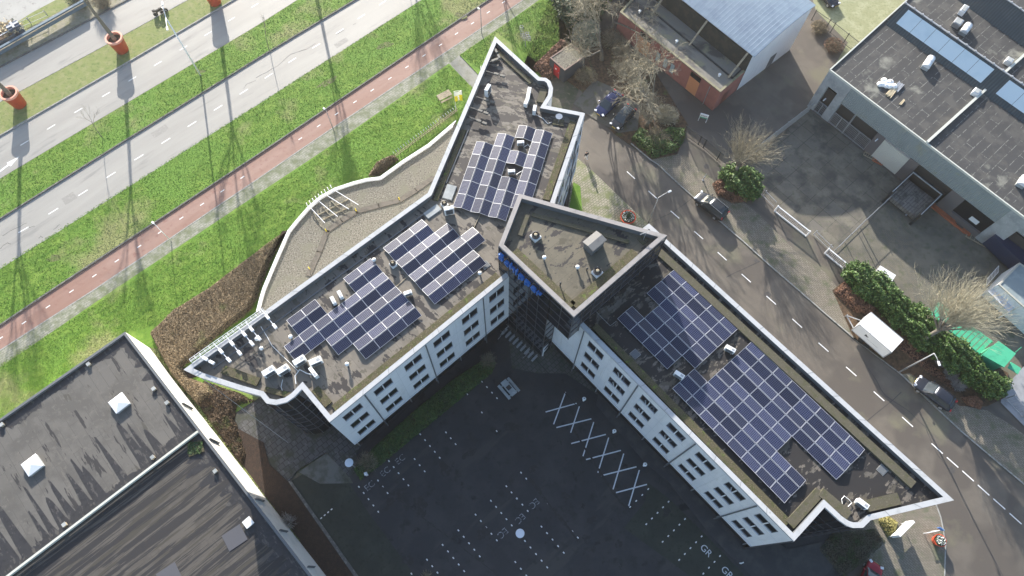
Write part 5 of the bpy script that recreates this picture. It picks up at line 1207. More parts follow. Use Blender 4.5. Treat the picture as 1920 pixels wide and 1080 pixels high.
# timber, pallets, boards
def pallet(x,y,rz,lb_,w=1.6,d=1.1,z=0.02,m_=WOOD,n=6):
    r=empty('pallet',tuple(g(x,y,z)),lb_,'pallet'); c=r.location; a=R_(rz); co,si=math.cos(a),math.sin(a)
    m=MB()
    for k in range(n):
        u=-w/2+w*k/(n-1); m.box((c.x+u*co,c.y+u*si,z+.1),(.09,d,.03),a)
    m.build('deck_boards',m_,r)
    for k in range(3):
        v=-d/2+.06+(d-.12)*k/2; m=MB(); m.box((c.x-v*si,c.y+v*co,z),(w,.1,.1),a); m.build('stringer',m_,r)
pallet(1833,446,-35,'big open wooden frame pallet lying before the concrete column',2.6,1.5)
pallet(1631,290,-35,'wooden pallet by the roller door',1.4,1.2); pallet(1646,302,-35,'dark reddish pallet beside the roller door',1.3,.8,m_=OWOOD)
r=empty('timber_stack',tuple(g(1779,410,0)),'long stack of orange timber beams along the warehouse wall','timber'); c=r.location
a=math.atan2(FW.u.y,FW.u.x)
for k,(o_,l_,s_) in enumerate(((0,5.0,0),(.2,3.6,-.8),(.42,3.4,-1.0),(.62,2.4,-1.6),(.1,1.2,2.5),(.35,1.1,2.5))):
    p=c.xy+FW.u*s_-FW.n*ow*(-o_+.3)*-1; m=MB(); m.box((p.x,p.y,0.01),(l_,.17,.3 if k<3 else .2),a+random.uniform(-.02,.02)); m.build('beam',OWOOD,r)
# sheet in front of dark bay on the far right, signs
m=MB(); p=g(1823,416,1.5); m.box((p.x,p.y,p.z),(1.1,.05,.7),a); tag(m.build('notice_board',WPL),'small white notice board in the dark window band','sign')
tk=empty('parked_van_body',tuple(g(1900,450,0)),'dark blue covered vehicle standing in the right-hand bay','vehicle')
q=GL([(1862,442),(1893,420),(1935,452),(1925,500)],2.6); m=MB(); m.prism(q,.5,2.6); m.build('cover',mat('navy_tarp',(0.02,0.03,0.07),rough=.5),tk)
m=MB(); 
for x,y in ((1903,420),(1915,434)): 
    p=g(x,y,2.65); m.box((p.x,p.y,2.61),(1.3,.9,.03),a)
m.build('roof_panel',SKYL,tk)
m=MB(); 
for x,y in ((1860,452),(1898,486)):
    p=g(x,y,.6)
    m.box((p.x,p.y,.1),(1.3,.1,.7),a+.1); m.box((p.x,p.y+.5,.1),(1.3,.1,.7),a+.1)
m.build('red_guard',REDP,tk)
# ---- white-grey cabin at the right edge
cb=empty('site_cabin',tuple(g(1885,600,0)),'pale grey flat-roofed cabin with dark lean-to at the right frame edge','cabin')
q=GL([(1873,532),(1909,498),(1990,540),(1960,610),(1915,568)],3.2); q=GL([(1872,533),(1912,492),(2010,560),(1960,612)],3.2)
m=MB(); m.prism(q,0,3.04,top=False); m.build('wall',WHITE,cb)
qi=offset(q,.18); m=MB()
for i in range(4):
    a_,b_,c_,d_=q[i],q[(i+1)%4],qi[(i+1)%4],qi[i]; m.quad((*a_,3.2),(*b_,3.2),(*c_,3.2),(*d_,3.2)); m.quad((*a_,3.04),(*b_,3.04),(*b_,3.2),(*a_,3.2)); m.quad((*d_,3.2),(*c_,3.2),(*c_,3.08),(*d_,3.08))
m.build('roof_edge',mat('cabin_edge',(0.45,0.44,0.38),rough=.7),cb); MB().sheet(qi,3.1).build('roof_surface',mat('cabin_roof',(0.24,0.29,0.3),[((0.3,0.35,0.36),1,.5,.65)],rough=.5),cb)
q=GL([(1853,545),(1873,533),(1912,568),(1893,585)],2.2); m=MB(); m.prism(q,2.0,2.1,bottom=True); m.build('lean_to_roof',mat('lean_to',(0.5,0.53,0.57),rough=.5),cb)
m=MB()
for x,y in ((1853,545),(1893,585)):
    p=g(x,y,2.0); m.beam((p.x,p.y,0),(p.x,p.y,2.0),.1,.1)
m.build('post',WSTEEL,cb)
m=MB(); A_=g(1850,535,.4);B_=g(1872,510,.4)
for k in range(9):
    p=A_.lerp(B_,k/8); m.beam(p,p+Vector((-.2,.55,.6)),.05,.05)
m.beam(A_,B_,.06,.06); m.beam(A_+Vector((-.2,.55,.6)),B_+Vector((-.2,.55,.6)),.06,.06); tag(m.build('ladder_rack',WSTEEL),'white ladder-like rack standing beside the cabin','rack')
# ================================================================ VEHICLES
def loft(sections,closed_ends=True):
    m=MB(); n=len(sections[0])
    for s in sections: m.v.extend(s)
    for i in range(len(sections)-1):
        for k in range(n):
            k2=(k+1)%n; m.f.append((i*n+k,i*n+k2,(i+1)*n+k2,(i+1)*n+k)); m.m.append(0)
    m.f.append(tuple(range(n))[::-1]); m.m.append(0); e=(len(sections)-1)*n; m.f.append(tuple(range(e,e+n))); m.m.append(0)
    return m
def make_car(paint,L=4.4,W=1.78,H=1.5,suv=False,roofglass=False,wagon=False):
    r=empty('parked_car',(0,0,0),'x','car')
    hw=W/2; zb=.22; sh=.95 if not suv else 1.08
    S=[(-.5,.62,.45,.62),(-.49,.84,.3,.86),(-.44,.95,.24,sh-.02),(-.3,1,.22,sh),(0,1,.22,sh),(.2,1,.22,sh-.03),(.3,.99,.22,sh-.08),(.42,.93,.24,sh-.2),(.475,.82,.28,sh-.32),(.5,.6,.38,sh-.42)]
    secs=[]
    for x,wf,zl,zt in S:
        w=hw*wf; X=x*L
        half=[(w*.55,zt),(w*.86,zt-.03),(w*.97,zt-.12),(w,zl+(zt-zl)*.5),(w*.95,zl+.08),(w*.8,zl)]
        pts=[(X,y,z) for y,z in half]+[(X,-y,z) for y,z in half[::-1]]
        secs.append(pts)
    b=loft(secs).build('body',paint,r,smooth=True); sm=b.modifiers.new('s','SUBSURF'); sm.levels=1; sm.render_levels=1
    # greenhouse
    back=-.46 if wagon or suv else -.4
    G=[(back,.80,sh-.06,sh-.02),(back+.06,.80,sh-.06,H-.1),(back+.16,.80,sh-.06,H-.02),(-.05,.82,sh-.06,H),(.08,.82,sh-.06,H-.06),(.2,.84,sh-.1,sh+.14),(.27,.8,sh-.12,sh-.06)]
    secs=[]
    for x,wf,zl,zt in G:
        w=hw*wf*1.08; wt=hw*.72; X=x*L; t=max((zt-zl),.02)
        half=[(wt*.6,zt),(wt*.93,zt-.03*min(1,t*3)),(w,zl)]
        secs.append([(X,y,z) for y,z in half]+[(X,-y,z) for y,z in half[::-1]])
    loft(secs).build('windows',CARGL,r,smooth=False)
    rf=[]
    for x,wf,z in ((back+.09,.62,H-.055),(back+.17,.66,H+.0),(-.05,.67,H+.018),(.06,.65,H-.03)):
        w=hw*wf*1.05; X=x*L; rf.append([(X,w,z-.03),(X,w*.8,z+.012),(X,-w*.8,z+.012),(X,-w,z-.03),(X,-w*.8,z-.05),(X,w*.8,z-.05)])
    loft(rf).build('roof',CARGL if roofglass else paint,r,smooth=True)
    p=MB()
    for s in (-1,1):
        p.tube([(.24*L,s*hw*.86,sh-.05),(.075*L,s*hw*.74,H-.05),(back*L+.5,s*hw*.73,H-.03),(back*L+.08,s*hw*.84,sh)],.03,5)
        p.beam((-.1*L,s*hw*.75,H-.05),(-.1*L,s*hw*.92,sh-.02),.06,.04)
    p.build('pillars',paint,r)
    for x in (-.3,.31):
        for s in (-1,1):
            w=MB(); R=.33
            prof=[]; 
            n=18; y0=s*(hw-.2); y1=s*(hw+.015)
            for yy,rr in ((y0,R*.9),(y0,R),(y1-.03*s,R),(y1,R*.9)):
                for k in range(n):
                    t=2*math.pi*k/n; w.v.append((x*L+rr*math.cos(t),yy,R+rr*math.sin(t)))
            for i in range(3):
                for k in range(n): k2=(k+1)%n; w.f.append((i*n+k,i*n+k2,(i+1)*n+k2,(i+1)*n+k)); w.m.append(0)
            w.f.append(tuple(range(3*n,4*n))); w.m.append(0)
            wo=w.build('wheel',RUBBER,r)
            h=MB(); c=[(x*L+.2*math.cos(2*math.pi*k/14),y1+.008*s,R+.2*math.sin(2*math.pi*k/14)) for k in range(14)]; h.add(c,[tuple(range(14))]); h.build('rim',STEEL,wo)
    for s in (-1,1):
        h=MB(); X=.455*L; h.box((X,s*hw*.68,sh-.34),(.26,.34,.12),-s*.45); h.build('headlight',mat('lamp_glass',(0.7,0.72,0.75),rough=.1) if 'lamp_glass' not in bpy.data.materials else bpy.data.materials['lamp_glass'],r,bevel=.03)
        h=MB(); h.box((-.478*L,s*hw*.72,sh-.22),(.12,.3,.16),s*.3); h.build('tail_light',REDP,r,bevel=.02)
        h=MB(); h.box((.17*L,s*(hw+.1),sh-.02),(.14,.2,.13)); h.build('wing_mirror',paint,r,bevel=.03)
    h=MB(); h.box((.492*L,0,.42),(.05,.52,.11)); h.build('number_plate',mat('plate_yellow',(0.75,0.55,0.05),rough=.5) if 'plate_yellow' not in bpy.data.materials else bpy.data.materials['plate_yellow'],r)
    return r
def paint(n,c,metal=.3): return mat(n,c,rough=.25,metal=metal,spec=.6)
NAVY=paint('navy_paint',(0.03,0.04,0.11)); BLKP=paint('black_paint',(0.06,0.065,0.072),.6); GREYP=paint('grey_paint',(0.1,0.105,0.11)); DKP=paint('dark_paint',(0.04,0.045,0.06),.5); REDC=paint('red_car_paint',(0.28,0.015,0.03))
def putcar(c,a,b,lb_,z=0.0):
    A=g(*a,.6).xy;B=g(*b,.6).xy; m=(A+B)/2; d=B-A; c.location=(m.x,m.y,z); c.rotation_euler=(0,0,math.atan2(d.y,d.x)); c['label']=lb_; c['group']='cars'
putcar(make_car(NAVY,4.5,1.8,1.45),(1158,178),(1124,212),'dark blue car parked in the bay with its nose to the street, left of two',.1)
putcar(make_car(BLKP,4.1,1.75,1.5,roofglass=True),(1182,205),(1153,236),'black hatchback with silver bonnet reflections, right of the two bay cars',.1)
c=make_car(BLKP,4.5,1.86,1.68,suv=True); putcar(c,(1358,406),(1308,366),'black off-road car driving on the street with a long shadow',.004)
m=MB(); m.tube([(-1.9,.62,1.72),(.1,.6,1.75)],.025,5); m.tube([(-1.9,-.62,1.72),(.1,-.6,1.75)],.025,5); 
o=m.build('roof_rails',STEEL); o.parent=c
putcar(make_car(DKP,4.6,1.8,1.5,wagon=True),(1777,757),(1726,719),'black estate car parked half on the pavement below the conifer hedge',.09)
putcar(make_car(REDC,4.2,1.75,1.45),(1618,1112),(1638,1068),'dark red car whose roof just enters at the bottom edge',.05)
putcar(make_car(DKP,4.4,1.78,1.45),(1535,-24),(1566,8),'dark car on the mossy yard at the top edge',.015)
# ---- white box trailer
tz=2.55; tr=empty('box_trailer',tuple(g(1640,640,0)),'white box trailer with a small black emblem parked at the kerb','trailer')
q=[g(x,y,tz).xy for x,y in ((1633,585),(1694,636),(1673,659),(1597,620))]
A=g(1597,619,tz).xy;B=g(1633.5,585.5,tz).xy;C_=g(1694,637,tz).xy; u=(C_-B).normalized(); v=Vector((-u.y,u.x)); v=v if (A-B).dot(v)>0 else -v
Lt=(C_-B).length; Wt=2.1
Wt=min(2.2,(A-B).dot(v)); k=[B,C_,C_+v*Wt,B+v*Wt]
m=MB(); m.prism([tuple(x) for x in k],.65,tz,bottom=True); m.build('box_body',WPL,tr,bevel=.05)
s=B+v*Wt+v*.012; m=MB()
def sd(a,z): p=s+u*a; return (p.x,p.y,z)
m.add([sd(1.25,1.55),sd(1.62,1.6),sd(1.75,1.85),sd(1.5,1.78),sd(1.42,1.95),sd(1.28,1.9)],[(0,1,2,3,4,5)]); m.build('emblem',BLACKM,tr)
m=MB(); m.quad(sd(1.7,1.35),sd(3.2,1.35),sd(3.2,1.38),sd(1.7,1.38)); m.build('small_lettering_line',JOINT,tr)
for a in (1.5,2.4):
    p=B+u*a+v*(Wt-.1); m=MB(); 
    m.tube([(p.x,p.y,.33),(p.x+v.x*.2,p.y+v.y*.2,.33)],.33,16); m.build('wheel',RUBBER,tr)
    p=B+u*a+v*.1; m=MB(); m.tube([(p.x,p.y,.33),(p.x-v.x*.2,p.y-v.y*.2,.33)],.33,16); m.build('wheel',RUBBER,tr)
m=MB()
for a_ in (0.0,Lt):
    for b_ in (0.0,Wt): p=B+u*a_+v*b_; m.beam((p.x,p.y,.65),(p.x,p.y,tz-.02),.09,.09)
for b_ in (0.0,Wt): p=B+v*b_; q_=p+u*Lt; m.beam((p.x,p.y,tz),(q_.x,q_.y,tz),.07,.05); m.beam((p.x,p.y,.68),(q_.x,q_.y,.68),.08,.1)
m.build('edge_trim',STEEL,tr)
m=MB()
for a_ in (Lt*.33,Lt*.66):
    p=B+u*a_+v*.05; q_=B+u*a_+v*(Wt-.05); m.beam((p.x,p.y,tz+.008),(q_.x,q_.y,tz+.008),.04,.012)
m.build('roof_seam',COPE,tr)
m=MB()
for b_ in (.35,Wt-.35): p=B+u*(Lt+.03)+v*b_; m.box((p.x,p.y,.75),(.06,.25,.12),math.atan2(u.y,u.x))
m.build('rear_lamp',REDP,tr)
m=MB(); p=B+v*Wt/2-u*1.5; a=B+v*.4;b=B+v*(Wt-.4); m.beam((a.x,a.y,.55),(p.x,p.y,.5),.1,.1); m.beam((b.x,b.y,.55),(p.x,p.y,.5),.1,.1); m.tube([(p.x,p.y,.1),(p.x,p.y,.8)],.05,6); m.build('drawbar',STEEL,tr)
# ---- motorcycle at the far road
def make_moto():
    r=empty('motorcycle',(0,0,0),'x','motorcycle')
    for x in (-.72,.72):
        m=MB(); m.tube([(x,-.07,.33),(x,.07,.33)],.33,16); w=m.build('wheel',RUBBER,r); m=MB(); m.tube([(x,-.08,.33),(x,.08,.33)],.15,10); m.build('rim',STEEL,w)
    m=MB(); m.beam((-.7,0,.45),(0,0,.75),.16,.2); m.beam((0,0,.75),(.62,0,.85),.2,.28); m.beam((.72,0,.33),(.5,0,1.05),.12,.08); m.beam((-.1,0,.35),(.35,0,.4),.32,.35); m.build('frame',BLACKM,r)
    m=MB(); m.box((.2,0,.82),(.55,.32,.22)); m.build('tank',BLACKM,r,bevel=.06); m=MB(); m.box((-.4,0,.8),(.75,.28,.1)); m.build('seat',RUBBER,r,bevel=.04)
    m=MB(); m.tube([(.5,-.38,1.08),(.52,0,1.02),(.5,.38,1.08)],.03,6); m.build('handlebar',STEEL,r)
    for s in (-1,1):
        m=MB(); m.box((-.75,s*.3,.5),(.45,.2,.35)); m.build('side_case',BLACKM,r,bevel=.04)
    return r
mo=make_moto(); mo.location=g(303,26,0.02); mo.rotation_euler=(0,0,R_(30)); mo['label']='black motorcycle beside the far road at the top of the lamp post'
def person(loc,rz,lb_,h=1.76):
    r=empty('person',loc,lb_,'person'); r.rotation_euler=(0,0,rz)
    J={'pel':(0,0,.95,.13),'waist':(0,0,1.1,.125),'chest':(.02,0,1.33,.155),'neck':(.03,0,1.49,.06),'head0':(.04,0,1.56,.075),'head1':(.05,0,1.65,.1),'head2':(.05,0,1.74,.07),
     'hl':(0,.1,.9,.1),'kl':(.14,.1,.5,.065),'al':(.1,.1,.1,.045),'tl':(.28,.1,.05,.04),'hr':(0,-.1,.9,.1),'kr':(-.02,-.1,.48,.065),'ar':(-.25,-.1,.14,.045),'tr':(-.12,-.1,.04,.04),
     'sl':(.02,.2,1.42,.065),'el':(-.08,.25,1.15,.048),'wl':(.06,.24,.92,.032),'sr':(.02,-.2,1.42,.065),'er':(-.02,-.26,1.15,.048),'wr':(.16,-.24,.98,.032)}
    E=[('pel','waist'),('waist','chest'),('chest','neck'),('neck','head0'),('head0','head1'),('head1','head2'),('pel','hl'),('hl','kl'),('kl','al'),('al','tl'),('pel','hr'),('hr','kr'),('kr','ar'),('ar','tr'),('chest','sl'),('sl','el'),('el','wl'),('chest','sr'),('sr','er'),('er','wr')]
    def skin(name,js,es,m_,grow=0.0,root=None):
        me=bpy.data.meshes.new(name); ix={j:i for i,j in enumerate(js)}
        me.from_pydata([J[j][:3] for j in js],[(ix[a],ix[b]) for a,b in es],[]); me.materials.append(m_)
        o=bpy.data.objects.new(name,me); COL.objects.link(o); o.parent=r
        md=o.modifiers.new('skin','SKIN'); 
        if not me.skin_vertices: 
            bpy.context.view_layer.objects.active=o
        sv=me.skin_vertices[0].data if me.skin_vertices else None
        if sv:
            for j,i in ix.items(): sv[i].radius=(J[j][3]+grow,J[j][3]+grow); sv[i].use_root=(i==0)
        s=o.modifiers.new('sub','SUBSURF'); s.levels=1; s.render_levels=2
        return o
    skin('body',list(J),E,SKIN)
    skin('jacket',['chest','waist','pel','sl','el','wl','sr','er','wr'],[('pel','waist'),('waist','chest'),('chest','sl'),('sl','el'),('el','wl'),('chest','sr'),('sr','er'),('er','wr')],BLACKM,.022)
    skin('trousers',['pel','hl','kl','al','hr','kr','ar'],[('pel','hl'),('hl','kl'),('kl','al'),('pel','hr'),('hr','kr'),('kr','ar')],WPL,.015)
    m=MB(); m.lathe((.04,0,1.66),[(.095,0),(.112,.05),(.1,.11),(.04,.145)],12); o=m.build('hair',BLACKM); o.parent=r
    for s in (-1,1):
        for k in range(5):
            b=Vector((.06 if s>0 else .16,.24*s,.9 if s>0 else .96)); m=MB(); e=b+Vector((.012*(k-2),s*.005,-.07-.01*(2-abs(k-2)))) ; m.tube([b+Vector((.012*(k-2),0,0)),e],.008,5); o=m.build('finger',SKIN); o.parent=r
    return r
p=g(1098,299,.07); person((p.x,p.y,.07),R_(110),'person in a dark jacket and light trousers walking on the pavement with a long shadow')
# ================================================================ PLANTERS AND TREES
def branch_tree(name,loc,label,cat,h,r0,seed,spread=.5,levels=5,trunk=.4,lean=(0,0),twig=TWIG,bark=BARK,kids=3,minr=.006,group=None,up=.35,straight=False,lenf=.72,cut=None):
    rnd=random.Random(seed); root=empty(name,tuple(loc),label,cat,group)
    tm=MB(); cm=MB(); L0=Vector(loc)
    def rv(): return Vector((rnd.gauss(0,1),rnd.gauss(0,1),rnd.gauss(0,1)))
    def grow(p,d,l,r,lv):
        n=3 if lv>0 else 5; pts=[p]; rs=[r]; dd=d.copy()
        for i in range(n):
            dd=(dd+rv()*(.10 if lv>0 else (.02 if straight else .05))+Vector((0,0,up*.12*(1 if lv>0 else 0)))).normalized()
            pts.append(pts[-1]+dd*(l/n)); rs.append(max(r*(1-.42*(i+1)/n),minr))
        (tm if lv<=1 else cm).tube(pts,rs,7 if lv==0 else (5 if lv<3 else 3),cap=False)
        if lv>=levels: return
        kk=kids+(1 if lv>1 else 0)
        for j in range(kk):
            t=(.35 if lv>0 else .75)+(1-(.35 if lv>0 else .75))*(j+1)/kk
            i=min(int(t*n),n-1); q=pts[i].lerp(pts[i+1],min(t*n-i,1)); rr=rs[i]*.7
            nd=(dd+rv().normalized()*spread*(1.15 if lv==0 else .95)+Vector((0,0,up*.3))).normalized()
            grow(q,nd,l*lenf*rnd.uniform(.75,1.1) if lv>0 else h*(1-trunk)*.42*rnd.uniform(.85,1.15),rr,lv+1)
    d=Vector((lean[0],lean[1],1)).normalized()
    grow(L0,d,h*trunk,r0,0)
    tm.build('trunk',bark,root,smooth=True); cm.build('crown',twig,root)
    return root
def make_planter(r0=1.0,h=2.35,rb=.78):
    r=empty('tree_planter',(0,0,0),'x','planter')
    m=MB(); m.lathe((0,0,0),[(rb*.9,0),(rb,.02),(r0*.97,h*.86),(r0,h*.86)],36); m.f.pop(); m.m.pop(); m.build('pot',ORANGE,r,smooth=True)
    m=MB(); m.lathe((0,0,0),[(r0*.97,h*.86),(r0*1.04,h*.88),(r0*1.04,h),(r0*.84,h),(r0*.82,h*.82)],36); m.f.pop(); m.m.pop(); m.build('rim',PINK,r,smooth=False)
    m=MB(); m.lathe((0,0,h*.78),[(r0*.85,0),(r0*.84,.03)],24); m.build('soil',SOIL,r)
    return r
P0=make_planter(1.1,2.45,.82); 
rowp=[((230,94),'giant orange planter with bare tree, second from the left edge'),((38,196),'giant orange planter with bare tree at the left frame edge'),((404,5),'giant orange planter at the top frame edge, only its shadow side in view'),((575,-88),'giant orange planter beyond the top frame edge')]
us_=[P0]+[copy_tree(P0) for _ in rowp[1:]]
for i,(o,(p,lb_)) in enumerate(zip(us_,rowp)):
    q=g(p[0],p[1],.11); o.location=q; o['label']=lb_; o['group']='giant orange planters on the verge'
    nm_=['leaning through the far railing view','by the left frame edge','whose planter is cut by the top edge','beyond the top edge'][i]
    branch_tree('planter_tree',(q.x,q.y,1.9),'tall bare tree in an orange planter, '+nm_,'tree',15.5,.3,11+i,spread=.5,levels=5,trunk=.42,kids=3,minr=.012,group='bare trees in the orange planters',straight=True)
for i,(p,h,lb_) in enumerate([((192,258),6.2,'young bare tree in the middle verge left of the lamp shadow'),((506,96),6.8,'young bare tree in the middle verge towards the top'),((756,-60),7,'young bare tree beyond the top edge')]):
    q=g(p[0],p[1],.12); branch_tree('young_tree',(q.x,q.y,.1),lb_,'tree',h,.05,31+i,spread=.42,levels=3,trunk=.5,kids=3,minr=.008,group='young verge trees')
# flower planter discs along the right street
def flower_pot(px_,py_,z,lb_,r0,h,conical=True):
    r=empty('flower_planter',tuple(g(px_,py_,z)),lb_,'planter','orange flower planters'); c=r.location
    m=MB(); m.lathe(c,[(r0*.72,0),(r0,h*.9),(r0*1.03,h),(r0*.88,h),(r0*.86,h*.8)],28); m.build('pot',ORANGE,r,smooth=False)
    m=MB(); m.lathe(c+Vector((0,0,h*.78)),[(r0*.87,0),(r0*.86,.03)],20); m.build('soil',SOIL,r)
    P=[]; Q=[]
    for k in range(900):
        a=random.uniform(0,6.28); rr=r0*.8*math.sqrt(random.random()); zz=h*.85+random.uniform(0,.25); P.append((c.x+rr*math.cos(a),c.y+rr*math.sin(a),c.z+zz))
    leafcloud('foliage',LEAFD,np.array(P[:700]),.14,r)
    leafcloud('blossoms',FWH,np.array(P[700:])+np.array([0,0,.12]),.1,r)
    if conical:
        P=[]
        for k in range(900):
            zz=random.uniform(0,1.1); a=random.uniform(0,6.28); rr=.26*(1-zz/1.25); P.append((c.x+rr*math.cos(a),c.y+rr*math.sin(a),c.z+h+zz))
        leafcloud('cone_shrub',LEAFD,np.array(P),.12,r)
    return r
flower_pot(1176,412,.07,'orange planter with small cone shrub behind the tower edge',.95,.75); flower_pot(1755,1014,.08,'round orange planter with pale flowers on the corner pavement',.62,.75,False)
# ---- bare trees on the east side
def T(px_,py_,**k):
    q=g(px_,py_,.1); return (q.x,q.y,.05)
branch_tree('bare_tree',T(1128,112),'big spreading bare tree next to the black shed','tree',13,.34,5,spread=.8,levels=6,trunk=.17,kids=3,twig=TWIG,group=None,up=.25,minr=.013)
branch_tree('bare_tree',T(1145,60),'tangled bare tree between the dark evergreen and brick building','tree',12,.3,8,spread=.95,levels=6,trunk=.16,kids=3,twig=TWIG,up=.3,minr=.013)
branch_tree('bare_tree',T(1216,220),'pale bare tree beside the two parked cars','tree',12.5,.3,21,spread=.85,levels=6,trunk=.25,kids=3,twig=TWIG,up=.2,minr=.013)
def pollard(loc,label,H,R,seed,nb=9,ns=46,m_=PTWIG,top=None,aim=None):
    """trunk to the branching point, then long fanning rods aimed at a crown centre"""
    rnd=random.Random(seed); root=empty('pollard_tree',tuple(loc),label,'tree'); t=MB(); c=MB(); L0=Vector(loc)
    top=Vector(top) if top else L0+Vector((0,0,H*.5)); ax=(Vector(aim)-top).normalized() if aim else Vector((0,0,1))
    t.tube([L0,L0.lerp(top,.5)+Vector((.05,0,.1)),top],[.3,.25,.22],9)
    for i in range(nb):
        while True:
            d=Vector((rnd.gauss(0,1),rnd.gauss(0,1),rnd.gauss(0,1))).normalized()
            if d.dot(ax)>.15 and d.z>-.1: break
        d=(d+ax*.55).normalized(); l=R*rnd.uniform(.22,.4); k=top+d*l; t.tube([top-Vector((0,0,rnd.uniform(0,.4))),top+d*l*.5+Vector((rnd.uniform(-.1,.1),0,-.1)),k],[.16,.11,.07],6)
        for j in range(ns):
            dd=(d+ax*.35+Vector((rnd.gauss(0,.45),rnd.gauss(0,.45),rnd.gauss(.1,.35)))).normalized(); ll=R*rnd.uniform(.35,.85); p=k+Vector((rnd.gauss(0,.12),rnd.gauss(0,.12),rnd.gauss(0,.1))); pts=[p]; rs=[.022]
            for q_ in range(4):
                dd=(dd+Vector((rnd.gauss(0,.13),rnd.gauss(0,.13),rnd.gauss(.05,.12)))).normalized(); p=p+dd*ll/4; pts.append(p); rs.append(.022-.0042*(q_+1))
                for z_ in range(2 if q_>0 else 1):
                    d3=(dd+Vector((rnd.gauss(0,.5),rnd.gauss(0,.5),rnd.gauss(.1,.4)))).normalized(); e=p+d3*ll*rnd.uniform(.12,.3); c.tube([p,p.lerp(e,.5)+Vector((rnd.gauss(0,.03),rnd.gauss(0,.03),.03)),e],[.01,.008,.005],3,cap=False)
            c.tube(pts,rs,3,cap=False)
    t.build('trunk',BARK,root,smooth=True); c.build('crown',m_,root); return root
pollard(T(1712,646),'pollarded bare tree with a pale brush of twigs over the green frame',8.0,6.0,3,nb=16,ns=34,top=g(1762,618,4.4),aim=g(1812,560,7.6))
pollard(T(1368,350),'bare fan-shaped tree growing out of the green bush by the gate',7.0,5.0,9,nb=13,ns=22,m_=TWIG,top=g(1384,310,3.4),aim=g(1412,262,6.8))
pollard(T(1212,238),'straggly pale shrub tree beside the brick building path',3.6,3.0,14,nb=9,ns=20,m_=TWIG)
# shrubs made of twigs
def twigbush(name,px_,py_,z,R,H,n,m_,label,cat='shrub',seed=1,group=None,leaf=None):
    rnd=random.Random(seed); q=g(px_,py_,z); root=empty(name,tuple(q),label,cat,group); c=MB(); L0=Vector(q)
    for i in range(n):
        a=rnd.uniform(0,6.283); rr=R*math.sqrt(rnd.random()); d=Vector((math.cos(a)*rr,math.sin(a)*rr,H*rnd.uniform(.5,1)*(1-.5*(rr/R)**2))); s_=L0+Vector((d.x*.35,d.y*.35,0))
        m1=L0+Vector((d.x*.75,d.y*.75,d.z*.6)); c.tube([s_,m1,L0+d],[.02,.014,.007],3,cap=False)
        for k in range(2): c.tube([m1,m1+Vector((rnd.gauss(0,.2)*R,rnd.gauss(0,.2)*R,rnd.uniform(.1,.4)*H))],[.01,.006],3,cap=False)
    c.build('twigs',m_,root)
    if leaf:
        P=[]
        for i in range(leaf[1]):
            a=rnd.uniform(0,6.283); rr=R*math.sqrt(rnd.random()); P.append((q.x+rr*math.cos(a),q.y+rr*math.sin(a),q.z+H*rnd.uniform(.2,1)*(1-.5*(rr/R)**2)))
        leafcloud('leaves',leaf[0],np.array(P),leaf[2],root)
    return root
twigbush('twiggy_shrub',690,868,.1,1.25,1.3,260,TWIG,'bare spiky shrub at the lower end of the green strip',seed=2)
twigbush('twiggy_shrub',916,678,.1,1.1,1.2,220,TWIG,'bare spiky shrub at the entrance end of the green strip',seed=3)
twigbush('twiggy_shrub',541,980,.12,1.1,1.5,120,GTWIG,'bare grey shrub in the brown bed by the white warehouse wall',seed=4)
twigbush('twiggy_shrub',800,1085,.0,.9,1.2,120,TWIG,'small twiggy shrub at the bottom frame edge',seed=41)
twigbush('silver_shrub',1762,680,.1,.85,1.1,300,GTWIG,'silver-grey bare shrub closest to the lamp post',seed=5); twigbush('silver_shrub',1780,703,.1,1.0,1.2,330,GTWIG,'middle silver-grey bare shrub behind the black estate car',seed=6); twigbush('silver_shrub',1793,722,.1,1.0,1.2,330,GTWIG,'lowest silver-grey bare shrub near the estate car',seed=7)
twigbush('pale_grass_clump',1248,222,.1,1.7,1.8,500,PTWIG,'pale feathery shrub above the green hedge foot',seed=8,leaf=(PTWIG,900,.1)); twigbush('pale_grass_clump',1195,170,.1,1.7,1.6,420,PTWIG,'pale feathery shrub between tree and parked cars',seed=9,leaf=(PTWIG,700,.1))
twigbush('silver_leaved_bush',1098,75,.1,2.0,3.2,350,TWIG,'silvery leaved bush leaning over the black shed',seed=10,leaf=(LEAFS,2600,.16))
for i,(x,y,R) in enumerate(((1148,78,1.9),(1170,130,1.8),(1098,146,1.6),(1232,262,1.8),(1165,100,1.5))):
    twigbush('undergrowth',x,y,.1,R,1.3,320,TWIG,['bare undergrowth beside the evergreen trees','bare undergrowth along the brick building path','brown undergrowth right of the shed','tangled undergrowth above the ground cover','bare undergrowth under the spreading tree'][i],'undergrowth',seed=20+i,leaf=(LEAFB,900,.1))
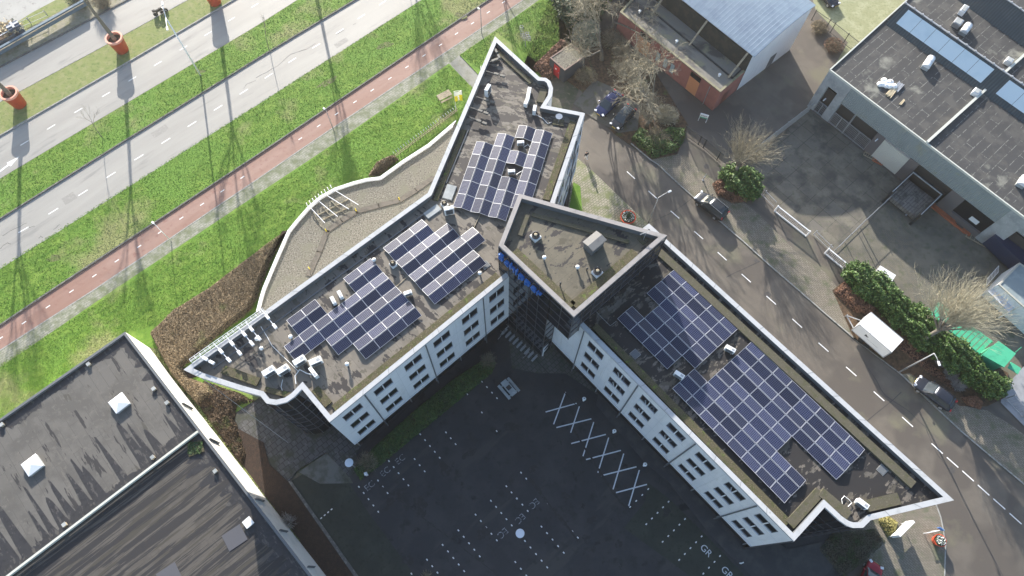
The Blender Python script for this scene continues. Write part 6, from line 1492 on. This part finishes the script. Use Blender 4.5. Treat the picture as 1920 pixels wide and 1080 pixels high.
# ================================================================ HEDGES
HB=GL([(284,628),(330,583),(398,541),(480,478),(520,447),(545,436),(535,440),(512,486),(490,540),(484,560),(470,585),(400,640),(345,690),(352,708),(392,722),(406,740),(372,760),(325,705)],.1)
hedge('beech_hedge_block',HB,1.15,LEAFB,DBED,60000,.11,'broad brown clipped hedge block between the lawn and the west wing tip','hedge',lump=.06,edge=.35)
hedge('beech_hedge_block',GL([(690,333),(706,308),(722,300),(738,293),(748,300),(722,322),(712,330)],.1),1.15,LEAFB,DBED,2600,.16,'small brown clipped hedge at the kink of the annex rim','hedge',lump=.08)
hedge('leafy_hedge_bank',GL([(372,760),(380,712),(452,738),(480,752),(445,760),(440,785),(462,850),(455,875),(430,850),(395,800)],.12),.5,LEAFK,DBED,9500,.15,'dull brown low shrubs under the tip of the west wing','hedge',lump=.2,edge=.6)
hedge('wall_foot_planting',GL([(288,654),(304,662),(352,733),(405,800),(462,882),(520,960),(560,1010),(600,1075),(588,1080),(510,975),(440,880),(372,790),(320,712)],.12),.4,LEAFY,DBED,5200,.15,'yellow-green ground planting along the white warehouse wall','ground planting',lump=.12,edge=.25)
hedge('green_hedge_strip',GL([(663,880),(676,900),(716,870),(770,825),(840,768),(922,700),(930,680),(905,676),(850,712),(780,768),(700,840)],.05),.55,LEAFC,DBED,15000,.15,'low bright green hedge strip along the white facade','hedge',lump=.1,edge=.3)
hedge('russet_hedge',GL([(1000,128),(1050,80),(1066,86),(1040,112),(1036,150),(1018,148)],.1),1.1,LEAFR,DBED,4200,.16,'russet brown hedge between front lawn and black shed','hedge',lump=.15,edge=.25)
hedge('ground_cover_hedge',GL([(1182,262),(1198,240),(1228,252),(1255,240),(1285,240),(1284,262),(1268,285),(1225,298)],.1),.8,LEAFG,DBED,4500,.16,'mixed green ground cover at the street corner by the fence','hedge',lump=.25)
hedge('red_shrub_patch',GL([(1335,345),(1352,335),(1395,368),(1400,378),(1375,382),(1345,368)],.1),.9,LEAFR,DBED,3000,.15,'reddish twiggy shrub patch under the green bush by the street','hedge',lump=.2)
hedge('red_shrub_patch',GL([(1563,548),(1580,530),(1640,580),(1630,592),(1600,585)],.1),.9,LEAFR,DBED,3000,.15,'russet shrub patch at the top end of the conifer hedge','hedge',lump=.2)
hedge('red_shrub_patch',GL([(1800,745),(1830,742),(1842,755),(1838,768),(1812,760)],.1),.8,LEAFR,DBED,1600,.15,'orange-brown shrub at the lower end of the conifer hedge','hedge',lump=.2)
hedge('litter_shrubs',GL([(1645,600),(1720,650),(1790,720),(1800,745),(1740,700),(1690,660)],.1),.25,LEAFR,DBED,2500,.13,'brown fallen leaves and low stems beneath the conifer hedge','ground shrubs',lump=.1)
def blob(name,cs,m_,size,label,cat,dens=330,core=True):
    """cs: list of (px,py,radius,height)"""
    q0=g(cs[0][0],cs[0][1],.1); root=empty(name,tuple(q0),label,cat); P=[]
    km=MB()
    for (x,y,R,H) in cs:
        q=g(x,y,.1); n=int(dens*R*H)
        d=rng.normal(size=(n,3)); d/=np.linalg.norm(d,axis=1)[:,None]; rr=rng.uniform(.55,1.0,size=n)**.5
        w=1+.2*np.sin(d[:,0]*9+d[:,1]*7+x)+.17*np.sin(d[:,2]*11+d[:,0]*6+y)+rng.normal(size=n)*.07
        pts=np.column_stack([q.x+d[:,0]*rr*R*w,q.y+d[:,1]*rr*R*w,.1+H*.5+d[:,2]*rr*H*.52*w]); P.append(pts[pts[:,2]>.05])
        km.lathe((q.x,q.y,.05),[(R*.45,0),(R*.62,H*.4),(R*.5,H*.68),(R*.2,H*.84)],9)
    leafcloud('leaves',m_,np.concatenate(P),size,root)
    if core: km.build('dark_core',LEAFD,root)
    return root
cs=[]
A_=Vector((1600,529));B_=Vector((1846,732)); N=16
for i in range(N):
    t=i/(N-1); p=A_.lerp(B_,t); cs.append((p.x+random.uniform(-5,5),p.y+random.uniform(-5,5),1.35+random.uniform(-.25,.35),2.9+random.uniform(-.5,.6)))
blob('conifer_hedge',cs,LEAFG,.2,'tall bright green conifer hedge running beside the street','hedge',dens=1700)
blob('evergreen_bush',[(1378,347,1.8,2.8),(1392,352,1.7,2.6),(1402,362,1.3,2.0),(1366,338,1.3,2.2)],LEAFG,.24,'round bright green bush at the yard gate','bush',dens=900)
blob('evergreen_trees',[(1070,35,2.0,4.2),(1100,28,2.2,4.5),(1085,12,2.1,4.5),(1060,5,1.8,4)],LEAFD,.28,'dark evergreen clump at the top edge of the front lawn','evergreen',dens=700)
twigbush('fence_shrub',1535,55,.1,1.3,1.2,350,TWIG,'brown shrub in the fence corner behind the blue-roofed hall',seed=51,leaf=(LEAFB,600,.12)); twigbush('fence_shrub',1562,88,.1,1.4,1.0,350,TWIG,'orange-brown shrub at the sharp fence corner',seed=52,leaf=(LEAFR,800,.12))
VG=mat('dry_tuft',(0.2,0.22,0.08),rough=.9)
# grass blades for the verges and lawns: short tufts
def tufts(name,poly,n,z,m_,size,lb_=None):
    P=polypts(poly,n); leafcloud(name,m_,np.column_stack([P,np.full(n,z)+rng.uniform(0.01,.03,size=n)]),size,None,flat=.22,kind='stuff')
vis=lambda L:[g2(x,y) for x,y in L]
tufts('grass_tufts',vis([(-10,690),(222,545),(480,372),(842,124),(905,180),(800,330),(560,420),(290,610),(235,625),(0,790)]),40000,.1,GRASS,.11)
tufts('grass_tufts',vis([(-5,505),(792,0),(915,0),(480,290),(0,607)]),30000,.12,GRASS,.11)
tufts('grass_tufts',vis([(-5,340),(480,51),(560,0),(665,0),(225,269),(-5,412)]),15000,.12,GRASS,.11)
tufts('grass_tufts',vis([(862,104),(960,38),(1012,2),(1045,0),(1050,100),(1010,120),(930,60),(900,130)]),9000,.11,GRASS,.12)
# ================================================================ STREET FURNITURE
def lamp_post(base_,h,arms,label,group=None,m_=STEEL,head=WPL,r=.085,z=0.0,hl=.6):
    q=g(*base_,z); root=empty('street_lamp',tuple(q),label,'street lamp',group); Q=Vector(q); top=Q+Vector((0,0,h))
    m=MB(); m.tube([Q,Q+Vector((0,0,h*.5)),top],[r,r*.8,r*.55],10); m.build('pole',m_,root,smooth=True)
    for (ax,ay,rise) in arms:
        e=top+Vector((ax,ay,rise)); m=MB(); m.tube([top,top.lerp(e,.6)+Vector((0,0,.05)),e],[.05,.04,.035],7); m.build('arm',m_,root)
        d=Vector((ax,ay,0)).normalized(); m=MB(); m.box((e.x+d.x*hl/2,e.y+d.y*hl/2,e.z-.05),(hl,.24,.12),math.atan2(ay,ax)); m.build('lamp_head',head,root,bevel=.04)
    return root
lamp_post((376,141),10.4,[(-.5,1.6,.45),(.6,-1.7,.35)],'tall double-armed pale street lamp in the middle verge',z=.12,m_=WSTEEL,r=.13)
q=g(321,452,0); lamp_post((321,452),4.3,[(-.12,.1,.02)],'small lamp post on the footpath by the red cycle path',z=.02,hl=.35,r=.06,m_=WPL,group='small lamps along the cycle path')
lamp_post((626,245),4.3,[(-.12,.1,.02)],'small lamp post on the footpath in line with the grass scuff',z=.02,hl=.35,r=.06,m_=GTWIG,group='small lamps along the cycle path')
lamp_post((903,62),4.3,[(-.12,.1,.02)],'small lamp post on the footpath near the north tip',z=.02,hl=.35,r=.06,m_=GTWIG,group='small lamps along the cycle path')
lamp_post((1216,417),6.0,[(1.1,.55,.35)],'curved grey street lamp rising behind the tower corner',z=.0,hl=.45)
lamp_post((1687,697),6.9,[(.1,-.9,.15)],'grey street lamp leaning over the estate car pavement',z=.09,hl=.5,r=.1)
# big off-frame trees beyond the top edge whose shadows cross the roads
for i,(x,y,h) in enumerate([(735,-170,15),(900,-140,14)]):
    q=g(x,y,.1); branch_tree('roadside_tree',(q.x,q.y,0),'tall bare roadside tree beyond the top edge, '+('left' if i==0 else 'right')+' one','tree',h,.22,71+i,spread=.5,levels=5,trunk=.35,kids=3,minr=.012)
# round topped car park lamps
for p,lb_ in (((667,877),'car park lamp with a pale round disc top at the end of the green strip'),((974,1004),'car park lamp with a pale round disc top amid the empty bays')):
    q=g(*p,.0); r=empty('disc_lamp',tuple(q),lb_,'lamp','disc-topped car park lamps'); m=MB(); m.tube([q,q+Vector((0,0,3.4))],.06,8); m.build('pole',STEEL,r); m=MB(); m.lathe(q+Vector((0,0,3.3)),[(.1,0),(.42,.1),(.44,.14),(.3,.19),(.02,.2)],24); m.build('disc_head',mat('disc_grey',(0.62,0.66,0.72),rough=.4) if 'disc_grey' not in bpy.data.materials else bpy.data.materials['disc_grey'],r)
for i,(x,y) in enumerate(((1094,751),(1150,811),(1207,873))):
    q=g(x,y,.05); r=empty('bollard_lamp',tuple(q),['upper','middle','lower'][i]+' white-capped bollard lamp on the path along the east facade','bollard','bollard lamps along the facade path'); m=MB(); m.tube([q,q+Vector((0,0,.8))],.11,12); m.build('post',WSTEEL,r); m=MB(); m.lathe(q+Vector((0,0,.78)),[(.2,0),(.22,.06),(.12,.12),(.02,.14)],16); m.build('cap',WPL,r)
    m=MB(); m.lathe(q+Vector((0,0,.915)),[(.06,0),(.05,.02)],10); m.build('lens',BLACKM,r)
q=g(688,890,.0); r=empty('bollard_lamp',tuple(q),'white square bollard at the lower end of the green strip','bollard'); m=MB(); m.box(q,(.28,.28,.7),R_(20)); m.build('post',WPL,r,bevel=.03); m=MB(); m.box(q+Vector((0,0,.7)),(.33,.33,.05),R_(20)); m.build('cap',WSTEEL,r)
q=g(1387,1056,.05); r=empty('path_post',tuple(q),'short white post at the end of the facade path','post'); m=MB(); m.tube([q,q+Vector((0,0,.7))],.05,8); m.build('post',WPL,r); m=MB(); m.box(q+Vector((0,0,.7)),(.35,.1,.12),R_(20)); m.build('cap',WPL,r)
# concrete picnic table near entrance
r=empty('concrete_table',tuple(g(954,730,0)),'grey concrete table with attached benches in the dark courtyard','table'); c=r.location; a=R_(-50); co,si=math.cos(a),math.sin(a)
m=MB(); m.box((c.x,c.y,.68),(2.0,.75,.08),a); m.build('table_top',CONC,r)
for s in (-1,1):
    m=MB(); m.box((c.x-s*.68*si*1,c.y+s*.68*co,.4),(2.0,.32,.07),a); m.build('bench',CONC,r); 
    m=MB(); m.box((c.x+s*.7*co,c.y+s*.7*si,0),(.12,1.4,.4),a); m.box((c.x+s*.7*co,c.y+s*.7*si,.4),(.12,.3,.28),a); m.build('leg',CONC,r)
m=MB(); m.box((c.x,c.y,.76),(.5,.5,.03),a); m.build('inlay',BLACKM,r)
# bicycle racks and bicycles
A_=g(946,622,0);B_=g(1002,672,0); n=9; dd=(B_-A_).normalized(); nn=Vector((-dd.y,dd.x,0))
def make_rack():
    r=empty('bicycle_rack',(0,0,0),'x','bicycle rack'); 
    m=MB(); m.tube([(0,-.45,0),(0,-.45,.62),(0,-.3,.72),(0,.3,.72),(0,.45,.62),(0,.45,0)],.025,6); m.build('hoop',STEEL,r); m=MB(); m.beam((-.12,0,.03),(.12,0,.03),.9,.04); m.tube([(.09,-.45,0),(.09,-.3,.45),(.09,.3,.45),(.09,.45,0)],.02,6); m.build('wheel_holder',STEEL,r); return r
ang=math.atan2(dd.y,dd.x)
instances(make_rack(),[(A_.lerp(B_,i/(n-1)),ang,'grey bicycle hoop in the row beside the dark glass entrance') for i in range(n)],'bicycle hoops at the entrance')
def make_bike():
    r=empty('bicycle',(0,0,0),'x','bicycle')
    for x in (-.52,.52):
        m=MB(); m.tube([(x+.33*math.cos(t),0,.34+.33*math.sin(t)) for t in [2*math.pi*k/16 for k in range(17)]],.02,5); m.build('wheel',RUBBER,r)
    m=MB()
    for p,q in (((-.52,0,.34),(-.1,0,.3)),((-.1,0,.3),(-.22,0,.85)),((-.22,0,.85),(.38,0,.82)),((-.1,0,.3),(.4,0,.75)),((-.52,0,.34),(-.2,0,.75)),((.38,0,.95),(.52,0,.34))): m.tube([p,q],.022,5)
    m.build('frame',STEEL,r)
    m=MB(); m.tube([(.3,-.28,1.0),(.4,0,1.0),(.3,.28,1.0)],.018,5); m.build('handlebar',STEEL,r); m=MB(); m.box((-.25,0,.88),(.26,.16,.06)); m.build('saddle',BLACKM,r,bevel=.02)
    return r
instances(make_bike(),[(g(948,620,0),ang+1.45,'bicycle leaning in the racks nearest the white facade'),(g(939,632,0),.9,'bicycle left of the rack row near the facade'),(g(986,668,0),ang+1.5,'bicycle in the racks towards the car park')],'bicycles at the entrance')
# bench and flags on the lawn
q=g(834,186,.1); r=empty('wooden_shelter_bench',tuple(q),'weathered wooden table-like shelter on the lawn beside the flag','bench'); a=R_(33); co,si=math.cos(a),math.sin(a)
for k in range(4):
    m=MB(); o_=(k-1.5)*.24; m.box((q.x-o_*si,q.y+o_*co,.95),(1.9,.22,.06),a); m.build('plank',WOOD,r)
for x in (-.8,.8):
    for y in (-.35,.35):
        m=MB(); px_,py_=q.x+x*co-y*si,q.y+x*si+y*co; m.beam((px_,py_,.1),(px_,py_,.95),.09,.09); m.build('leg',WOOD,r)
m=MB(); m.box((q.x+.5*si,q.y-.5*co,.5),(1.8,.25,.05),a); m.build('seat',WOOD,r)
def flag(base_,h,lb_,off_):
    q=g(*base_,.1); r=empty('banner_flag',tuple(q),lb_,'flag','yellow and white banner flags'); m=MB(); m.tube([q,q+Vector((0,0,h))],.035,6); m.build('pole',WSTEEL,r)
    T_=q+Vector((0,0,h)); m=MB(); n=6; d=Vector((1,.15,0)).normalized(); H_=1.9; W_=1.0
    for i in range(n):
        a0,a1=i/n,(i+1)/n
        P_=lambda s,t:T_+d*(W_*s)+Vector((0,-.08*math.sin(s*5+t*2),-H_*t-.1))
        for j,(t0,t1) in enumerate(((0,.42),(.42,1))): m.quad(P_(a0,t1),P_(a1,t1),P_(a1,t0),P_(a0,t0),0 if j==0 or i in (2,3) and False else 1)
    m.build('cloth',[FWH,YEL],r)
    m=MB(); m.quad(P_(.4,.98)+Vector((0,-.02,0)),P_(.6,.98)+Vector((0,-.02,0)),P_(.6,.45)+Vector((0,-.02,0)),P_(.4,.45)+Vector((0,-.02,0))); m.build('white_stripe',FWH,r)
    m=MB(); m.tube([T_,T_+d*W_],.02,5); m.build('top_rod',WSTEEL,r)
flag((855,208),4.0,'yellow and white banner flag on a pole standing on the lawn',0)
flag((903,166),4.4,'second yellow and white banner half hidden behind the north wing',0)
# bike-stand / spiked fence by the annex
A_=g(742,296,.1);B_=g(858,210,.1); r=empty('picket_fence',tuple(A_),'low white-tipped picket fence between lawn and annex rim','fence'); m=MB(); L=(B_-A_).length; k=0; d=(B_-A_).normalized(); n_=Vector((-d.y,d.x,0))
t=MB()
while k<L:
    p=A_+d*k; m.beam(p,p+n_*.12+Vector((0,0,.85)),.05,.05); t.beam(p+n_*.12+Vector((0,0,.8)),p+n_*.35+Vector((0,0,1.0)),.06,.06); k+=.42
m.beam(A_+Vector((0,0,.35)),B_+Vector((0,0,.35)),.06,.06); m.beam(A_+Vector((0,0,.7)),B_+Vector((0,0,.7)),.06,.06); m.build('rails',WOOD,r); t.build('picket_tips',WSTEEL,r)
for k,(x,y) in enumerate(((598,357),(616,347),(603,353),(625,340))):
    pass
m=MB()
for k in range(9):
    p=g(577+k*5.6,386-k*4.2,ZX+.1); m.beam(p,p+Vector((-.1,.18,.35)),.1,.1)
o=m.build('rim_spikes',WSTEEL); o.parent=an; o.location=o.location-Vector(an.location)
# metal sculpture on the front lawn
q=g(985,87,.1); r=empty('lawn_sculpture',tuple(q),'spindly metal cube sculpture with small pale panels on the front lawn','sculpture')
m=MB(); m.tube([q,q+Vector((-.1,0,2.6))],.04,6); m.build('stem',GTWIG,r)
for k,(dx,dz) in enumerate(((-.5,2.6),(.2,2.4),(-.3,2.0),(.3,1.7),(-.1,1.4),(.5,1.2),(-.6,3.1))):
    m=MB(); c=q+Vector((dx,.1*k-.2,dz)); s_=.2
    for a_ in (-1,1):
        for b_ in (-1,1):
            m.beam(c+Vector((-s_,a_*s_,b_*s_)),c+Vector((s_,a_*s_,b_*s_)),.05,.05); m.beam(c+Vector((a_*s_,-s_,b_*s_)),c+Vector((a_*s_,s_,b_*s_)),.05,.05); m.beam(c+Vector((a_*s_,b_*s_,-s_)),c+Vector((a_*s_,b_*s_,s_)),.05,.05)
    m.build('open_cube',GTWIG,r)
# ---- fences and gates of the yard
def barfence(pts,h,lb_,m_=BLACKM,step=.13,name='bar_fence',z=.1,bar=.025,postd=2.4):
    W=[g(x,y,z) for x,y in pts]; r=empty(name,tuple(W[0]),lb_,'fence'); b=MB()
    for i in range(len(W)-1):
        A,B=W[i],W[i+1]; L=(B-A).length; d=(B-A)/L; k=0
        while k<L: b.beam(A+d*k,A+d*k+Vector((0,0,h)),bar,bar); k+=step
        for zz in (.12,h-.1): b.beam(A+Vector((0,0,zz)),B+Vector((0,0,zz)),.05,.04)
        k=0
        while k<L+.01:
            p=MB(); p.beam(A+d*min(k,L),A+d*min(k,L)+Vector((0,0,h+.1)),.09,.09); p.build('post',m_,r); k+=postd
    b.build('panel',m_,r); return r
barfence([(1281,252),(1318,278),(1350,306)],1.9,'black bar fence between the brick building path and the green bush')
barfence([(1521,38),(1556,62),(1600,97),(1592,104),(1563,132)],1.9,'black mesh fence around the mossy yard corner',bar=.018,step=.16)
barfence([(1398,300),(1516,209)],1.9,'grey panel fence from the warehouse corner to the brick building',m_=STEEL,step=.14,bar=.045)
barfence([(1561,474),(1612,424),(1668,372)],1.8,'thin mesh fence dividing the two yards, seen edge on',m_=STEEL,step=.3,bar=.015)
barfence([(1412,352),(1430,368),(1450,388)],1.3,'light mesh fence left of the slatted gate',m_=STEEL,step=.2,bar=.015)
barfence([(1525,440),(1556,470)],1.0,'light mesh fence between the two slatted gates',m_=STEEL,step=.2,bar=.015)
barfence([(1885,748),(1925,790)],1.6,'wire fence at the right edge below the hedge',m_=STEEL,step=.25,bar=.012)
def slatgate(a,b,lb_,h=1.25):
    A=g(*a,.05);B=g(*b,.05); L=(B-A).length; d=(B-A)/L; r=empty('slatted_gate',tuple(A),lb_,'gate'); m=MB(); k=0
    while k<=L: m.beam(A+d*k+Vector((0,0,.08)),A+d*k+Vector((0,0,h)),.07,.04); k+=.2
    m.build('slats',STEEL,r); m=MB()
    for z in (.08,h): m.beam(A+Vector((0,0,z)),B+Vector((0,0,z)),.12,.1)
    for p in (A,B): m.beam(p,p+Vector((0,0,h+.15)),.14,.14)
    m.build('gate_frame',WSTEEL,r)
    m=MB(); m.beam(A+Vector((0,0,.0)),B+Vector((0,0,.0)),.2,.12); m.build('ground_rail',CONC,r)
slatgate((1452,396),(1511,443),'white slatted sliding gate closing the left yard'); slatgate((1546,475),(1592,513),'white slatted gate beside the conifer hedge')
m=MB(); A=g(1412,350,.1);B=g(1448,378,.1)
for a_,b_ in (((1350,306),(1412,352)),):
    pass
q=g(1318,338,.1); r=empty('bent_post',tuple(q),'short grey bent post on the pavement before the fence','post'); m=MB(); m.tube([q,q+Vector((0,0,.8)),q+Vector((.2,.25,1.1))],.07,8); m.build('post',STEEL,r); m=MB(); m.lathe(q,[(.16,0),(.14,.06)],10); m.build('foot',STEEL,r)
# sign boards
def board(base_,w,h,z0,rz,lb_,m_=WPL,z=.1,th=.12):
    q=g(*base_,z); r=empty('sign_board',tuple(q),lb_,'sign'); a=R_(rz); m=MB(); m.box((q.x,q.y,z0),(w,th,h),a); m.build('panel',m_,r)
    co,si=math.cos(a),math.sin(a)
    for s in (-1,1):
        m=MB(); m.beam((q.x+s*w*.46*co,q.y+s*w*.46*si,z),(q.x+s*w*.46*co,q.y+s*w*.46*si,z0+.1),.07,.07); m.build('leg',m_,r)
    return r,q,a
r,q,a=board((1316,228),1.1,.75,.9,-20,'small white information board with green lower edge in front of the brick wall')
co,si=math.cos(a),math.sin(a); nx=Vector((si,-co,0))*.07
def brd(u,zz): return Vector((q.x+u*co,q.y+u*si,zz))+nx
m=MB(); m.quad(brd(-.52,.92),brd(.52,.92),brd(.52,1.1),brd(-.52,1.1)); m.build('green_band',GRNP,r)
m=MB(); 
for k in range(4): m.quad(brd(-.38+.2*k,1.28),brd(-.26+.2*k,1.28),brd(-.26+.2*k,1.42),brd(-.38+.2*k,1.42))
m.build('picture_row',JOINT,r)
r,q,a=board((1678,994),2.3,1.5,.9,38,'large white company board on two legs beside the corner shrub',z=.08,th=.25)
hedge('yellow_shrub',GL([(1645,975),(1660,965),(1682,980),(1676,1000),(1664,1008)],.08),1.0,mat('yellow_leaf',(0.3,0.27,0.1),[((0.16,0.15,0.05),4,.5,.65)],rough=.8),DBED,1500,.15,'yellowish shrub behind the white company board','shrub',lump=.15)
hedge('sparse_ground_cover',GL([(1535,1030),(1560,1000),(1640,990),(1662,1015),(1630,1045),(1580,1085)],.05),.3,mat('dusky_leaf',(0.1,0.1,0.07),[((0.05,0.09,0.03),1.0,.48,.62),((0.16,0.15,0.13),6,.55,.66)],rough=.9),DBED,5000,.1,'dull ground cover triangle under the rounded end of the east wing','ground cover',lump=.05)
# post with blue sign near the corner planter
q=g(1732,1000,.08); r=empty('street_sign',tuple(q),'white cross bar post with tilted blue sign near the round planter','sign'); m=MB(); m.beam(q+Vector((-.2,0,1.0)),q+Vector((1.0,.2,1.0)),.08,.08); m.tube([q,q+Vector((0,0,1.0))],.04,6); m.tube([q+Vector((.9,.2,0)),q+Vector((.9,.2,2.2))],.04,6); m.build('frame',WSTEEL,r); m=MB(); m.box(q+Vector((.75,.3,1.6)),(.5,.05,.6),R_(-40)); m.build('blue_plate',mat('sign_blue',(0.05,0.2,0.5),rough=.4),r)
for px_,py_,lb_ in ((1655,518,'blue-white ridged storage box beside the conifer hedge'),):
    q=g(px_,py_,.0); r=empty('storage_box',tuple(q),lb_,'box'); m=MB(); m.box(q,(2.0,1.1,.8),R_(-38)); m.build('body',STEEL,r); a=R_(-38); co,si=math.cos(a),math.sin(a)
    for k in (-1,0,1):
        o_=k*.36; m=MB(); m.box((q.x-o_*si,q.y+o_*co,.8),(2.05,.3,.06),a); m.build('lid_panel',WSTEEL,r)
# green frame (rows of slabs) and green kiosk
fr=empty('green_slatted_frame',tuple(g(1800,600,0)),'long green slatted pergola roof behind the conifer hedge','pergola'); zf=2.2
P00=g(1762,567,zf);P01=g(1740,588,zf);P10=g(1862,640,zf);P11=g(1838,664,zf); NS=13
for i in range(NS):
    a0=(i+.06)/NS;a1=(i+.86)/NS
    q=[P00.lerp(P10,a0),P00.lerp(P10,a1),P01.lerp(P11,a1),P01.lerp(P11,a0)]; m=MB(); m.prism([tuple(v.xy) for v in q],zf-.06,zf,bottom=True); m.build('roof_slat',GRNP,fr)
m=MB(); 
for a_,b_ in ((P00,P10),(P01,P11)): m.beam(a_-Vector((0,0,.12)),b_-Vector((0,0,.12)),.12,.1)
for v in (P00,P01,P10,P11): m.beam(v-Vector((0,0,.1)),Vector((v.x,v.y,0)),.12,.12)
m.build('frame',GRNP,fr)
ks=empty('green_kiosk',tuple(g(1870,680,0)),'green box-shaped kiosk with folded roof at the end of the green frame','kiosk'); zk=2.9
q=GL([(1845,665),(1873,642),(1902,663),(1882,686)],zk); m=MB(); m.prism(q,.1,zk-.15); m.build('body',GRNP,ks)
qo=offset(q,-.12); m=MB(); m.prism(qo,zk-.15,zk,bottom=True); m.build('roof',GRNP,ks); m=MB(); c_=g(1902,690,1.6); m.box((c_.x,c_.y,1.55),(1.2,.9,.06),R_(-38)); m.build('counter_flap',GRNP,ks)
p=g(1899,665,1.2); m=MB(); m.beam(p,p+Vector((.3,.5,1.2)),.06,.06); m.build('prop',GRNP,ks)
# ---- far top-left: blue steel guide rail, containers, railings
gr=empty('blue_steel_rail',tuple(g(100,45,0)),'long blue-grey steel beam rail beside the far road','rail'); A=g(-30,112,.9);B=g(160,4,.9); m=MB(); m.beam(A,B,.35,.9); m.build('beam',mat('blue_steel',(0.11,0.17,0.22),rough=.5),gr)
m=MB(); m.beam(A+Vector((.1,-.5,.35)),B+Vector((.1,-.5,.35)),.1,.1); m.build('yellow_strip',WOOD,gr)
r=barfence([(90,30),(40,52),(20,62)],1.0,'thin railing wires beyond the blue steel beam',m_=STEEL,step=2.5,bar=.03)
hd_=empty('rail_portal',tuple(g(42,65,0)),'dark blue steel end box of the beam rail','steel box'); q=g(40,66,0); m=MB(); m.box((q.x,q.y,0),(1.6,1.1,1.9),R_(RD)); m.build('box',mat('navy_steel',(0.05,0.08,0.13),rough=.5),hd_); m=MB(); m.box((q.x,q.y,1.9),(1.7,.3,.1),R_(RD)); m.box((q.x,q.y,1.9),(.3,1.2,.12),R_(RD)); m.build('edge_frame',STEEL,hd_)
q=g(8,86,0); r=empty('skip_container',tuple(q),'open waste skip with brown debris at the left edge','skip'); m=MB(); m.box((q.x,q.y,0),(4.2,1.8,1.5),R_(RD)); m.build('skip_body',JOINT,r); m=MB(); m.box((q.x,q.y,1.5),(3.9,1.5,.08),R_(RD)); m.build('debris',LITTER,r); m=MB(); a=R_(RD); m.box((q.x,q.y,1.52),(4.0,.1,.12),a); m.build('white_bar',WSTEEL,r)
P=rng.normal(size=(700,3))*np.array([.9,.5,.12])+np.array([g(26,66,0).x,g(26,66,0).y,1.5]); root=empty('rubble_heap',tuple(g(26,66,0)),'heap of pale rubble between skip and blue box','rubble'); leafcloud('rubble',NWOOD,P,.3,root,kind='stuff')
m=MB(); q=g(26,66,0); m.box((q.x,q.y,0),(2.4,1.5,1.4),R_(RD)); m.build('rubble_bin',JOINT,root)
# small trees and shrubs at far road top
twigbush('roadside_shrub',150,6,.05,1.6,2.0,260,TWIG,'scrubby shrub at the top behind the leaning trunk',seed=61,leaf=(LEAFC,500,.15)); twigbush('roadside_shrub',195,10,.05,1.7,2.6,260,TWIG,'bare shrub at the top edge right of the leaning trunk',seed=62)
hz=MB(); hz.box((20,60,-1.0),(420,420,79.0)); hzo=hz.build('glare_haze',bpy.data.materials.new('glare_haze_air'),kind='stuff')  # air volume added to imitate lens glare towards the sun
hm=hzo.data.materials[0]; hm.use_nodes=True; hn=hm.node_tree; hn.nodes.clear(); ho=hn.nodes.new('ShaderNodeOutputMaterial'); pv=hn.nodes.new('ShaderNodeVolumePrincipled'); pv.inputs['Density'].default_value=0.00032; pv.inputs['Color'].default_value=(.95,.95,.93,1); pv.inputs['Anisotropy'].default_value=.55; hn.links.new(pv.outputs['Volume'],ho.inputs['Volume'])
# ================================================================ CAMERA, LIGHT
cam=bpy.data.cameras.new('camera'); co_=bpy.data.objects.new('camera',cam); COL.objects.link(co_)
cam.sensor_width=36; cam.lens=36*FPX/1920; cam.clip_end=2000; cam.clip_start=1
M=CR.to_4x4(); M.translation=Vector((0,0,HC)); co_.matrix_world=M; scene.camera=co_
AZ=R_(-74.8); EL=R_(19.0)
sdir=Vector((math.cos(AZ)*math.cos(EL),math.sin(AZ)*math.cos(EL),-math.sin(EL)))
sun=bpy.data.lights.new('sun','SUN'); so_=bpy.data.objects.new('sun',sun); COL.objects.link(so_); sun.energy=5.0; sun.angle=R_(.55); sun.color=(1.0,.93,.83)
so_.rotation_euler=sdir.to_track_quat('-Z','Y').to_euler(); so_.location=(0,0,120)
w=bpy.data.worlds.new('World'); scene.world=w; w.use_nodes=True; nt=w.node_tree
sk=nt.nodes.new('ShaderNodeTexSky'); sk.sky_type='NISHITA'; sk.sun_disc=False; sk.sun_elevation=EL
to=-sdir; sk.sun_rotation=math.atan2(to.x,to.y); sk.air_density=1.0; sk.dust_density=1.5; sk.ozone_density=1.5
nt.links.new(sk.outputs['Color'],nt.nodes['Background'].inputs['Color']); nt.nodes['Background'].inputs['Strength'].default_value=0.13
scene.view_settings.view_transform='Standard'; scene.view_settings.look='None'; scene.view_settings.exposure=1.3; scene.view_settings.gamma=1.0
